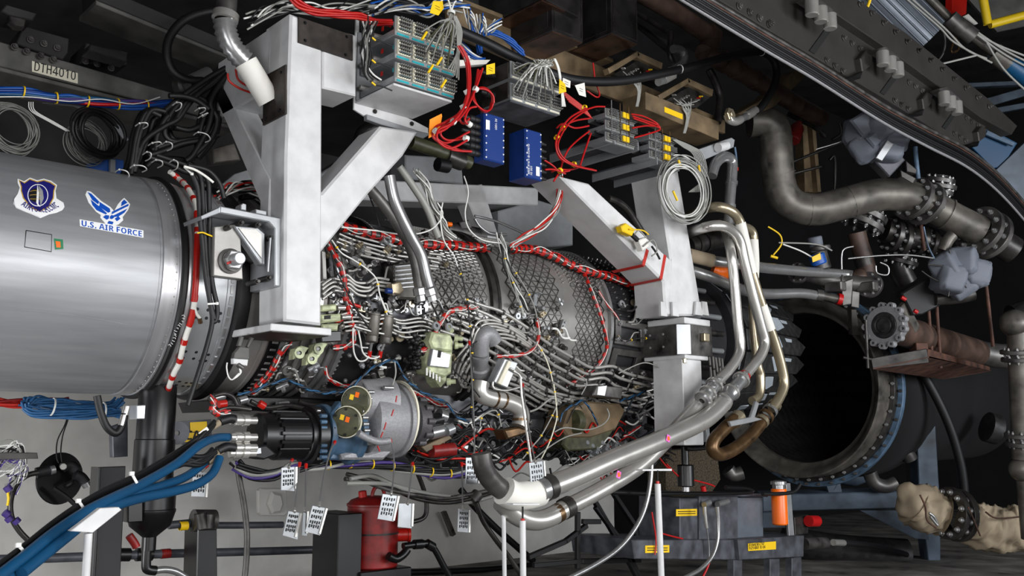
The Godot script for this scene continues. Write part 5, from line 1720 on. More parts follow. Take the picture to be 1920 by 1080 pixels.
	var ax2 := (c - a).normalized()
	b = Bag.new()
	tube(b, PackedVector3Array([a + ax2 * 0.08, c]), 0.135, 24, 1)
	P(b, "pipe", M.rust_pipe, t)
	b = Bag.new()
	lathe(b, a, ax2, prof("0,.02 .115,.02 .115,0 .165,0 .17,.006 .17,.07 .14,.16"), 36)
	P(b, "flange", M.cast, t)
	b = Bag.new()
	lathe(b, a - ax2 * 0.004, ax2, prof("0,0 .06,0 .065,.006 .075,.006 .08,0 .105,0 .112,.008 .112,.03"), 36)
	P(b, "dark_mouth_disc", M.nozzle_dark, t)  # dark disc closes the open mouth, standing in for its shade
	var bs := basis_to(ax2)
	for i in 13:
		b = Bag.new()
		var q := a + (bs.x * cos(TAU * i / 13) + bs.z * sin(TAU * i / 13)) * 0.178
		lathe(b, q - ax2 * 0.006, ax2, prof(".012,0 .027,0 .029,.004 .029,.06 .012,.06 .012,0"), 14)
		P(b, "lug", M.cast, t)
	part_tube(t, "far_pipe", M.dull_steel, 0.12, "1828,660 1880,668 1930,662", "d", 9.1, 18, 3)
	b = Bag.new()
	bar(b, dp(1690, 570, 8.05), dp(1716, 620, 8.1), 0.06, 0.10, 0.008)
	P(b, "side_boss", M.pipe_grey, t)
	t = thing("rusty_shelf", "rusty steel frame shelf hung on thin rods under the flanged pipe", "shelf")
	b = Bag.new()
	dplate(b, "1633,672 1738,654 1742,680 1637,692", 7.9, 0.02, 0.003)
	P(b, "front_rail", M.dark_steel, t)
	b = Bag.new()
	prism(b, pts("1738,654,7.9 1858,688,8.9 1856,694,8.9 1740,668,7.9", "d", 7.9), Vector3(0, 0, -0.02), 0.002)
	P(b, "side_rail", M.rust, t)
	b = Bag.new()
	prism(b, pts("1637,690,7.9 1742,668,7.9 1858,692,8.9 1768,709,8.8", "d", 7.9), Vector3(0, -0.012, 0), 0.0)
	P(b, "deck", M.rust, t)
	b = Bag.new()
	box(b, Transform3D(Basis(Vector3.UP, 0.7), dp(1722, 652, 8.2)), Vector3(0.22, 0.07, 0.1), 0.006)
	P(b, "saddle", M.rust, t)
	for s in ["1739,555 1747,660", "1756,570 1764,690", "1843,480 1862,650", "1727,420 1733,470"]: part_tube(t, "hanger_rod", M.rust, 0.016, s, "d", 8.3, 8, 1)
	for s in ["1623,600 1627,690", "1618,670 1634,674"]: part_tube(t, "dark_rod", M.dark_steel, 0.014, s, "d", 7.9, 8, 1)
	b = Bag.new()
	dplate(b, "1596,580 1606,580 1612,628 1598,628", 8.6, 0.1, 0.004)
	P(b, "grey_stub", M.pipe_grey, t)
	# insulation jackets
	var j = jacket("insulation_jacket", "grey quilted insulation jacket tied round a valve under the large pipe flange", "1790,512", 7.9, Vector3(0.24, 0.19, 0.2), M.insulator, 5)
	b = Bag.new()
	dplate(b, "1796,466 1830,480 1848,528 1810,536 1790,500", 7.75, 0.06, 0.02)
	P(b, "flap", M.insulator, j[0])
	for s in ["1728,508 1745,520 1770,532 1800,545", "1740,496 1775,500 1790,505 1812,540", "1780,468 1785,500 1778,556"]: part_tube(j[0], "seam", M.dark_steel, 0.006, s, "d", 7.69, 6, 4)
	part_tube(j[0], "bare_pipe", M.pipe_grey, 0.05, "1768,470 1776,452 1786,440", "d", 7.9, 12, 3)
	j = jacket("insulation_jacket", "grey quilted insulation jacket hanging just under the hull seal", "1640,262", 7.8, Vector3(0.25, 0.19, 0.2), M.insulator, 9)
	b = Bag.new()
	dplate(b, "1594,225 1622,208 1652,232 1645,242 1618,256", 7.6, 0.05, 0.015)
	P(b, "flap", M.insulator, j[0])
	b = Bag.new()
	dplate(b, "1624,258 1648,240 1668,252 1640,278", 7.58, 0.05, 0.015)
	P(b, "flap", M.insulator, j[0])
	b = Bag.new()
	dplate(b, "1642,296 1664,262 1676,270 1654,302", 7.56, 0.02, 0.004)
	P(b, "silver_strap", M.tag_metal, j[0])
	part_tube(j[0], "tie_cord", M.steel, 0.006, "1530,280 1570,268 1594,258", "d", 7.8, 6, 3)
	t = thing("actuator_box", "dark actuator box with orange mark under the jacket at the hull seal", "actuator")
	b = Bag.new()
	dplate(b, "1638,300 1676,272 1698,300 1668,332", 7.75, 0.15, 0.01)
	P(b, "body", M.tank_grey, t)
	b = Bag.new()
	dplate(b, "1662,286 1670,279 1672,287 1664,292", 7.74, 0.01, 0.001)
	P(b, "mark", M.orange, t)
	for s in ["1688,318 1718,334 1712,345 1690,332", "1698,300 1720,318 1718,326 1700,322"]:
		b = Bag.new()
		dplate(b, s, 7.9, 0.08, 0.006)
		P(b, "arm", M.dark_steel, t)
	part_tube(t, "blue_line", M.pale_blue, 0.02, "1716,275 1718,300 1722,335", "d", 8.0, 8, 2)
	t = thing("actuator_box", "black actuator arm with red tips beneath the tied jacket", "actuator")
	b = Bag.new()
	dplate(b, "1690,550 1740,520 1790,560 1730,590 1712,592", 8.0, 0.12, 0.012)
	P(b, "body", M.black_soft, t)
	part_tube(t, "pipe", M.dark_steel, 0.06, "1752,560 1800,556 1824,550", "d", 8.0, 12, 2)
	for s in ["1690,557 1698,562", "1714,582 1720,586"]: part_tube(t, "red_tip", M.red_wire, 0.018, s, "d", 7.9, 8, 1)
	# thin lines in the dark
	for k in 7: W("thin_line", [M.steel, M.steel, M.grey_wire, M.steel, M.yellow, M.white_wire, M.pale_blue][k], 0.007, ["1590,485 1640,480 1700,478 1750,484", "1578,505 1580,470 1600,462", "1460,455 1530,458 1560,470", "1650,492 1665,500 1664,515 1645,512 1642,498", "1440,425 1462,440 1465,458 1450,478", "1468,458 1500,470 1522,482", "1732,425 1740,460 1752,485"][k], "d", 7.7,
			["thin steel line crossing to the tied jacket", "thin steel line looping over the brown pipe", "thin grey wire to the blue and yellow indicator", "small ring of steel line beside the capped tee", "yellow wire hanging left of the indicator", "white wire running to the indicator", "pale blue line behind the tied jacket"][k], "line")
	W("yellow_wire_tag", M.yellow, 0.012, "1445,480 1458,484", "d", 7.6, "small yellow connector hanging left of the indicator", "connector")
	for k in 4: W("dark_frame_pipe", M.dark_steel, 0.014, ["1470,310 1545,280 1590,262", "1555,300 1565,296 1565,360", "1470,330 1540,312", "1575,230 1577,250 1560,262"][k], "d", 8.6, ["thin conduit slanting behind the large pipe", "bent thin conduit beside the tan channel", "lower thin conduit slanting behind the large pipe", "short bent conduit under the hull seal"][k], "conduit")
	# right edge: ball-ended valve stack and the canvas wrapped pipe
	t = thing("valve_stack", "pipe stack with a round bulb and bolted flanges at the right edge", "valve")
	for k in 2:
		b = Bag.new()
		ball(b, dp([1902, 1916][k], [606, 880][k], 8.0), Vector3(0.118, 0.118, 0.118) * [1.0, 0.88][k], 0.0, 0, 16)
		P(b, "bulb", M.pipe_grey, t)
	part_tube(t, "pipe", M.pipe_grey, 0.085, "1908,620 1912,720 1918,860", "d", 8.0, 18, 2)
	part_tube(t, "pipe", M.pipe_grey, 0.065, "1921,900 1930,1010", "d", 8.0, 14, 1)
	for s in [[1906, 660], [1908, 674], [1914, 816], [1916, 832]]: flange(t, dp(s[0], s[1], 8.0), up + rt * -0.05, 0.13, 0.05, 0.035, 8, M.dull_steel)
	t = thing("canvas_pipe", "thick pipe wrapped in wrinkled beige canvas with a black flanged joint", "pipe")
	b = Bag.new()
	var cv := pts("1712,944 1722,950 1745,958 1768,966", "d", 8.6)
	ball(b, cv[0] + rt * 0.03, Vector3(0.17, 0.19, 0.18), 0.25, 20, 18)
	soft_tube(b, cv, 0.20, 0.30, 20)
	smooth_normals(b)
	P(b, "canvas", M.canvas, t)
	b = Bag.new()
	cv = pts("1812,975 1830,983 1852,990 1874,992 1896,994 1918,990 1940,986", "d", 8.5)
	soft_tube(b, cv, 0.19, 0.34, 33)
	smooth_normals(b)
	P(b, "canvas", M.canvas, t)
	for s in [[1780, 962, 0.235], [1796, 966, 0.235]]: flange(t, dp(s[0], s[1], 8.5), rt + fw * 0.3 - up * 0.15, s[2], 0.15, 0.055, 12, M.dark_steel)
	for s in ["1725,928 1735,950 1738,975 1756,990", "1815,950 1826,975 1838,1005", "1848,960 1870,972 1920,968"]: part_tube(t, "lacing", M.rust, 0.008, s, "d", 8.26, 6, 4)
	part_tube(t, "hook", M.steel, 0.012, "1744,968 1758,985 1752,970 1742,962", "d", 8.3, 6, 4)
	for k in 3: W("dark_pipe_end", M.nozzle_dark, 0.16, ["1850,800 1870,806", "1470,1012 1560,1030 1700,1040", "1900,600 1930,590"][k], "d", 9.9 - k * 0.2, ["round dark pipe end in the shadow right of the leaning post", "dark pipe along the floor behind the cart", "dark pipe behind the round bulb at the right edge"][k], "pipe", "", 18, 3)

func build_lid():
	var z := 1.9
	var t := thing("hull_seal", "long layered black seal along the open cell lid, curving down at the right", "seal")
	var base := "1250,%d 1345,%d 1440,%d 1530,%d 1655,%d 1740,%d 1805,%d 1850,%d 1890,%d 1930,%d"
	var low := [-18, 40, 97, 150, 229, 275, 308, 340, 378, 424]
	for k in 8:
		var off := k * 4.6
		var args := []
		for y in low: args.append(int(y - off))
		var sh := base % args
		part_tube(t, ["edge_strip", "rubber_strip", "rubber_strip", "rubber_strip", "rubber_strip", "rubber_strip", "red_strip", "steel_strip"][k], [M.cast, M.black_rubber, M.black_rubber, M.black_rubber, M.black_paint, M.black_rubber, M.rust, M.dull_steel][k], [0.012, 0.011, 0.012, 0.011, 0.012, 0.011, 0.005, 0.014][k], sh, "z", z + (0.01 if k in [1, 3, 5] else 0.0), 10, 5)
	t = thing("lid_flange", "dark machined lid flange with rollers, bolts and lugs above the black seal", "flange")
	slab("plate", M.lid_steel, "1325,-15 1440,55 1655,182 1800,272 1826,270 1850,236 1700,118 1560,-15", z - 0.03, 0.12, 0.006, t)
	slab("rail", M.lid_steel, "1545,-20 1600,-8 1700,62 1850,182 1908,236 1898,252 1842,222 1680,102 1530,0", z + 0.04, 0.10, 0.006, t)
	for g in [[1522, 5, 1.0], [1655, 100, 0.82], [1770, 175, 0.7]]:
		for i in 3:
			var b := Bag.new()
			var q := zp(g[0] + i * 17 * g[2], g[1] + 8 + i * 13 * g[2], z + 0.12)
			rod(b, q + Vector3(0, 0.05, 0), q + Vector3(0, -0.06, 0), 0.045, 0.045, 18)
			P(b, "roller", M.bright_steel, t)
		slab("roller_cap", M.dull_steel, "%d,%d %d,%d %d,%d %d,%d" % [g[0] - 10, g[1] - 8, g[0] + 8 * g[2], g[1] - 14, g[0] + 50 * g[2], g[1] + 20 * g[2], g[0] + 44 * g[2], g[1] + 30 * g[2]], z + 0.10, 0.08, 0.006, t)
		slab("slot_shade", M.ink, "%d,%d %d,%d %d,%d %d,%d" % [g[0] + 28 * g[2], g[1] + 46 * g[2], g[0] + 38 * g[2], g[1] + 52 * g[2], g[0] + 6 * g[2], g[1] + 96 * g[2], g[0] - 4 * g[2], g[1] + 90 * g[2]], z - 0.022, 0.02, 0.001, t)  # dark slab painted as the shade of a recess
		slab("lug", M.lid_steel, "%d,%d %d,%d %d,%d %d,%d %d,%d" % [g[0] + 92 * g[2], g[1] + 104 * g[2], g[0] + 104 * g[2], g[1] + 88 * g[2], g[0] + 117 * g[2], g[1] + 95 * g[2], g[0] + 112 * g[2], g[1] + 118 * g[2], g[0] + 96 * g[2], g[1] + 130 * g[2]], z + 0.02, 0.06, 0.008, t)
		slab("wedge", M.black_paint, "%d,%d %d,%d %d,%d" % [g[0] + 74 * g[2], g[1] + 140 * g[2], g[0] + 96 * g[2], g[1] + 128 * g[2], g[0] + 92 * g[2], g[1] + 142 * g[2]], z + 0.02, 0.06, 0.004, t)
		for i in 3: screws(t, "bolt", M.dull_steel, "%d,%d %d,%d" % [g[0] + (60 + i * 15) * g[2], g[1] + (66 + i * 10) * g[2], g[0] + (28 + i * 15) * g[2], g[1] + (108 + i * 10) * g[2]], z - 0.026, 0.017 , 0.02)
	for i in 12: screws(t, "rail_nut", M.dull_steel, "%d,%d" % [1612 + i * 22, 8 + int(i * 17.5)], z + 0.045, 0.016, 0.03)
	screws(t, "bolt", M.dull_steel, "1386,12 1406,23 1424,34 1442,46 1446,44", z - 0.026, 0.02, 0.02)
	t = thing("foil_duct", "big silver corrugated foil air duct at the top right behind the lid flange", "duct")
	var b := Bag.new()
	tube(b, pts("1575,-75 1655,5 1730,77", "d", 11.0), 0.385, 28, 1)
	P(b, "duct", M.foil, t)
	var dd := pts("1575,-75 1730,77", "d", 11.0)
	var db := basis_to(dd[1] - dd[0])
	for i in 34:
		var o := (db.x * cos(TAU * i / 34) + db.z * sin(TAU * i / 34)) * 0.384
		b = Bag.new()
		tube(b, PackedVector3Array([dd[0] + o, dd[1] + o]), 0.014, 6, 1)
		P(b, "ridge", M.foil, t)
	part_tube(t, "end_rim", M.dull_steel, 0.012, "1680,112 1735,128 1762,110 1772,85 1768,58 1752,40", "d", 10.7, 8, 5)
	W("yellow_wire", M.yellow, 0.012, "1633,-6 1626,14 1614,32", "d", 7.4, "yellow wire dangling over the lid flange rail at the top", "wire")
	t = thing("gas_strut", "blue and grey actuator cylinder with a long rod at the top right corner", "actuator")
	part_tube(t, "rod", M.pipe_grey, 0.036, "1738,-8 1790,44 1870,104", "d", 8.0, 12, 1)
	part_tube(t, "collar", M.pipe_grey, 0.085, "1862,98 1892,120", "d", 8.0, 16, 1)
	part_tube(t, "cylinder", M.blue_hose, 0.085, "1890,118 1945,158", "d", 8.0, 18, 1)
	for s in ["1780,34 1806,58", "1796,48 1824,70"]: part_tube(t, "clamp", M.dull_steel, 0.075, s, "d", 7.95, 10, 1)
	t = thing("red_block", "bright red hoist block with a white tab at the top right", "hoist")
	slab("body", M.red_sleeve, "1786,-8 1814,-8 1812,26 1800,32 1786,20", 0.9, 0.08, 0.006, t)
	slab("tab", M.white_tape, "1808,30 1816,26 1834,44 1830,46", 0.92, 0.02, 0.002, t)
	part_tube(t, "hook", M.burnt, 0.014, "1790,70 1784,92 1786,98 1796,94 1798,82 1790,70", "z", 0.9, 6, 3)
	for k in 2: W("yellow_rail", M.yellow_rail, 0.045, ["1842,-10 1852,46", "1856,46 1930,26"][k], "d", 10.0, ["yellow upright of the guard rail at the top right", "yellow cross bar of the guard rail at the top right"][k], "rail", "", 14, 1)
	for k in 7: W("steel_cable", M.grey_wire, 0.009, ["1825,55 1880,92 1930,118", "1828,62 1880,100 1930,128", "1850,80 1882,130 1930,176", "1690,-10 1760,50 1790,80 1860,118", "1700,-10 1770,52 1810,92 1850,110", "1765,120 1830,104", "1815,56 1870,84 1925,106"][k], "d", 7.9, ["thin cable from the strut clamp to the right edge, upper", "thin cable from the strut clamp to the right edge, second", "thin cable sagging below the blue cylinder", "black lead along the strut rod, lower", "dark lead along the strut rod", "thin cable crossing under the hook", "third thin cable above the blue cylinder"][k], "cable")
	t = thing("hall_beams", "pale blue steel beams and panel beyond the lid flange at the right edge", "beams")
	for s in ["1800,156 1935,150 1935,158 1800,164", "1830,190 1935,160 1935,176 1840,204", "1850,205 1935,190 1935,200 1860,214"]:
		b = Bag.new()
		dplate(b, s, 13.0, 0.15, 0.006)
		P(b, "beam", M.blue_grey, t)
	t = thing("blue_plate", "blue painted plate under the end of the lid flange", "plate")
	b = Bag.new()
	dplate(b, "1808,262 1838,232 1908,268 1880,312 1862,316", 10.5, 0.05, 0.006)
	P(b, "sheet", M.blue_hose, t)
	b = Bag.new()
	dplate(b, "1852,244 1904,268 1900,274 1848,252", 10.4, 0.04, 0.004)
	P(b, "flange", M.pale_blue, t)
	t = thing("sloping_sheet", "grey green sloping panel at the right edge above the seal", "panel")
	b = Bag.new()
	dplate(b, "1864,322 1935,254 1935,420 1904,366", 9.5, 0.04, 0.004)
	P(b, "sheet", M.blue_grey, t)
	t = thing("far_cladding", "grey wall panel in the far top right corner behind the guard rail", "panel")
	b = Bag.new()
	dplate(b, "1800,-20 1940,-20 1940,45 1870,60", 11.5, 0.05, 0.0)
	P(b, "sheet", M.hull_beam, t)
func xlathe(called: String, m: Material, x: float, y: float, z: float, s: String, t: Node3D, sides := 40) -> MeshInstance3D:   # turned round an axis parallel to the engine's, from a sight point
	var b := Bag.new()
	lathe(b, zp(x, y, z), Vector3.RIGHT, prof(s), sides)
	return P(b, called, m, t)
func hang_tag(label: String, s: String, z: float, lanyard: String, plain := false):
	var t := thing("metal_tag", label, "tag", "hanging metal tags")
	var q := pts(s, "z", z)
	var b := Bag.new()
	prism(b, q.duplicate(), Vector3(0, 0, -0.004), 0.0008)
	P(b, "sheet", M.tag_metal, t)
	var o := q[0]
	var u := q[1] - q[0]
	var w := q[3] - q[0]
	b = Bag.new()
	bar(b, o + u * 0.97 + Vector3(0, 0, 0.003), o + u * 0.97 + w + Vector3(0, 0, 0.003), 0.012, 0.005, 0.001, Vector3(0, 0, 1))
	P(b, "folded_edge", M.bright_steel, t)
	if not plain:
		for i in 5:
			b = Bag.new()
			var x := 0.16 + 0.15 * i
			for k in 4:
				var y0 := 0.12 + 0.19 * k + 0.02 * ((i * 3 + k) % 3)
				bar(b, o + u * x + w * y0 + Vector3(0, 0, 0.0006), o + u * x + w * (y0 + 0.10 + 0.03 * ((i + k) % 2)) + Vector3(0, 0, 0.0006), 0.008, 0.0008, 0.0, Vector3(0, 0, 1))
			P(b, "print_line", M.ink, t)
	if lanyard:
		var w2 := lanyard.split(" ")
		var zs := ""
		for i in w2.size(): zs += "%s,%.3f " % [w2[i], lerpf(z + 0.004, minf(z, 0.72), i / float(w2.size() - 1))]
		part_tube(t, "lanyard", M.steel, 0.0045, zs, "z", z, 6, 5)
		var g := pts(zs, "z", z)
		for k in 2:
			b = Bag.new()
			var p: Vector3 = g[0] if k == 0 else g[-1]
			var d: Vector3 = (g[1] - g[0]) if k == 0 else (g[-2] - g[-1])
			rod(b, p, p + d.normalized() * 0.03, 0.009, 0.007, 8)
			P(b, "crimp", M.red_sleeve if k else M.bright_steel, t)

func build_lower():
	# blue and black power cables from the generator to the lower left corner
	var t := thing("power_cables", "bundle of thick blue and black power cables sweeping to the lower left corner", "cables")
	for s in ["432,820,0.85 405,821,0.9 375,834,1.0 330,870,1.1 265,908,1.25 213,933,1.4 160,960,1.5 100,1000,1.6 50,1040,1.7 -15,1090,1.8", "390,862,0.85 350,893,0.95 300,912,1.1 250,927,1.25 200,950,1.4 140,985,1.5 80,1030,1.6 0,1092,1.75", "412,858,0.9 398,888,0.95 367,909,1.05 317,923,1.15 267,933,1.25 217,948,1.4 167,974,1.5 117,1013,1.6 40,1075,1.75", "240,925,1.25 190,950,1.38 130,988,1.48 70,1034,1.6 0,1085,1.72"]:
		part_tube(t, "blue_cable", M.blue_hose, 0.0195, s, "z", 1.0, 10, 6)
	for k in 8:
		var a := k * 1.7
		part_tube(t, "black_cable", M.black_rubber, 0.0105, "%d,%d,0.9 %d,%d,0.95 %d,%d,1.0 %d,%d,1.15 %d,%d,1.3 %d,%d,1.42 %d,%d,1.52 %d,%d,1.62 %d,%d,1.75" % [[402, 400, 398, 405, 400, 402, 398, 404][k], [795, 798, 842, 848, 850, 790, 855, 845][k], 374 + k % 3 * 3, [818, 822, 856, 864, 868, 814, 872, 860][k], 330, 848 + k * 4, 262, 888 + k * 3, 205, 914 + k * 3, 152, 944 + k * 3, 100, 980 + k * 3, 50, 1020 + k * 3, -12, 1066 + k * 3], "z", 1.0, 8, 5)
	for s in ["247,888 257,906", "147,939 158,954", "148,961 160,976", "34,1022 63,1053"]:
		var g := pts(s, "z", 1.68 if s[0] == "3" else 1.45)
		var b := Bag.new()
		bar(b, g[0], g[1], 0.010, 0.004, 0.001, Vector3(0, 0, 1))
		box(b, Transform3D(Basis(), g[0]), Vector3(0.018, 0.016, 0.012), 0.002)
		P(b, "cable_tie", M.white_wire, t)
	for s in [["399,800", "412,792"], ["404,852", "421,842"], ["390,866", "408,858"]]: part_tube(t, "tan_tape", M.canvas, 0.016, s[0] + " " + s[1], "z", 0.88, 10, 1)
	slab("paper_flag", M.white_tape, "372,812 388,800 392,806 376,818", 0.95, 0.002, 0.0, t)
	for s in ["412,790 430,785 440,787", "408,846 425,838 440,840"]: part_tube(t, "boot", M.black_rubber, 0.022, s, "z", 0.88, 10, 3)
	for s in [[432, 788], [432, 820], [432, 840], [430, 850]]:
		var b := Bag.new()
		var q := zp(s[0], s[1], 0.87)
		lathe(b, q, Vector3(1, 0.03, -0.1), prof("0,0 .02,.0 .022,.02 .026,.022 .026,.05 .02,.052 .02,.06 .027,.062 .027,.09 .018,.094 .018,.13 0,.13"), 14)
		P(b, "connector", M.bright_steel, t)
	# generator, its blue adapter, gearbox, and small gear case
	t = thing("starter_generator", "black cylindrical generator with cooling fins under the engine, fed by the blue cables", "generator")
	xlathe("body", M.black_paint, 478, 817, 0.55, "0,0 .10,0 .115,.012 .115,.10 .125,.105 .125,.26 .135,.265 .135,.29 .155,.295 .155,.35 0,.352", t)
	for i in 9:
		var b := Bag.new()
		var c := zp(500, 817, 0.55)
		var a := -0.6 + i * 0.35
		bar(b, c + Vector3(0.02, sin(a) * 0.122, cos(a) * 0.122), c + Vector3(0.19, sin(a) * 0.122, cos(a) * 0.122), 0.02, 0.018, 0.003, Vector3(0, sin(a), cos(a)))
		P(b, "fin", M.black_paint, t)
	slab("terminal_cover", M.black_soft, "468,838 500,834 520,852 496,862 470,858", 0.72, 0.1, 0.008, t)
	slab("cover_label", M.tag_metal, "478,842 489,840 490,850 480,851", 0.722, 0.002, 0.0, t)
	for i in 10: part_tube(t, "flange_bolt", M.steel, 0.008, "%d,%d %d,%d" % [594 + int(8 * sin(i * 0.31)), 770 + i * 10, 600 + int(8 * sin(i * 0.31)), 770 + i * 10], "z", 0.66, 6, 1)
	t = thing("adapter_housing", "blue grey conical adapter housing between the black generator and the gearbox", "housing")
	xlathe("body", M.adapter_blue, 597, 812, 0.55, "0,0 .15,0 .155,.01 .155,.03 .13,.035 .155,.17 .17,.18 .17,.21 0,.21", t)
	slab("rib", M.adapter_blue, "622,775 640,752 648,790 640,800", 0.68, 0.06, 0.01, t)
	slab("foot", M.adapter_blue, "620,838 660,836 664,862 618,862", 0.62, 0.14, 0.008, t)
	for i in 8: part_tube(t, "flange_bolt", M.adapter_blue, 0.012, "%d,%d %d,%d" % [601, 780 + i * 11, 612, 780 + i * 11], "z", 0.69, 8, 1)
	t = thing("gearbox", "large cast grey gearbox with two olive covers under the engine", "gearbox")
	xlathe("case", M.cast, 672, 788, 0.55, "0,0 .17,0 .20,.02 .205,.15 .195,.22 .21,.222 .21,.25 .16,.26 0,.26", t)
	xlathe("upper_case", M.cast, 668, 752, 0.60, "0,0 .115,0 .12,.005 .125,.10 .14,.20 0,.21", t)
	for s in ["716,760 724,722 734,718 744,724 746,760 738,790", "690,850 660,846 640,852 645,862 720,862 745,838"]: slab("web", M.cast, s, 0.66, 0.14, 0.012, t)
	xlathe("lifting_eye", M.steel, 728, 727, 0.74, "0,-.03 .012,-.03 .012,.03 0,.03", t, 14)
	xlathe("seal_rim", M.cream, 742, 784, 0.55, ".20,0 .215,0 .215,.012 .20,.012", t)
	var ca := Vector3(0.8, 0, -0.6)
	var cv: MeshInstance3D
	var c2: MeshInstance3D
	for k in 2:
		var c := zp([666, 648][k], [753, 791][k], 0.74)
		var b := Bag.new()
		lathe(b, c, ca, prof("0,0 .072,0 .079,.006 .079,.03 .06,.10 0,.10"), 32)
		var o := P(b, "round_cover", M.olive, t)
		b = Bag.new()
		lathe(b, c + ca * 0.012, ca, prof(".079,0 .084,0 .084,.010 .079,.010"), 32)
		P(b, "cover_rim", M.cream, o)
		tag(o, ["olive round cover with yellow and orange stickers", "olive round cover with black bolts and stickers, lower one"][k], "")
		if k == 0: cv = o
		else: c2 = o
	for k in 2:
		var c := zp([666, 648][k], [753, 791][k], 0.74)
		var bs := Basis(Vector3(0.6, 0, 0.8), Vector3.UP, Vector3(-0.8, 0, 0.6))
		for i in 2:
			var b := Bag.new()
			box(b, Transform3D(bs * Basis(Vector3.BACK, -0.25), c + bs * Vector3(-0.02 + 0.03 * i, 0.024 + 0.012 * i * (1 - k * 2), 0.001)), Vector3(0.022, 0.028, 0.002), 0.0)
			P(b, "sticker", [M.yellow, M.orange][i], [cv, c2][k])
		for i in 6:
			var b := Bag.new()
			var q := c + bs * Vector3(sin(i * 1.05) * 0.066, cos(i * 1.05) * 0.066, 0)
			rod(b, q, q + bs.z * 0.010, 0.0075, 0.006, 6)
			P(b, "bolt", M.ink if k else M.olive, [cv, c2][k])
	part_tube(t, "oil_pipe", M.cast, 0.019, "672,812 690,822 710,828 730,826", "z", 0.80, 12, 5)
	for s in ["744,742 742,754", "738,768 734,780", "724,792 720,806", "718,810 714,820", "708,836 712,846"]: part_tube(t, "torque_mark", M.red_wire, 0.004, s, "z", 0.80, 5, 1)
	for i in 9: part_tube(t, "lug", M.steel, 0.011, "%d,%d %d,%d" % [690 - int(12 * sin(i * 0.4)), 735 + i * 12, 700 - int(12 * sin(i * 0.4)), 735 + i * 12], "z", 0.77, 8, 1)
	t = thing("gear_case", "small grey cast gear case with a scalloped rim right of the big gearbox", "gear case")
	xlathe("case", M.cast_dark, 752, 790, 0.52, "0,0 .11,0 .115,.05 .13,.06 .13,.13 .10,.16 0,.17", t, 32)
	for i in 10:
		var b := Bag.new()
		var c := zp(752, 790, 0.52) + Vector3(0.095, sin(i * 0.63) * 0.13, cos(i * 0.63) * 0.13)
		rod(b, c, c + Vector3(0.05, 0, 0), 0.018, 0.018, 10)
		P(b, "scallop", M.cast_dark, t)
	for i in 3: slab("louvre", M.black_soft, "%d,%d %d,%d %d,%d %d,%d" % [750, 772 + i * 9, 757, 770 + i * 9, 758, 776 + i * 9, 751, 778 + i * 9], 0.66, 0.01, 0.001, t)
	part_tube(t, "elbow", M.cast_dark, 0.022, "742,826 756,824 764,814 765,806", "z", 0.66, 12, 4)
	t = thing("fuel_valve", "cluster of small black and steel valves right of the gear case", "valve")
	for s in ["800,790 826,786", "822,778 834,782", "806,812 832,806"]: part_tube(t, "body", M.black_paint if s[0] == "8" and s[2] == "0" else M.steel, 0.04, s, "z", 0.55, 14, 1)
	part_tube(t, "cap", M.tag_metal, 0.034, "836,808 848,803", "z", 0.58, 14, 1)
	part_tube(t, "red_cap", M.red_paint, 0.04, "808,846 850,842", "z", 0.5, 12, 1)
	slab("plate", M.tan_steel, "790,838 842,815 848,822 800,848", 0.52, 0.06, 0.004, t)
	# black frame under the engine and the drooping loom
	t = thing("under_loom", "dark drooping cable loom with yellow ties below the gearbox", "cables")
	strands(t, "cable", [M.black_rubber, M.black_rubber, M.purple, M.grey_wire], pts("440,870 470,888 510,890 545,878 600,872 660,868 720,872 780,880 830,888 870,886", "z", 0.5), 0.010, 0.02, 9)
	ties(t, "cable_tie", M.yellow, pts("600,872 660,868 720,872 780,880 830,888 870,886", "z", 0.5), 0.03, 0.14, 0.004)
	strands(t, "cable", [M.black_rubber, M.red_sleeve, M.ink], pts("780,840 810,855 850,850 880,860 900,850", "z", 0.45), 0.007, 0.03, 12)
	t = thing("hose_bundle", "grey flexible hoses running right under the gearbox towards the bent steel tube", "hoses")
	strands(t, "hose", [M.grey_wire, M.dark_steel, M.dull_steel], pts("650,898 690,900 730,910 780,926 830,936 880,934 930,924", "z", 0.3), 0.014, 0.02, 4)
	part_tube(t, "union", M.dull_steel, 0.04, "884,940 896,926", "z", 0.3, 12, 1)
	W("grey_hose", M.dark_steel, 0.017, "893,942 905,975 928,1010 955,1045 985,1090", "z", 0.4, "grey hose falling from the union to the bottom edge beside the white stand", "hose")
	W("grey_hose", M.dull_steel, 0.016, "444,868 450,905 458,950 463,1000 462,1050 458,1090", "z", 0.45, "grey hose falling straight down right of the valve post", "hose")
	W("black_hose", M.black_rubber, 0.018, "182,742 188,770 200,800 218,812 230,795 234,775", "z", 0.55, "short black hose looping under the duct end to a steel fitting", "hose")
	W("steel_fitting", M.bright_steel, 0.018, "228,798 233,780 238,762", "z", 0.55, "bright steel fitting on the short black hose under the duct", "fitting")
	W("grey_hose", M.dark_steel, 0.016, "780,880 795,920 800,950 795,970 775,978 760,976", "z", -0.2, "bent dark pipe behind the red can and the hanging tags", "pipe")
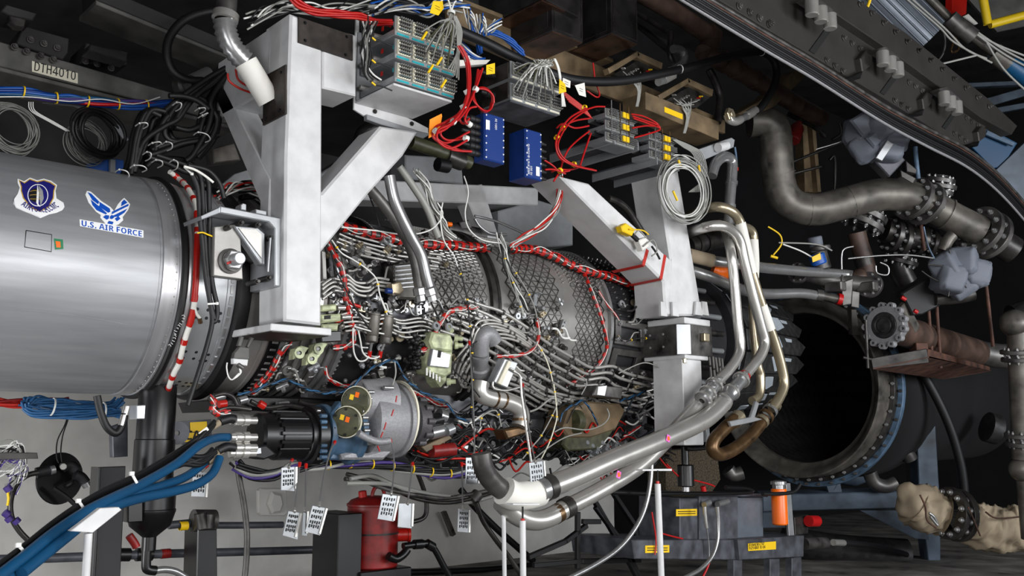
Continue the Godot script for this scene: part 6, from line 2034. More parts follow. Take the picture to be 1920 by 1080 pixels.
	for s in [["hanging metal tag with stamped lines, upright, just under the black generator", "528,877 556,875 552,921 527,919", 0.8, "541,877 545,868 548,862"], ["tilted bright metal tag lowest on two thin cords, left of its twin", "541,958 565,962 558,1012 530,1004", 0.95, "552,960 556,920 562,868"],
			["broad tilted metal tag hung from the blue grey adapter by a long cord", "586,948 613,953 600,1004 572,997", 1.0, "598,950 606,900 618,850 628,828"], ["metal tag hung in front of the red can", "718,926 748,930 738,978 708,973", 1.0, "733,928 738,895 738,850 732,824"],
			["narrow metal tag hung by the wide steel elbow", "874,858 899,858 899,908 873,907", 1.0, "889,858 889,800 884,700 880,640"], ["metal tag with stamped lines against the wall left of the grey hose", "362,883 391,885 389,932 358,931", 0.3, "378,884 390,872"],
			["metal tag with stamped lines hung in front of the white pipe wrap", "992,868 1020,864 1024,912 996,915", 1.2, "1004,868 996,830 988,780 980,720"], ["small metal tag hung right of the red can against the wall", "860,954 882,956 880,999 858,997", 0.9, "868,956 867,910 866,868"]]: hang_tag(s[0], s[1], s[2], s[3])
	hang_tag("plain grey metal tag without print right of the red can's tag", "748,944 775,944 772,991 746,988", 0.9, "764,946 770,900 774,868", true)
	hang_tag("narrow plain tag behind the bright tilted pair", "568,962 577,958 576,1005 566,1004", 0.9, "572,960 573,920 574,870", true)
	# red can on its black stand
	t = thing("red_can", "red steel can with a ring handle and side outlet under the engine", "can")
	var c := zp(697, 1062, -0.45)
	var b := Bag.new()
	lathe(b, c, Vector3.UP, prof("0,0 .165,0 .172,.008 .172,.395 .178,.40 .178,.412 .172,.418"), 40)
	P(b, "body", M.red_paint, t)
	b = Bag.new()
	lathe(b, c, Vector3.UP, prof(".172,.415 .15,.44 .10,.458 .05,.465 0,.466"), 40)
	P(b, "lid", M.red_paint, t)
	b = Bag.new()
	var ring := PackedVector3Array()
	for i in 13: ring.append(c + Vector3(0.02 + cos(PI * i / 12) * 0.05, 0.455 + sin(PI * i / 12) * 0.075, 0.03))
	tube(b, ring, 0.013, 10, 2)
	P(b, "handle", M.red_paint, t)
	b = Bag.new()
	rod(b, c + Vector3(-0.08, 0.44, 0), c + Vector3(-0.09, 0.50, 0), 0.028, 0.028, 12)
	P(b, "spout", M.red_sleeve, t)
	b = Bag.new()
	lathe(b, c + Vector3(0.13, 0.20, 0.05), Vector3(1, 0, 0.5), prof("0,0 .045,0 .045,.10 .05,.104 .05,.12 .04,.12 .04,.06 0,.06"), 20)
	P(b, "outlet", M.red_sleeve, t)
	b = Bag.new()
	lathe(b, c + Vector3(0, 0.215, 0), Vector3.UP, prof(".172,0 .176,0 .176,.012 .172,.012"), 40)
	P(b, "strap", M.dark_steel, t)
	part_tube(t, "drain_valve", M.black_paint, 0.028, "728,1042 742,1048 756,1040 764,1030", "z", -0.2, 10, 3)
	t = thing("black_stand", "flat black steel stand beside and under the red can", "stand")
	b = Bag.new()
	abox(b, Vector3(c.x - 0.36, 0, -0.62), Vector3(c.x - 0.18, c.y + 0.37, -0.3), 0.006)
	P(b, "upright", M.black_paint, t)
	b = Bag.new()
	abox(b, Vector3(c.x - 0.2, 0, -0.65), Vector3(c.x + 0.2, c.y - 0.002, -0.27), 0.006)
	P(b, "shelf", M.black_paint, t)
	t = thing("black_pipe", "black drain pipe with threaded elbows right of the red can", "pipe")
	part_tube(t, "pipe", M.black_paint, 0.022, "756,1024 786,1020 804,1020 816,1032 830,1058 848,1090", "z", -0.2, 12, 4)
	for s in ["776,1021 792,1020", "800,1019 812,1026"]: part_tube(t, "fitting", M.black_paint, 0.032, s, "z", -0.2, 12, 1)
	# black filter column
	t = thing("filter_column", "tall black filter housing with a rounded bowl on a black column, lower left", "filter")
	c = zp(279, 1020, 0.15)
	b = Bag.new()
	lathe(b, c, Vector3.UP, prof("0,-.03 .035,-.03 .035,.035 .04,.04 .10,.09 .118,.15 .122,.16 .122,.17 .118,.175 .118,.31"), 32)
	P(b, "bowl", M.black_paint, t)
	b = Bag.new()
	lathe(b, c, Vector3.UP, prof("0,.30 .10,.30 .10,.52 .094,.525 .094,.79 .088,.80 0,.80"), 32)
	P(b, "body", M.black_paint, t)
	slab("silver_head", M.aluminium, "256,760 310,757 310,785 256,786", 0.2, 0.1, 0.004, t)
	slab("bracket", M.black_paint, "240,938 268,936 268,978 240,980", 0.27, 0.1, 0.004, t)
	part_tube(t, "drain", M.black_paint, 0.024, "276,1022 274,1060 278,1068 292,1070", "z", 0.15, 12, 4)
	part_tube(t, "braided_hose", M.steel, 0.018, "290,1070 310,1068 330,1072 350,1084", "z", 0.15, 10, 4)
	part_tube(t, "red_tag", M.red_paint, 0.02, "242,1004 252,1018 256,1026", "z", 0.2, 8, 3)
	t = thing("black_column", "upright black steel channel left of the filter housing", "column")
	slab("web", M.black_soft, "186,876 236,874 224,1120 172,1120", 0.25, 0.03, 0.004, t)
	slab("flange", M.black_paint, "184,876 190,876 178,1120 170,1120", 0.30, 0.1, 0.004, t)
	slab("upper_arm", M.tank_grey, "210,800 240,790 240,856 212,858", -0.1, 0.05, 0.004, t)
	# wall fittings
	t = thing("wall_pipe", "long dark pipe with a red band along the foot of the grey wall", "pipe")
	part_tube(t, "pipe", M.tank_grey, 0.028, "-20,1050 160,1044 320,1038 480,1034 615,1030", "z", -1.2, 14, 2)
	tie(t, "red_band", M.red_paint, zp(310, 1038, -1.2), Vector3.RIGHT, 0.031, 0.03)
	for s in ["222,1040 243,1040", "255,1040 285,1039"]: part_tube(t, "tee", M.black_paint, 0.042, s, "z", -1.2, 14, 1)
	t = thing("valve_post", "small grey valve on top of a black box post in front of the wall", "valve")
	slab("post", M.black_paint, "371,993 407,992 408,1100 368,1100", -0.8, 0.2, 0.006, t)
	part_tube(t, "valve", M.dull_steel, 0.07, "362,976 402,976", "z", -0.85, 14, 1)
	for s in ["375,962 380,990", "392,964 390,990"]: part_tube(t, "valve_bolt", M.dull_steel, 0.04, s, "z", -0.8, 10, 1)
	part_tube(t, "pipe", M.tank_grey, 0.025, "316,985 362,980", "z", -0.9, 12, 1)
	tie(t, "yellow_band", M.yellow, zp(344, 986, -0.88), Vector3.RIGHT, 0.028, 0.025)
	part_tube(t, "pipe", M.tank_grey, 0.022, "404,985 440,985 530,984", "z", -0.9, 12, 1)
	t = thing("port_plate", "round black port plate with cable plugs on the grey wall", "plate")
	c = zp(111, 897, -1.1)
	b = Bag.new()
	lathe(b, c, Vector3(0.3, 0, 1), prof("0,0 .15,0 .155,.006 .15,.012 0,.012"), 36)
	P(b, "disc", M.black_paint, t)
	for s in ["98,880 76,885 68,887", "118,876 132,872 143,880", "140,890 152,895 160,905", "128,905 130,908"]: part_tube(t, "plug", M.black_soft, 0.032, s, "z", -1.02, 12, 3)
	for s in ["103,880 95,882", "160,905 164,912"]: part_tube(t, "plug_end", M.steel, 0.026, s, "z", -1.0, 10, 1)
	b = Bag.new()
	rod(b, zp(117, 873, -1.05), zp(119, 875, -0.98), 0.02, 0.02, 12)
	P(b, "bolt", M.bright_steel, t)
	W("black_cable", M.dark_steel, 0.016, "72,886 50,892 30,910 20,940 22,970 36,995 55,1015", "z", -1.0, "black cable curving down from the port plate at the left edge", "cable")
	W("black_cable", M.black_rubber, 0.014, "100,915 125,932 145,950 158,960", "z", -0.98, "black cable leaving the bottom of the port plate", "cable")
	for k in 2: W("thin_wire", M.ink, 0.004, ["128,750 124,790 108,825 106,855 110,868", "134,752 128,785 118,815 114,845 116,866"][k], "z", -1.0, ["thin black wire hanging on the wall above the port plate, left strand", "thin black wire hanging on the wall above the port plate, right strand"][k], "wire")
	t = thing("wire_tangle", "tangle of thin pale and dark wires at the left edge of the wall", "wires")
	for k in 22: part_tube(t, "wire", [M.grey_wire, M.white_wire, M.ink, M.grey_wire, M.purple][k % 5], 0.005, "%d,%d %d,%d %d,%d %d,%d" % [-8, 835 + k * 3, 20 + (k * 7) % 22, 825 + (k * 11) % 60, 36 + (k * 5) % 18, 850 + (k * 13) % 50, 8 + (k * 9) % 30, 885 + (k * 7) % 45], "z", -0.95, 6, 5)
	for s in ["12,912 18,920", "8,960 16,966", "14,970 20,976", "28,974 34,980"]: part_tube(t, "purple_plug", M.purple, 0.022, s, "z", -0.93, 8, 1)
	part_tube(t, "yellow_wire", M.yellow, 0.008, "14,920 16,935 14,948", "z", -0.93, 6, 2)
	slab("wall_shelf", M.hull_beam, "-10,848 70,849 72,860 -10,862", -0.9, 0.15, 0.004)
	tag(get_child(-1), "pale steel bracket shelf above the wire tangle", "shelf")
	t = thing("blue_coil", "long folded coil of blue network cable hanging under the duct", "cables")
	strands(t, "cable", [M.net_blue], pts("46,760 60,752 100,756 150,762 200,764 226,752", "z", -0.5), 0.007, 0.022, 12)
	strands(t, "cable", [M.net_blue], pts("46,760 60,772 100,776 160,778 205,774 228,776", "z", -0.48), 0.007, 0.018, 9)
	ties(t, "cable_tie", M.white_wire, pts("80,760 150,770 210,770", "z", -0.47), 0.05, 0.27, 0.004)
	bundle("red_cables", "dark red cables along the wall under the duct", "cables", [M.red_paint, M.band_red], "-15,754 30,757 70,755 120,752", "z", -0.55, 0.009, 0.018, 6)
	t = thing("wall_cover", "rounded square cover plate on the grey wall under the generator", "cover")
	slab("plate", M.wall, "484,920 490,915 532,915 538,920 540,962 534,968 490,968 484,962", -1.9, 0.03, 0.01, t)
	slab("dome", M.wall, "512,922 530,926 534,945 528,962 512,964 504,945", -1.86, 0.04, 0.02, t)
	t = thing("yellow_sign", "yellow sign lettered CAT half hidden under the duct end beside the filter", "sign")
	slab("sheet", M.yellow, "344,812 388,810 392,826 346,829", 0.0, 0.006, 0.001, t)
	letters("CAT", 0.05, zp(346, 825, 0.004), Vector3.RIGHT, Vector3.UP, M.ink, t, "lettering", 1.0, "Droid Sans", true)
	slab("backing", M.tank_grey, "338,790 396,786 398,832 342,834", -0.01, 0.01, 0.001, t)
	slab("yellow_square", M.yellow, "357,792 388,790 389,808 358,810", 0.0, 0.006, 0.001, t)
	t = thing("grey_pulley", "grey round pulley disc in front of the yellow sign", "pulley")
	b = Bag.new()
	lathe(b, zp(331, 812, 0.1), Vector3(-0.3, 0, 1), prof(".012,0 .055,0 .06,.01 .05,.016 .05,.03 .06,.036 .06,.045 .012,.045"), 24)
	P(b, "disc", M.tank_grey, t)
	# stands with white vanes and rods
	t = thing("vane_stand", "white post with a flat white vane on top at the lower left", "stand")
	slab("vane", M.white_paint, "132,996 174,999 228,956 223,951 188,953", 1.75, 0.03, 0.002, t)
	part_tube(t, "post", M.white_paint, 0.013, "166,1000 161,1080 156,1165 151,1260", "z", 1.72, 14, 1)
	t = thing("rod_stand", "white tube post with a thin rod under the white pipe wrap", "stand")
	part_tube(t, "post", M.white_paint, 0.016, "980,976 981,1080 982,1260", "z", 1.35, 14, 1)
	part_tube(t, "rod", M.ink, 0.005, "980,976 980,950", "z", 1.35, 8, 1)
	part_tube(t, "collar", M.red_sleeve, 0.010, "980,976 980,972", "z", 1.35, 10, 1)
	slab("vane", M.white_paint, "962,944 1012,944 1012,947 962,947", 1.35, 0.05, 0.001, t)
	t = thing("rod_stand", "white tube post with a flat top blade before the frame struts", "stand")
	part_tube(t, "post", M.white_paint, 0.019, "1233,907 1236,980 1240,1080 1247,1260", "z", 1.35, 14, 1)
	part_tube(t, "rod", M.ink, 0.005, "1233,905 1233,882", "z", 1.35, 8, 1)
	part_tube(t, "collar", M.red_sleeve, 0.011, "1233,907 1233,902", "z", 1.35, 10, 1)
	slab("vane", M.white_paint, "1205,880 1260,879 1260,883 1205,883", 1.35, 0.05, 0.001, t)
	t = thing("rod_stand", "thin pale post behind the thicker white post, left of it", "stand")
	part_tube(t, "post", M.white_paint, 0.012, "944,950 946,1080 947,1250", "z", 1.1, 10, 1)
	W("grey_hose", M.steel, 0.016, "1222,850 1220,900 1210,950 1190,992 1158,1030 1110,1062 1050,1092", "z", 0.8, "long pale hose curving from under the long tubes down to the bottom edge", "hose")
	W("floor_pipe", M.black_paint, 0.03, "620,1074 760,1073 900,1068 1010,1058 1140,1050", "z", -1.9, "black pipe lying along the foot of the wall behind the white posts", "pipe", "", 12)
	W("black_band", M.black_paint, 0.028, "864,918 890,950 930,990 975,1030 1000,1052", "z", -0.9, "black strip slanting down the wall behind the thin pale post", "conduit", "", 10)  # dark slanting band across the wall, laid as a thin tube
	slab("wall_grip", M.dull_steel, "832,961 838,958 856,1002 850,1006", -2.3, 0.05, 0.006)
	tag(get_child(-1), "small dark grip plate slanting on the wall right of the red can", "plate")
	# black strut frame and the tank cart
	t = thing("strut_frame", "black steel strut frame behind the white posts under the right frame", "frame")
	for s in ["1083,960 1083,1066", "1092,978 1125,978", "1115,940 1150,1000 1196,1085", "1116,950 1175,1030 1200,1085", "1150,925 1190,985 1196,1040", "1000,1060 1090,1052 1200,1050", "990,1045 1060,1015 1100,985"]:
		b = Bag.new()
		var q := pts(s, "z", 0.2)
		for i in q.size() - 1: bar(b, q[i], q[i + 1], 0.035, 0.035, 0.004, Vector3(0, 0, 1))
		P(b, "strut", M.black_paint, t)
	t = thing("tank_cart", "dark grey tank cart with yellow labels and a silver side plate, lower right", "cart")
	slab("tank", M.tank_grey, "1275,934 1312,934 1312,1012 1275,1012", 0.50, 0.4, 0.006, t)
	slab("tank", M.tank_grey, "1312,926 1384,930 1384,1012 1312,1012", 0.52, 0.5, 0.006, t)
	slab("side_plate", M.foil, "1378,933 1430,932 1432,1011 1382,1012", 0.5, 0.04, 0.006, t)
	slab("top_rail", M.tank_grey, "1310,924 1440,926 1440,932 1310,930", 0.55, 0.5, 0.004, t)
	slab("base", M.tank_grey, "1185,1012 1386,1012 1386,1050 1190,1048", 0.58, 0.6, 0.006, t)
	slab("base_front", M.tank_grey, "1384,1012 1508,1004 1507,1044 1388,1050", 0.62, 0.5, 0.006, t)
	for s in ["1376,1050 1392,1050 1392,1120 1376,1120", "1444,1048 1462,1048 1462,1115 1444,1115", "1485,1046 1503,1044 1503,1110 1485,1110"]: slab("leg", M.tank_grey, s, 0.6, 0.06, 0.004, t)
	for s in [["1268,955 1307,954 1307,967 1268,968", 0.505, 1], ["1210,1023 1255,1022 1255,1036 1210,1037", 0.585, 1], ["1403,1019 1455,1015 1455,1030 1403,1033", 0.625, 2]]:
		var lb := slab("yellow_label", M.yellow, s[0], s[1], 0.003, 0.0, t)
		var q := pts(s[0], "z", s[1] + 0.0008)
		if s[2] == 2:
			letters("JA Exhaust Bd 6 27147", 0.022, q[3] + Vector3(0.012, 0.034, 0), q[1] - q[0], Vector3.UP, M.ink, lb, "lettering", 0.7)
			letters("45/29-48X47  81-104", 0.022, q[3] + Vector3(0.012, 0.008, 0), q[1] - q[0], Vector3.UP, M.ink, lb, "lettering", 0.8)
		else:
			b = Bag.new()
			for i in 2: bar(b, q[3].lerp(q[0], 0.35 + 0.3 * i) + Vector3(0.02, 0, 0), q[2].lerp(q[1], 0.35 + 0.3 * i) - Vector3(0.02, 0, 0), 0.006, 0.0008, 0.0, Vector3(0, 0, 1))
			P(b, "print_line", M.ink, lb)
	for s in ["1320,946 1330,942", "1345,946 1356,942", "1352,944 1364,940"]: part_tube(t, "fitting", M.steel, 0.024, s, "z", 0.58, 12, 1)
	part_tube(t, "valve", M.bright_steel, 0.014, "1321,950 1323,975 1325,990", "z", 0.62, 10, 2)
	part_tube(t, "red_cap", M.red_wire, 0.02, "1318,912 1320,922", "z", 0.6, 10, 1)
	part_tube(t, "thin_line", M.steel, 0.006, "1325,990 1329,1020 1330,1045", "z", 0.62, 6, 3)
	t = thing("steel_hose", "braided steel hose looping down from the tank cart to the bottom edge", "hose")
	part_tube(t, "hose", M.steel, 0.015, "1345,950 1347,985 1345,1015 1334,1045 1312,1068 1280,1085", "z", 0.75, 10, 5)
	W("red_line", M.red_wire, 0.008, "1333,1045 1326,1065 1316,1085", "z", 0.74, "thin red line at the bottom edge beside the steel hose", "line")
	t = thing("orange_filter", "bright orange cylindrical filter on a steel head at the tank cart's right end", "filter")
	c = zp(1463, 984, 0.62)
	b = Bag.new()
	lathe(b, c, Vector3.UP, prof("0,0 .055,0 .064,.01 .064,.28 .06,.29 0,.29"), 28)
	P(b, "canister", M.orange, t)
	b = Bag.new()
	lathe(b, c, Vector3.UP, prof("0,.29 .05,.29 .05,.32 .066,.325 .066,.35 .03,.36 0,.36"), 20)
	P(b, "head", M.steel, t)
	part_tube(t, "side_hose", M.black_rubber, 0.016, "1430,926 1460,926 1488,922 1500,908", "z", 0.68, 8, 4)
	slab("back_plate", M.aluminium, "1474,906 1482,906 1490,1008 1480,1008", 0.55, 0.02, 0.003, t)
	t = thing("red_valve", "small valve with a bright red round handle behind the orange filter", "valve")
	part_tube(t, "handle", M.red_wire, 0.05, "1516,977 1532,977", "z", 0.4, 18, 1)
	slab("bracket", M.dark_steel, "1490,970 1516,965 1516,1000 1492,1004", 0.35, 0.1, 0.006, t)
	part_tube(t, "body", M.dull_steel, 0.05, "1508,1020 1528,1018 1548,1018", "z", 0.4, 14, 1)
	part_tube(t, "red_ring", M.red_paint, 0.045, "1540,1018 1547,1018", "z", 0.4, 14, 1)
	part_tube(t, "coupling", M.bright_steel, 0.03, "1562,1017 1582,1018", "z", 0.4, 12, 1)
	part_tube(t, "hose", M.black_rubber, 0.028, "1582,1018 1640,1024 1700,1040", "z", 0.4, 10, 3)
	t = thing("black_canister", "glossy black cylinder standing over the tank cart behind the steel tubes", "canister")
	c = zp(1286, 912, 0.62)
	b = Bag.new()
	lathe(b, c, Vector3.UP, prof("0,0 .055,0 .062,.006 .062,.15 .055,.158 .028,.16 .028,.29 0,.29"), 28)
	P(b, "body", M.black_paint, t)
	b = Bag.new()
	rod(b, c + Vector3(0, -0.06, 0), c, 0.03, 0.03, 12)
	P(b, "neck", M.steel, t)
	slab("tan_rock_face", M.stone_tan, "1250,845 1345,840 1352,900 1335,925 1250,925", 0.1, 0.2, 0.01)
	tag(get_child(-1), "rough tan insulated surface behind the black cylinder", "insulation")
	for k in 2: W("black_bar", M.black_paint, 0.016, ["1130,922 1250,926 1400,924 1400,916 1360,914", "1286,840 1300,842 1340,838"][k], "z", 0.66, ["thin black rail along the top of the tank cart", "black bracket bar under the white lower post"][k], "rail")
	for k in 6: W("red_line", M.red_wire, 0.006, ["1232,852 1250,875 1262,882", "1300,900 1330,908 1340,912", "1222,960 1230,1010 1228,1040", "1250,870 1275,895 1300,902", "1240,1000 1262,1006 1280,1010", "1235,985 1240,1005 1242,1012"][k], "z", 0.6, "thin red line among the dark gear at the tank cart, " + ["at the lower white post", "beside the black cylinder", "left of the cart", "under the long tube", "across the cart tank", "by the cart's left label"][k], "line", "red lines behind the cart")

func build_tubes():
	var lp := "bent bare steel tube"
	var z := 1.15
	for k in 5:
		var t := thing("steel_tube", ["bent steel tube nearest the right white frame, leading to the rear coupling", "bent steel tube with a wide shoulder, second from the white frame", "bent steel tube with white wraps, farthest right, ending in the bronze bend", "straight steel tube half hidden behind the wrapped tube", "short upright steel tube with an elbow under the grey elbowed pipe"][k], "tube")
		part_tube(t, "tube", [M.bright_steel, M.bright_steel, M.gold_steel, M.gold_steel, M.steel][k], [0.036, 0.038, 0.037, 0.034, 0.042][k], ["1352,418,0.8 1362,436,1.0 1370,470,1.15 1377,530 1383,600 1388,645 1384,668 1368,692 1345,716", "1262,446,0.5 1290,437,0.75 1320,427,1.1 1348,423,1.19 1372,432 1387,452 1397,495 1412,555 1427,612 1434,642 1426,667 1410,688 1396,704", "1286,406,0.5 1310,396,0.8 1340,388,1.1 1368,394,1.17 1386,414 1398,460 1412,520 1434,590 1452,640 1466,690 1470,722 1460,748 1448,766", "1388,424 1408,432 1414,456 1412,520 1412,600 1420,680 1426,705 1424,740 1410,752", "1334,330 1342,306 1358,294 1372,302 1372,330 1368,380 1366,440"][k], "z", [z, z + 0.04, z + 0.02, z - 0.12, z - 0.25][k], 18, 6)
		if k == 2: part_tube(t, "white_wrap", M.white_tape, 0.040, "1388,418 1398,460 1410,512", "z", z + 0.02, 16, 4)
		if k == 2: part_tube(t, "white_wrap", M.white_tape, 0.040, "1428,572 1444,618", "z", z + 0.02, 16, 3)
		if k == 3: part_tube(t, "white_wrap", M.white_tape, 0.040, "1412,450 1414,490 1413,522", "z", z - 0.12, 16, 3)
		if k == 4:
			for s in ["1372,340 1371,346", "1368,384 1368,390"]: part_tube(t, "collar", M.steel, 0.048, s, "z", z - 0.25, 16, 1)
	for k in 2:
		var t := thing("tube_coupling", ["stack of clamped couplings joining the rear steel tube to the long lower tube", "larger stack of clamped couplings joining the front steel tube to the long lower tube"][k], "coupling")
		var c: PackedVector3Array = pts(["1345,716 1316,752", "1398,702 1352,758"][k], "z", [z, z + 0.04][k])
		var d := c[1] - c[0]
		var b := Bag.new()
		var l := d.length()
		lathe(b, c[0], d, PackedVector2Array([Vector2(0.03, 0), Vector2(0.04, 0), Vector2(0.04, l * 0.1), Vector2(0.055, l * 0.14), Vector2(0.055, l * 0.22), Vector2(0.045, l * 0.25), Vector2(0.045, l * 0.5), Vector2(0.058, l * 0.54), Vector2(0.058, l * 0.64), Vector2(0.05, l * 0.68), Vector2(0.05, l * 0.8), Vector2(0.06, l * 0.84), Vector2(0.06, l * 0.95), Vector2(0.05, l), Vector2(0.02, l)]), 28)
		P(b, "body", M.steel, t)
		for f in [0.18, 0.6, 0.9]: tie(t, "clamp_band", M.bright_steel, c[0] + d * f, d, 0.0635, 0.010)
		for f in [0.18, 0.6]:
			b = Bag.new()
			var q: Vector3 = c[0] + d * f + Vector3(0, 0.05, 0.04)
			rod(b, q - d.normalized() * 0.0 + Vector3(-0.02, 0, 0), q + Vector3(0.03, 0, 0), 0.009, 0.009, 8)
			P(b, "clamp_bolt", M.steel, t)
		if k == 1: tie(t, "red_ring", M.red_sleeve, c[0] + d * 0.04, d, 0.043, 0.006)
	var t := thing("long_tube", "long bright steel tube sweeping from the couplings down to the white wrap, the upper one", "tube")
	part_tube(t, "tube", M.bright_steel, 0.062, "1356,755 1330,780 1300,798 1230,829 1150,862 1080,893 1030,913", "z", z + 0.04, 24, 6)
	var g := pts("1036,911 1028,914 1016,919", "z", z + 0.04)
	tie(t, "dark_collar", M.dark_steel, g[1], g[1] - g[0], 0.072, 0.028)
	tie(t, "end_collar", M.steel, g[2], g[2] - g[1], 0.067, 0.026)
	for k in 2:
		var b := Bag.new()
		var q: Vector3 = [zp(1253, 822, z + 0.105), zp(1160, 890, z + 0.065)][k]
		box(b, Transform3D(Basis(Vector3.BACK, -0.38), q), Vector3(0.035, 0.042, 0.003), 0.001)
		var m := P(b, "pink_sticker", M.pink, t if k == 0 else self)
		if k == 1: tag(m, "pink sticker with an orange dot on the lower long steel tube", "sticker")
		b = Bag.new()
		box(b, Transform3D(Basis(Vector3.BACK, 0.2), q + Vector3(0, 0, 0.002)), Vector3(0.022, 0.026, 0.002), 0.0)
		P(b, "orange_dot", M.orange, m)
	part_tube(t, "white_wrap", M.white_tape, 0.078, "1012,922 990,928 965,930 945,920", "z", z + 0.02, 20, 4)
	part_tube(t, "elbow", M.dull_steel, 0.055, "950,925 925,905 908,880 902,850", "z", z, 18, 5)
	t = thing("long_tube", "long steel tube crossing under the brighter one and ending in a wide elbow", "tube")
	part_tube(t, "tube", M.bright_steel, 0.050, "1320,748 1290,780 1240,835 1190,880 1120,922 1070,948", "z", z - 0.06, 22, 6)
	part_tube(t, "elbow", M.bright_steel, 0.055, "1066,950 1030,970 1000,976 968,966 940,940", "z", z - 0.05, 22, 6)
	g = pts("1074,946 1062,952 1054,957", "z", z - 0.05)
	tie(t, "dark_collar", M.dark_steel, g[1], g[1] - g[0], 0.062, 0.03)
	tie(t, "burnt_weld", M.burnt, g[2] + (g[2] - g[1]) * 1.2, g[2] - g[1], 0.0565, 0.02)
	t = thing("bronze_bend", "bronze coloured U bend of tube with clamps at the end of the wrapped tube", "tube")
	part_tube(t, "bend", M.burnt, 0.046, "1432,784 1420,802 1402,822 1376,842 1350,852 1336,842 1340,824 1358,804 1378,786", "z", z, 20, 6)
	g = pts("1452,760 1428,790", "z", z)
	for f in [0.0, 0.35, 0.7, 1.0]: tie(t, "clamp_band", [M.gold_steel, M.steel, M.burnt, M.gold_steel][int(f * 3)], g[0].lerp(g[1], f), g[1] - g[0], [0.05, 0.056, 0.06, 0.054][int(f * 3)], 0.016)
	part_tube(t, "rear_clamp", M.gold_steel, 0.052, "1376,792 1386,780", "z", z, 18, 1)
	slab("tube_clip", M.aluminium, "1368,790 1408,782 1418,752 1424,756 1416,782 1430,786 1410,792 1372,800", z + 0.07, 0.02, 0.004)
	tag(get_child(-1), "bright forked clip plate holding the couplings to the bronze bend", "clip")
	t = thing("sensor_cluster", "yellow and white sensor plugs clipped to the slanted white beam", "sensor")
	slab("yellow_plug", M.yellow, "1165,424 1174,418 1192,430 1186,442 1168,434", 0.99, 0.05, 0.006, t)
	slab("white_plug", M.white_tape, "1198,450 1212,444 1218,462 1206,470", 0.99, 0.05, 0.006, t)
	slab("black_strip", M.ink, "1186,434 1200,448 1197,453 1183,440", 0.985, 0.02, 0.002, t)
	for s in ["1180,430 1205,432 1216,440", "1206,462 1224,450 1232,470 1222,480", "1190,440 1198,432 1212,446"]: part_tube(t, "lead", M.yellow if s[0] == "1" and s[2] == "8" else M.grey_wire, 0.005, s, "z", 1.0, 6, 4)
	part_tube(t, "dark_point", M.ink, 0.008, "1222,462 1232,476 1237,486", "z", 0.97, 6, 2)
	W("dark_hose", M.dark_steel, 0.026, "1140,372 1160,380 1178,396 1200,430 1208,440", "z", 0.7, "dark hose with steel ends passing behind the slanted white beam", "hose", "", 12)
const ORD := ["topmost", "second", "third", "fourth", "fifth", "sixth", "seventh", "eighth", "ninth", "tenth", "eleventh", "twelfth", "thirteenth", "fourteenth"]
func shifted(path: String, dx: float, dy: float, jit := 0.0) -> String:
	var out := ""
	for w in path.split(" ", false):
		var a := w.split(",")
		out += "%.1f,%.1f" % [float(a[0]) + dx + rng.randf_range(-jit, jit), float(a[1]) + dy + rng.randf_range(-jit, jit)]
		if a.size() > 2: out += "," + a[2]
		out += " "
	return out
func bank(called: String, label: String, m: Material, r: float, path: String, n: int, dx: float, dy: float, kind: String, val: float, jit := 1.5, clamp := true):   # parallel tubes; each its own thing, named by its place in the bank
	for k in n:
		var word: String = ORD[k]
		var said := label
		if k == 0:
			if " from the left" in label: word = "leftmost"
			said = label.replace(" from the top", "").replace(" from the left", "")
		var t := thing(called, said % word, "tube")
		var p := pts(shifted(path, dx * k, dy * k, jit), kind, val)
		var b := Bag.new()
		tube(b, p, r, 8, 5)
		P(b, "tube", m, t)
		if clamp: ties(t, "clamp", M.dull_steel, p, r * 1.55, 0.24, 0.007, 0.08 + 0.03 * (k % 3))
func sleeved(label: String, path: String, kind: String, val: float, r: float, every := 0.06, red := true, branch := ""):   # harness of pale braid with red heat-shrink bands
	var t := thing("sleeved_harness", label, "harness")
	var p := pts(path, kind, val)
	var b := Bag.new()
	tube(b, p, r, 9, 5)
	P(b, "braid", M.grey_wire if not red else M.dull_steel, t)
	ties(t, "red_band", M.red_sleeve, p, r * 1.25, every, every * 0.22, 0.03)
	for k in 2:
		var q := PackedVector3Array()
		for i in p.size(): q.append(p[i] + Vector3(0, 0, 1) * r + up * r * (1.2 if k else -1.1) * sin(i * 2.1 + k))
		b = Bag.new()
		tube(b, q, 0.0035, 6, 5)
		P(b, "wire", [M.white_wire, M.red_wire][k], t)
	if branch:
		for s in branch.split("|"): part_tube(t, "branch", M.red_sleeve, r * 0.7, s, kind, val + 0.01, 8, 4)
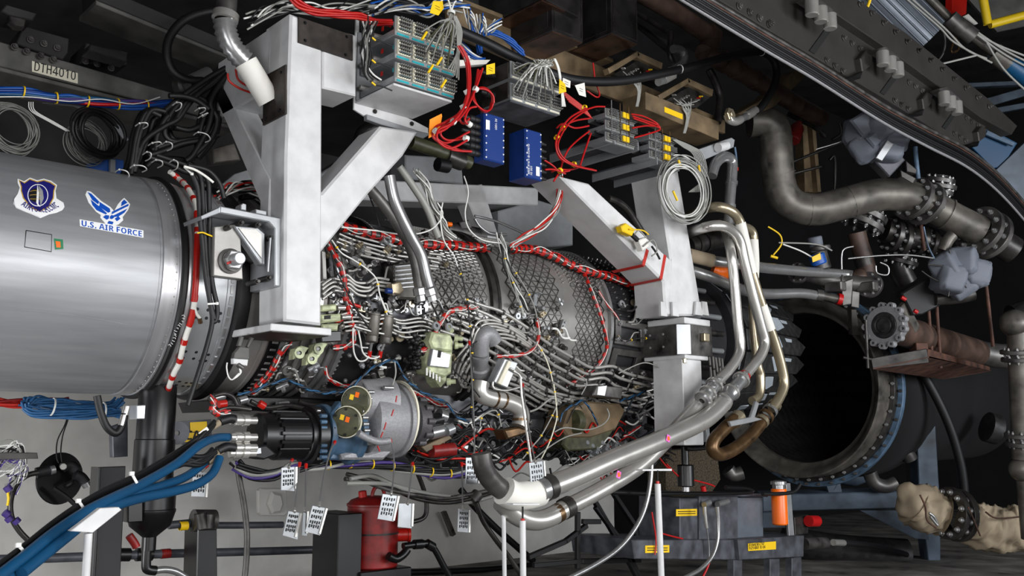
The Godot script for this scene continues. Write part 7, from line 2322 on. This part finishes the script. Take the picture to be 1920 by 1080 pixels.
func build_externals():
	var eng: Node3D = get_node("jet_engine")
	var t0: Node3D
	# added dark blocks under the belly, backing the tangle and closing bright gaps
	var b := Bag.new()
	for s in [[2.7, 4.9, 1.36, 1.56, -0.35, 0.22], [3.5, 4.6, 1.22, 1.40, -0.25, 0.26], [4.7, 5.5, 1.30, 1.52, -0.3, 0.24], [4.1, 5.3, 1.10, 1.30, -0.3, 0.12], [3.4, 4.2, 1.05, 1.25, -0.35, 0.05], [5.2, 5.9, 1.2, 1.5, -0.4, 0.1]]: abox(b, Vector3(s[0], s[2], s[4]), Vector3(s[1], s[3], s[5]), 0.03)
	P(b, "added_belly_block", M.case_dark, eng)
	t0 = thing("dark_filler_block", "dark manifold block added for clutter under the engine front above the black generator", "filler")  # added dark block hiding the bright wall behind the clutter
	slab("body", M.black_paint, "392,752 470,742 560,744 640,750 640,774 560,778 480,770 400,772", 0.25, 0.4, 0.012, t0)
	for s in ["396,748 420,742", "448,752 462,748", "520,760 540,758", "600,764 616,762"]: part_tube(t0, "union", M.steel, 0.022, s, "z", 0.3, 12, 1)
	for s in ["402,742 420,738 436,744 444,758", "404,772 430,764 470,768", "470,752 500,764 540,760 580,768", "560,752 590,760 636,754"]: part_tube(t0, "line", M.dark_steel, 0.013, s, "z", 0.32, 8, 5)
	for s in ["410,758 424,756", "486,756 496,762"]: part_tube(t0, "red_cap", M.red_sleeve, 0.02, s, "z", 0.34, 10, 1)
	# front fan section
	for k in 5: ringpart(eng, "fan_stripe", ".57,%.3f .584,%.3f .584,%.3f .57,%.3f" % [2.46 + k * 0.06, 2.462 + k * 0.06, 2.48 + k * 0.06, 2.482 + k * 0.06], M.case if k % 2 else M.steel)
	var lug := thing("hinge_bracket", "white hinged sensor bracket with two wire loops under the white column foot", "bracket")
	for s in ["446,648 452,630 458,632 452,650", "463,650 471,632 477,634 466,652"]: slab("arm", M.hull_beam, s, 0.70, 0.02, 0.002, lug)
	slab("head", M.white_paint, "438,672 466,674 464,686 438,682", 0.72, 0.03, 0.003, lug)
	slab("plate", M.hull_beam, "440,662 450,650 468,652 468,674 438,672", 0.71, 0.03, 0.003, lug)
	part_tube(lug, "connector", M.dull_steel, 0.012, "446,684 455,690", "z", 0.73, 10, 1)
	for s in ["449,690 450,700 441,708 434,712 428,705 425,690 426,680", "450,690 452,698 445,706 438,710 448,700"]: part_tube(lug, "wire_loop", M.white_wire, 0.0035, s, "z", 0.73, 6, 5)
	for k in 3:
		var t := thing("chromate_bracket", ["pale green bracket with an eyelet just under the white column foot", "pale green bracket with an eyelet, right of the first one", "pale green lever bracket under the right end of the column foot"][k], "bracket")
		var o: Array = [[562, 660], [586, 671], [598, 652]][k]
		slab("plate", M.chromate, ["%d,%d" % [o[0] - 12, o[1] + 14], "%d,%d" % [o[0] - 10, o[1] - 6], "%d,%d" % [o[0] + 4, o[1] - 12], "%d,%d" % [o[0] + 18, o[1] - 8], "%d,%d" % [o[0] + 8, o[1] + 6]].reduce(func(a, c): return a + " " + c), 0.60, 0.05, 0.006, t)
		b = Bag.new()
		lathe(b, zp(o[0] - 2, o[1] + 2, 0.601), Vector3(0, 0, 1), prof(".012,0 .03,0 .03,.012 .012,.012"), 18)
		P(b, "eyelet", M.chromate, t)
		b = Bag.new()
		rod(b, zp(o[0] - 2, o[1] + 2, 0.60), zp(o[0] - 2, o[1] + 2, 0.62), 0.012, 0.010, 12)
		P(b, "pin", M.steel, t)
	var t := thing("chromate_actuator", "pale green actuator with a black box and plugs right of the white column", "actuator")
	for s in ["602,572 632,570 632,582 602,584", "602,590 640,588 640,602 602,606", "604,608 636,606 634,620 604,620"]: slab("body", M.chromate, s, 0.72, 0.06, 0.008, t)
	slab("black_box", M.black_paint, "600,622 640,620 640,640 604,642", 0.74, 0.06, 0.005, t)
	slab("window", M.ink, "608,592 620,591 620,598 608,599", 0.722, 0.004, 0.0, t)
	for s in ["632,577 646,577", "640,595 656,594"]: part_tube(t, "plunger", M.bright_steel, 0.014, s, "z", 0.70, 10, 1)
	# upright slats and S tubes right of the column
	for k in 8: slab("guide_slat", [M.case, M.case_dark, M.aluminium][k % 3], "%d,%d %d,%d %d,%d %d,%d" % [603 + k * 13, 470 + k * 4, 611 + k * 13, 472 + k * 4, 615 + k * 14, 560 + k * 3, 607 + k * 14, 558 + k * 3], 0.60 - k * 0.012, 0.02, 0.003, eng)
	bank("bent_tube", "%s S-bent steel tube from the top beside the white column", M.tube_steel, 0.008, "602,536 622,522 640,524 650,516 668,528 690,530 704,520 730,524", 4, 1.0, 8.0, "c", 0.66)
	bank("bent_tube", "%s small steel tube from the top across the canisters' brackets", M.tube_steel, 0.007, "640,590 668,586 690,596 720,590 750,600 790,596 820,606", 5, 2.0, 8.0, "c", 0.67)
	bank("bent_tube", "%s thin steel tube from the top running along the upper engine under the red harness", M.tube_steel, 0.008, "640,432 665,442 700,452 740,462 790,472 830,478", 5, -3.0, 7.0, "c", 0.62)
	bank("bent_tube", "%s steel tube from the top in the bank sweeping down the engine side", M.tube_steel, 0.0115, "870,560 905,572 940,586 985,612 1030,646 1075,672 1110,688 1150,686 1176,700 1240,716", 7, -9.0, 12.0, "c", 0.655)
	bank("bent_tube", "%s steel tube from the top in the bank below the green pump's outlets", M.tube_steel, 0.0085, "848,700 860,670 880,640 890,612 905,600 940,606 980,630 1010,655", 6, 6.0, 6.5, "c", 0.67)
	bank("bent_tube", "%s steel tube from the top curling behind the big grey elbow", M.tube_steel, 0.010, "930,690 960,700 990,712 1020,730 1060,742 1100,750 1112,742", 5, -2.0, 9.0, "c", 0.66)
	bank("bent_tube", "%s steel tube from the top rising to the lower white post", M.tube_steel, 0.009, "1165,735 1200,726 1230,716 1262,690 1278,676", 4, 2.0, 10.0, "c", 0.64)
	bank("bent_tube", "%s upright thin tube from the left behind the clamp block's right side", M.tube_steel, 0.009, "1330,668 1332,690 1334,715", 5, 6.0, 1.0, "c", 0.63, 0.8)
	# red sleeved harnesses
	sleeved("thick red banded harness along the top of the engine, left part under the white brace", "636,424 668,432 700,440 735,448 765,452 800,458 840,460 880,462 915,466", "c", 0.645, 0.024, 0.062)
	sleeved("thick red banded harness along the top of the engine, right part under the slanted beam", "958,468 985,466 1010,470 1040,482 1066,494 1092,506 1130,516 1165,526 1195,540 1212,552", "c", 0.640, 0.024, 0.06)
	sleeved("red harness dropping round the engine at the raised ring on the right", "1088,500 1100,524 1110,550 1122,580 1130,605 1136,632 1137,655 1124,680 1108,694 1080,714 1060,724", "c", 0.625, 0.011, 0.06)
	sleeved("red harness dropping down beside the white column's right edge", "614,458 628,480 640,505 646,530 648,560 654,585 660,610 664,632 656,646 640,652 622,650", "c", 0.66, 0.014, 0.05, true, "648,560 660,570 675,575|654,585 640,600 628,602")
	sleeved("red and white harness across the middle of the engine to the green pump", "786,660 800,652 812,635 820,615 828,600 838,588 850,582 868,578 882,576 894,580", "c", 0.70, 0.013, 0.06, false)
	sleeved("red and white harness sagging over the gearbox top", "610,690 614,705 628,718 650,724 680,722 705,716 724,712", "c", 0.66, 0.009, 0.07, false)
	sleeved("red and white harness right of the lifting eye", "740,722 760,730 776,736 800,748 820,758 842,762", "c", 0.64, 0.009, 0.05, false)
	sleeved("red harness along the fan case under the column foot, left end", "470,738 484,722 500,706 512,690 520,672 530,656 545,646", "c", 0.64, 0.014, 0.05)
	sleeved("red harness over the middle case lines to the grey elbow", "1006,600 1010,620 1008,640 1000,654 985,662 960,668 930,668", "c", 0.70, 0.009, 0.09, false)
	sleeved("short red harness by the connectors at the lower left of the engine", "392,745 402,755 398,770 412,776 430,770", "z", 0.6, 0.014, 0.04)
	sleeved("red banded lead beside the dark slotted casing", "1122,546 1130,558 1140,574 1152,588 1160,600", "c", 0.62, 0.005, 0.09, false)
	sleeved("short red harness low at the right near the lower post", "1228,796 1236,780 1248,770 1258,764 1262,750", "z", 0.5, 0.012, 0.05)
	sleeved("red lead under the long bright tube's upper end", "1200,800 1180,812 1168,820", "z", 0.55, 0.008, 0.05)
	# thick braided hoses from above into the top of the engine
	for k in 3: 
		t = thing("braided_hose", ["thick braided steel hose coming down from the white brace, left one", "thick braided steel hose coming down from the white brace, right one", "braided hose with a black and white stripe behind the two thick hoses"][k], "hose")
		part_tube(t, "hose", [M.dull_steel, M.steel, M.grey_wire][k], [0.030, 0.032, 0.022][k], ["692,352 720,385 745,420 765,455 778,490 785,530 788,545", "730,330 738,370 752,405 772,445 790,480 800,520 808,548", "748,312 775,350 800,390 816,430 822,445"][k], "z", [0.82, 0.86, 0.7][k], 16, 6)
		if k < 2:
			var g := pts(["786,538 790,560", "804,538 812,562"][k], "z", [0.82, 0.86][k])
			b = Bag.new()
			lathe(b, g[0], g[1] - g[0], prof("0,0 .034,0 .04,.01 .04,.045 .032,.05 .032,.08 0,.085"), 8)
			P(b, "hex_fitting", M.steel, t)
	t = thing("finned_box", "ribbed silver exchanger box behind the ends of the thick hoses", "exchanger")
	slab("body", M.pipe_grey, "740,496 776,490 790,540 792,562 748,560", 0.68, 0.10, 0.012, t)
	for i in 6: slab("rib", M.steel, "%d,%d %d,%d %d,%d %d,%d" % [742, 498 + i * 8, 780 + i * 2, 494 + i * 8, 780 + i * 2, 498 + i * 8, 742, 502 + i * 8], 0.70, 0.025, 0.003, t)
	slab("valve_block", M.gold_steel, "736,532 752,527 758,545 750,552 738,550", 0.74, 0.06, 0.006, t)
	part_tube(t, "blue_plug", M.blue_box, 0.016, "724,545 738,546", "z", 0.72, 10, 1)
	# canisters
	for k in 2:
		t = thing("fuel_canister", ["grey canister with a red capped plug under the white column, left of two", "grey canister with an orange band, right of two"][k], "canister")
		var c := cp([697, 722][k], [642, 645][k], 0.70)
		b = Bag.new()
		lathe(b, c, Vector3(0.06, 1, 0.05), prof("0,0 .028,0 .034,.006 .034,.035 .032,.037 .034,.04 .034,.15 .038,.152 .038,.16 .02,.165 0,.165"), 22)
		P(b, "body", M.pipe_grey, t)
		tie(t, "band", M.dark_steel if k == 0 else M.orange, c + Vector3(0.007, 0.115, 0), Vector3(0.06, 1, 0), 0.0355, 0.008)
		part_tube(t, "plug", M.steel, 0.008, "%d,642 %d,660" % [[697, 722][k], [694, 714][k]], "c", 0.70, 8, 1)
		part_tube(t, "red_plug", M.red_sleeve, 0.012, "%d,658 %d,670" % [[694, 714][k], [692, 712][k]], "c", 0.70, 8, 1)
		part_tube(t, "lead", M.white_wire, 0.005, ["692,668 684,676 672,676 664,662 662,640 662,615", "712,668 702,672 690,670 680,660 676,640 672,620"][k], "c", 0.71, 6, 5)
	# pale green pump with grey plates
	t = thing("green_pump", "pale green fuel pump with grey cover plates in the middle of the engine", "pump")
	slab("upper_body", M.chromate, "812,622 846,626 852,640 850,660 812,655 806,640", 0.70, 0.12, 0.012, t)
	slab("middle_body", M.chromate, "806,654 850,658 848,700 834,708 806,700 800,680", 0.68, 0.12, 0.012, t)
	slab("lower_body", M.chromate, "815,700 840,700 838,716 828,726 820,716", 0.66, 0.10, 0.01, t)
	slab("cover_plate", M.aluminium, "812,654 846,664 842,690 806,686", 0.715, 0.03, 0.004, t)
	slab("cover_mark", M.ink, "822,657 828,658 826,671 820,670", 0.717, 0.003, 0.0, t)
	for s in ["840,612 840,620", "852,634 862,636", "852,648 866,648", "838,716 846,716"]:
		b = Bag.new()
		var q := pts(s, "z", 0.70)
		lathe(b, q[0], q[1] - q[0] + Vector3(0, 0, 0.03), prof("0,0 .022,0 .022,.02 .014,.022 .014,.05 0,.05"), 12)
		P(b, "port", M.chromate, t)
	for s in ["840,614", "816,612"]:
		b = Bag.new()
		lathe(b, pts(s, "z", 0.72)[0], Vector3(0, 0.2, 1), prof(".010,0 .024,0 .026,.008 .024,.016 .010,.016"), 16)
		P(b, "eyelet", M.aluminium, t)
	for i in 5: part_tube(t, "stud", M.white_wire, 0.006, "%d,%d %d,%d" % [800 + i * 6, 690 + i * 4, 800 + i * 6, 704 + i * 3], "z", 0.71, 6, 1)
	b = Bag.new()
	for i in 60:
		var q := zp(rng.randf_range(766, 806), rng.randf_range(625, 690), rng.randf_range(0.55, 0.64))
		ball(b, q, Vector3(0.016, 0.016, 0.016) * rng.randf_range(0.7, 1.3), 0.2, i, 5)
	tag(P(b, "black_knob_cluster", M.black_rubber, eng), "", "", "", "stuff")
	# big grey elbow pipe
	t = thing("elbow_pipe", "big matte grey elbow pipe with a ribbed middle at the centre of the engine", "pipe")
	part_tube(t, "upper_elbow", M.cast, 0.052, "926,640 918,628 908,628 902,642 900,664", "c", 0.68, 20, 5)
	var g := pts("900,664 902,722", "c", 0.68)
	b = Bag.new()
	var l := g[0].distance_to(g[1])
	lathe(b, g[0], g[1] - g[0], PackedVector2Array([Vector2(0.03, 0), Vector2(0.056, 0), Vector2(0.056, l * 0.15), Vector2(0.05, l * 0.2), Vector2(0.05, l * 0.4), Vector2(0.062, l * 0.44), Vector2(0.062, l * 0.6), Vector2(0.05, l * 0.64), Vector2(0.056, l * 0.9), Vector2(0.056, l), Vector2(0.03, l)]), 22)
	P(b, "body", M.cast, t)
	part_tube(t, "lower_elbow", M.tube_steel, 0.052, "902,716 900,732 906,742 925,748 945,752 962,758 974,768 978,784 974,800", "z", 0.66, 20, 5)
	for s in ["942,751 948,753", "976,786 976,792", "926,748 930,749"]:
		g = pts(s, "z", 0.66)
		tie(t, "weld_band", M.burnt, g[0], g[1] - g[0], 0.054, 0.008)
	slab("outlet_cowl", M.burnt, "944,806 986,798 990,812 952,824", 0.66, 0.1, 0.01, t)
	t = thing("control_box", "tilted pale grey control box with clips right of the big grey elbow", "box")
	slab("case", M.aluminium, "925,716 946,672 972,680 952,728", 0.72, 0.06, 0.006, t)
	slab("ridge", M.cream, "934,718 954,676 960,678 941,722", 0.735, 0.02, 0.003, t)
	for s in ["924,716 926,728 950,732 974,726", "956,690 972,700 978,710"]: part_tube(t, "clip_tube", M.bright_steel, 0.007, s, "z", 0.74, 8, 3)
	t = thing("thin_rod", "long thin upright steel rod in front of the engine right of the grey elbow", "rod")
	part_tube(t, "rod", M.bright_steel, 0.0075, "962,696 975,706 978,740 986,800 996,866", "z", 0.95, 8, 4)
	# grey box with white label, tan pump
	t = thing("module_box", "grey metal box with a white label under the engine's right side", "box")
	slab("case", M.dull_steel, "1112,738 1120,722 1168,726 1166,748 1112,742", 0.62, 0.1, 0.006, t)
	slab("white_label", M.sticker_white, "1122,725 1138,723 1134,742 1120,740", 0.625, 0.004, 0.0, t)
	t = thing("tan_pump", "scorched tan pump casting hung under the engine's right half", "pump")
	slab("body", M.tan_steel, "1056,806 1068,768 1098,752 1164,757 1174,770 1156,806 1108,822 1066,822", 0.47, 0.2, 0.014, t)
	slab("olive_face", M.olive, "1054,834 1060,816 1154,804 1124,842 1066,846", 0.46, 0.2, 0.01, t)  # olive lower face of the pump, its own colour
	xlathe("cap", M.olive, 1074, 790, 0.48, "0,0 .07,0 .08,.01 .08,.05 0,.05", t, 24)
	for s in ["1104,798 1116,790 1112,798", "1130,800 1142,790 1140,800"]: slab("orange_mark", M.orange_card, s, 0.445, 0.002, 0.0, t)
	part_tube(t, "stem", M.steel, 0.014, "1080,776 1094,778", "z", 0.5, 10, 1)
	# striped blue-black leads
	for k in 5:
		t = thing("twisted_lead", ["long blue and black twisted lead from the lower left to the gearbox top", "blue and black twisted lead rising over the gearbox to the hook", "blue and black twisted lead falling right to the grey elbow", "blue and black twisted lead looping over the tan pump", "blue and black twisted lead under the grey labelled box"][k], "cable")
		var p := pts(["446,738 470,736 500,722 540,712 560,722 600,736 640,734 664,722", "664,722 690,696 710,684 734,676 744,678 752,696 766,716", "766,716 790,734 820,748 840,758 850,775 866,786 880,792", "1050,790 1058,770 1078,758 1094,752 1108,770 1118,790 1122,800", "1162,752 1190,742 1214,732"][k], "z", [0.66, 0.72, 0.7, 0.52, 0.5][k])
		for j in 2:
			var q := evenly(spline(p, 6), 0.018)
			for i in q.size(): q[i] += (up * cos(i * 1.1 + PI * j) + fw * sin(i * 1.1 + PI * j)) * 0.005
			b = Bag.new()
			tube(b, q, 0.0056, 6, 1)
			P(b, "strand", M.blue_hose if j else M.dark_blue_wire, t)
	# loose white, grey and black wires over the engine
	var paths := ["622,450 640,474 664,488 690,506 706,524 711,548 716,565 726,590|white wire with yellow ties looping from the white column over the upper case", "640,426 700,432 760,440 800,434 820,420 830,400 820,380|white wire along the thick red harness, top left", "830,380 826,410 832,450 850,478 858,500|white wire hanging from the rear frame onto the ribbed case",
		"856,500 866,520 876,560 880,600 884,640 886,700 884,760 888,800|dark lead running down the middle of the engine past the green pump", "620,470 630,505 650,545 668,580 690,612 700,625|dark blue lead falling from the white column to the canisters", "664,612 700,622 730,628|thin white wire strung between the canisters", "960,500 985,540 1000,570 1008,600|grey wire curling over the triangular ribs",
		"894,640 870,660 850,690 880,720 900,745|dark lead crossing the green pump to the lower elbow", "1038,720 1042,750 1044,780 1040,800 1030,830 1015,860|yellow sleeved lead dropping past the tan pump, left", "1008,645 1020,665 1030,690 1036,715|yellow sleeved lead below the red harness", "1040,810 1060,802 1100,806 1130,796 1142,780 1138,766|white lead curving round the tan pump",
		"1000,862 1030,838 1060,820 1090,812|white lead from the pipe wrap up to the tan pump", "980,860 1000,835 1016,815 1040,770 1046,750|pale lead rising left of the tan pump", "870,330 878,360 872,400 880,430 905,450 940,456|pale wire from the racks down to the engine top", "1050,330 1052,360 1040,390 1020,420 990,440 962,456|red and white leads falling from the racks to the engine, nearest the slanted beam",
		"945,470 950,500 962,530 972,560 980,590|bundle lead draped over the raised ring at the top", "690,360 705,400 712,425|short dark hose behind the thick hoses at the top", "1080,700 1100,716 1090,740|thin lead crossing the tube bank on the right", "900,800 905,780 930,770 940,800|white lead near the lower elbow", "1160,700 1180,690 1210,680 1240,690|thin lead above the right end of the tube bank",
		"740,678 742,700 736,722|short grey stay rod above the lifting eye", "1175,640 1200,634 1228,636|pale wire in the dark gap left of the clamp block"]
	for i in paths.size():
		var s := (paths[i] as String).split("|")
		var yel: bool = "yellow sleeved" in s[1]
		var m: Material = M.black_rubber if "dark" in s[1] else M.dark_blue_wire if "dark blue" in s[1] else M.cream if yel else M.grey_wire if "grey" in s[1] or "lead" in s[1] else M.white_wire
		t = thing("loose_wire", s[1], "wire")
		var kd := "c" if i < 10 and not yel and i != 3 and i != 7 and i != 2 and i != 1 else "z"
		var p := pts(s[0], kd, 0.70 if kd == "c" else 0.72)
		b = Bag.new()
		tube(b, p, 0.0045, 7, 6)
		P(b, "wire", m, t)
		if i % 3 == 0 or yel: ties(t, "yellow_tie", M.yellow, p, 0.0085, 0.16, 0.004)
	# looms from the racks down to the top of the engine
	for k in 3: bundle("wire_loom", ["loom of white wires with yellow ties falling behind the thick hoses", "loom of red and white wires falling right of the second blue box", "loom of pale wires spread over the raised ring under the slanted beam"][k], "wires", [[M.white_wire, M.grey_wire], [M.red_sleeve, M.white_wire, M.grey_wire], [M.white_wire, M.grey_wire, M.black_rubber]][k], ["780,320 800,350 812,385 828,410 836,430 850,445", "1050,330 1050,365 1040,395 1015,425 985,445 960,462", "935,440 945,470 952,500 966,535 976,560 985,585"][k], "z", [0.6, 0.8, 0.64][k], 0.005, 0.016, 8)
	# far side gear above the engine
	t = thing("rear_actuator", "grey actuator cylinder lying along the top of the engine behind the looms", "actuator")
	part_tube(t, "body", M.dull_steel, 0.055, "834,430 870,437 905,443", "z", 0.1, 16, 1)
	part_tube(t, "end", M.steel, 0.04, "905,443 940,448", "z", 0.1, 14, 1)
	slab("box", M.dull_steel, "862,416 880,412 886,428 866,430", 0.16, 0.1, 0.006, t)
	part_tube(t, "orange_cap", M.orange, 0.016, "838,420 846,421", "z", 0.2, 8, 1)
	for s in ["890,405 930,415 970,432 985,440", "890,410 900,425 920,438 950,440"]: W("steel_line", M.steel, 0.010, s, "z", 0.15, "steel line behind the looms on top of the engine, %s one" % ("straight" if s[4] == "4" and s[6] == "5" else "curved"), "line")
	t = thing("dark_pipe_assembly", "dark green grey pipe with valves behind the left blue box", "pipe")
	part_tube(t, "pipe", M.olive, 0.045, "770,266 800,276 840,290 880,306", "z", 0.3, 16, 2)
	part_tube(t, "valve", M.dark_steel, 0.06, "836,292 866,304", "z", 0.3, 12, 1)
	part_tube(t, "elbow", M.dark_steel, 0.04, "672,282 674,262 682,246 700,240 712,246", "z", 0.2, 14, 5)
	part_tube(t, "knob", M.black_rubber, 0.045, "820,308 840,312", "z", 0.35, 10, 1)
	# small fittings, brackets, clamps and lines all over the lower half: parts of the engine
	var kinds := []
	b = Bag.new(); hexnut(b, Vector3.ZERO, Vector3.UP, 0.014, 0.018); kinds.append(["hex_nut", mesh_of(b, Vector3.ZERO)])
	b = Bag.new(); box(b, Transform3D(Basis(), Vector3(0, 0.012, 0)), Vector3(0.05, 0.024, 0.032), 0.004); rod(b, Vector3(-0.012, 0.02, 0), Vector3(-0.012, 0.034, 0), 0.007, 0.006, 8); rod(b, Vector3(0.014, 0.02, 0), Vector3(0.014, 0.034, 0), 0.007, 0.006, 8); kinds.append(["clamp_block", mesh_of(b, Vector3.ZERO)])
	b = Bag.new(); rod(b, Vector3(-0.03, 0.02, 0), Vector3(0.03, 0.02, 0), 0.014, 0.014, 10); rod(b, Vector3(0, 0.02, 0), Vector3(0, 0.05, 0), 0.011, 0.011, 10); kinds.append(["tee_fitting", mesh_of(b, Vector3.ZERO)])
	b = Bag.new(); box(b, Transform3D(Basis(), Vector3(0, 0.003, 0)), Vector3(0.07, 0.006, 0.026), 0.002); box(b, Transform3D(Basis(), Vector3(0.032, 0.022, 0)), Vector3(0.006, 0.042, 0.026), 0.002); kinds.append(["angle_bracket", mesh_of(b, Vector3.ZERO)])
	b = Bag.new(); rod(b, Vector3.ZERO, Vector3(0, 0.018, 0), 0.02, 0.02, 14); rod(b, Vector3(0, 0.018, 0), Vector3(0, 0.05, 0), 0.014, 0.012, 12); kinds.append(["sensor_plug", mesh_of(b, Vector3.ZERO)])
	b = Bag.new(); lathe(b, Vector3(0, 0.008, 0), Vector3.UP, prof(".008,-.008 .024,-.008 .026,0 .024,.008 .008,.008"), 16); kinds.append(["boss_ring", mesh_of(b, Vector3.ZERO)])
	var mats := [M.bright_steel, M.steel, M.dull_steel, M.aluminium, M.dark_steel, M.steel, M.gold_steel]
	var zones := [[606, 470, 760, 640, 60], [640, 560, 900, 720, 70], [860, 560, 1060, 740, 75], [1000, 690, 1260, 770, 60], [480, 660, 700, 740, 16], [640, 440, 840, 500, 30], [1150, 560, 1240, 640, 24]]
	for zn in zones:
		for i in zn[4]:
			var q := cp(rng.randf_range(zn[0], zn[2]), rng.randf_range(zn[1], zn[3]), 0.592)
			var ang := atan2(q.y - AY, q.z)
			var kd = kinds[rng.randi() % kinds.size()]
			var m: Material = mats[rng.randi() % mats.size()]
			I(kd[1], around(q.x, ang, rng.randf_range(0.585, 0.63)) * Transform3D(Basis(Vector3.UP, rng.randf() * TAU).scaled(Vector3.ONE * rng.randf_range(0.7, 1.25)), Vector3.ZERO), kd[0], m, eng)
	for zn in [[610, 480, 760, 640, 26], [640, 560, 900, 720, 34], [860, 580, 1060, 730, 30], [1000, 690, 1260, 765, 26], [490, 670, 700, 735, 8], [1170, 570, 1250, 640, 10]]:   # short bent lines
		for i in zn[4]:
			var x := rng.randf_range(zn[0], zn[2])
			var y := rng.randf_range(zn[1], zn[3])
			var dx := rng.randf_range(12, 34) * (1 if rng.randf() < 0.5 else -1)
			var dy := rng.randf_range(4, 26)
			part_tube(eng, "fuel_line", [M.tube_steel, M.steel, M.tube_steel, M.grey_wire, M.white_wire, M.dark_steel][rng.randi() % 6], rng.randf_range(0.004, 0.0085), "%.0f,%.0f %.0f,%.0f %.0f,%.0f %.0f,%.0f" % [x, y, x + dx * 0.3, y + dy * 0.1, x + dx * 0.6, y + dy * 0.9, x + dx, y + dy], "c", rng.randf_range(0.61, 0.66), 6, 4)
	# the dense belly: boxes, plugs and wires in the shadow under the engine
	for i in 170:
		var q := zp(rng.randf_range(760, 1265), rng.randf_range(768, 900), rng.randf_range(0.2, 0.42))
		if q.y < 1.05 or q.y > 1.62: continue
		var kd = kinds[rng.randi() % kinds.size()]
		I(kd[1], Transform3D(Basis.from_euler(Vector3(rng.randf_range(0.6, 1.8), rng.randf() * TAU, rng.randf())).scaled(Vector3.ONE * rng.randf_range(0.9, 1.9)), q), kd[0], [M.dull_steel, M.dark_steel, M.black_rubber, M.steel, M.case_dark][rng.randi() % 5], eng)
	t = thing("belly_loom", "dense tangle of dark and coloured wires under the engine's belly above the long tubes", "wires")
	for i in 130:
		var x := rng.randf_range(770, 1240)
		var y := rng.randf_range(770, 885)
		var dx := rng.randf_range(25, 80)
		var dy := rng.randf_range(-30, 20)
		part_tube(t, "wire", [M.black_rubber, M.ink, M.white_wire, M.grey_wire, M.steel, M.red_sleeve, M.black_rubber, M.dark_blue_wire, M.black_rubber][rng.randi() % 9 if i % 4 else 0], rng.randf_range(0.0035, 0.008), "%.0f,%.0f %.0f,%.0f %.0f,%.0f %.0f,%.0f" % [x, y, x + dx * 0.3, y + dy + 10, x + dx * 0.7, y + dy - 8, x + dx, y + dy], "z", rng.randf_range(0.35, 0.5), 6, 5)
	for i in 14: I(kinds[4][1], Transform3D(Basis(Vector3.RIGHT, 1.2).scaled(Vector3.ONE * 1.4), zp(1090 + i * 6 + (i % 3) * 4, 836 + (i % 4) * 6, 0.4)), "row_plug", M.tag_metal, eng)
func build_more():
	build_hull()
	build_racks()
	build_overhead()
	build_exhaust()
	build_pipes()
	build_lid()
	build_lower()
	build_tubes()
	build_externals()
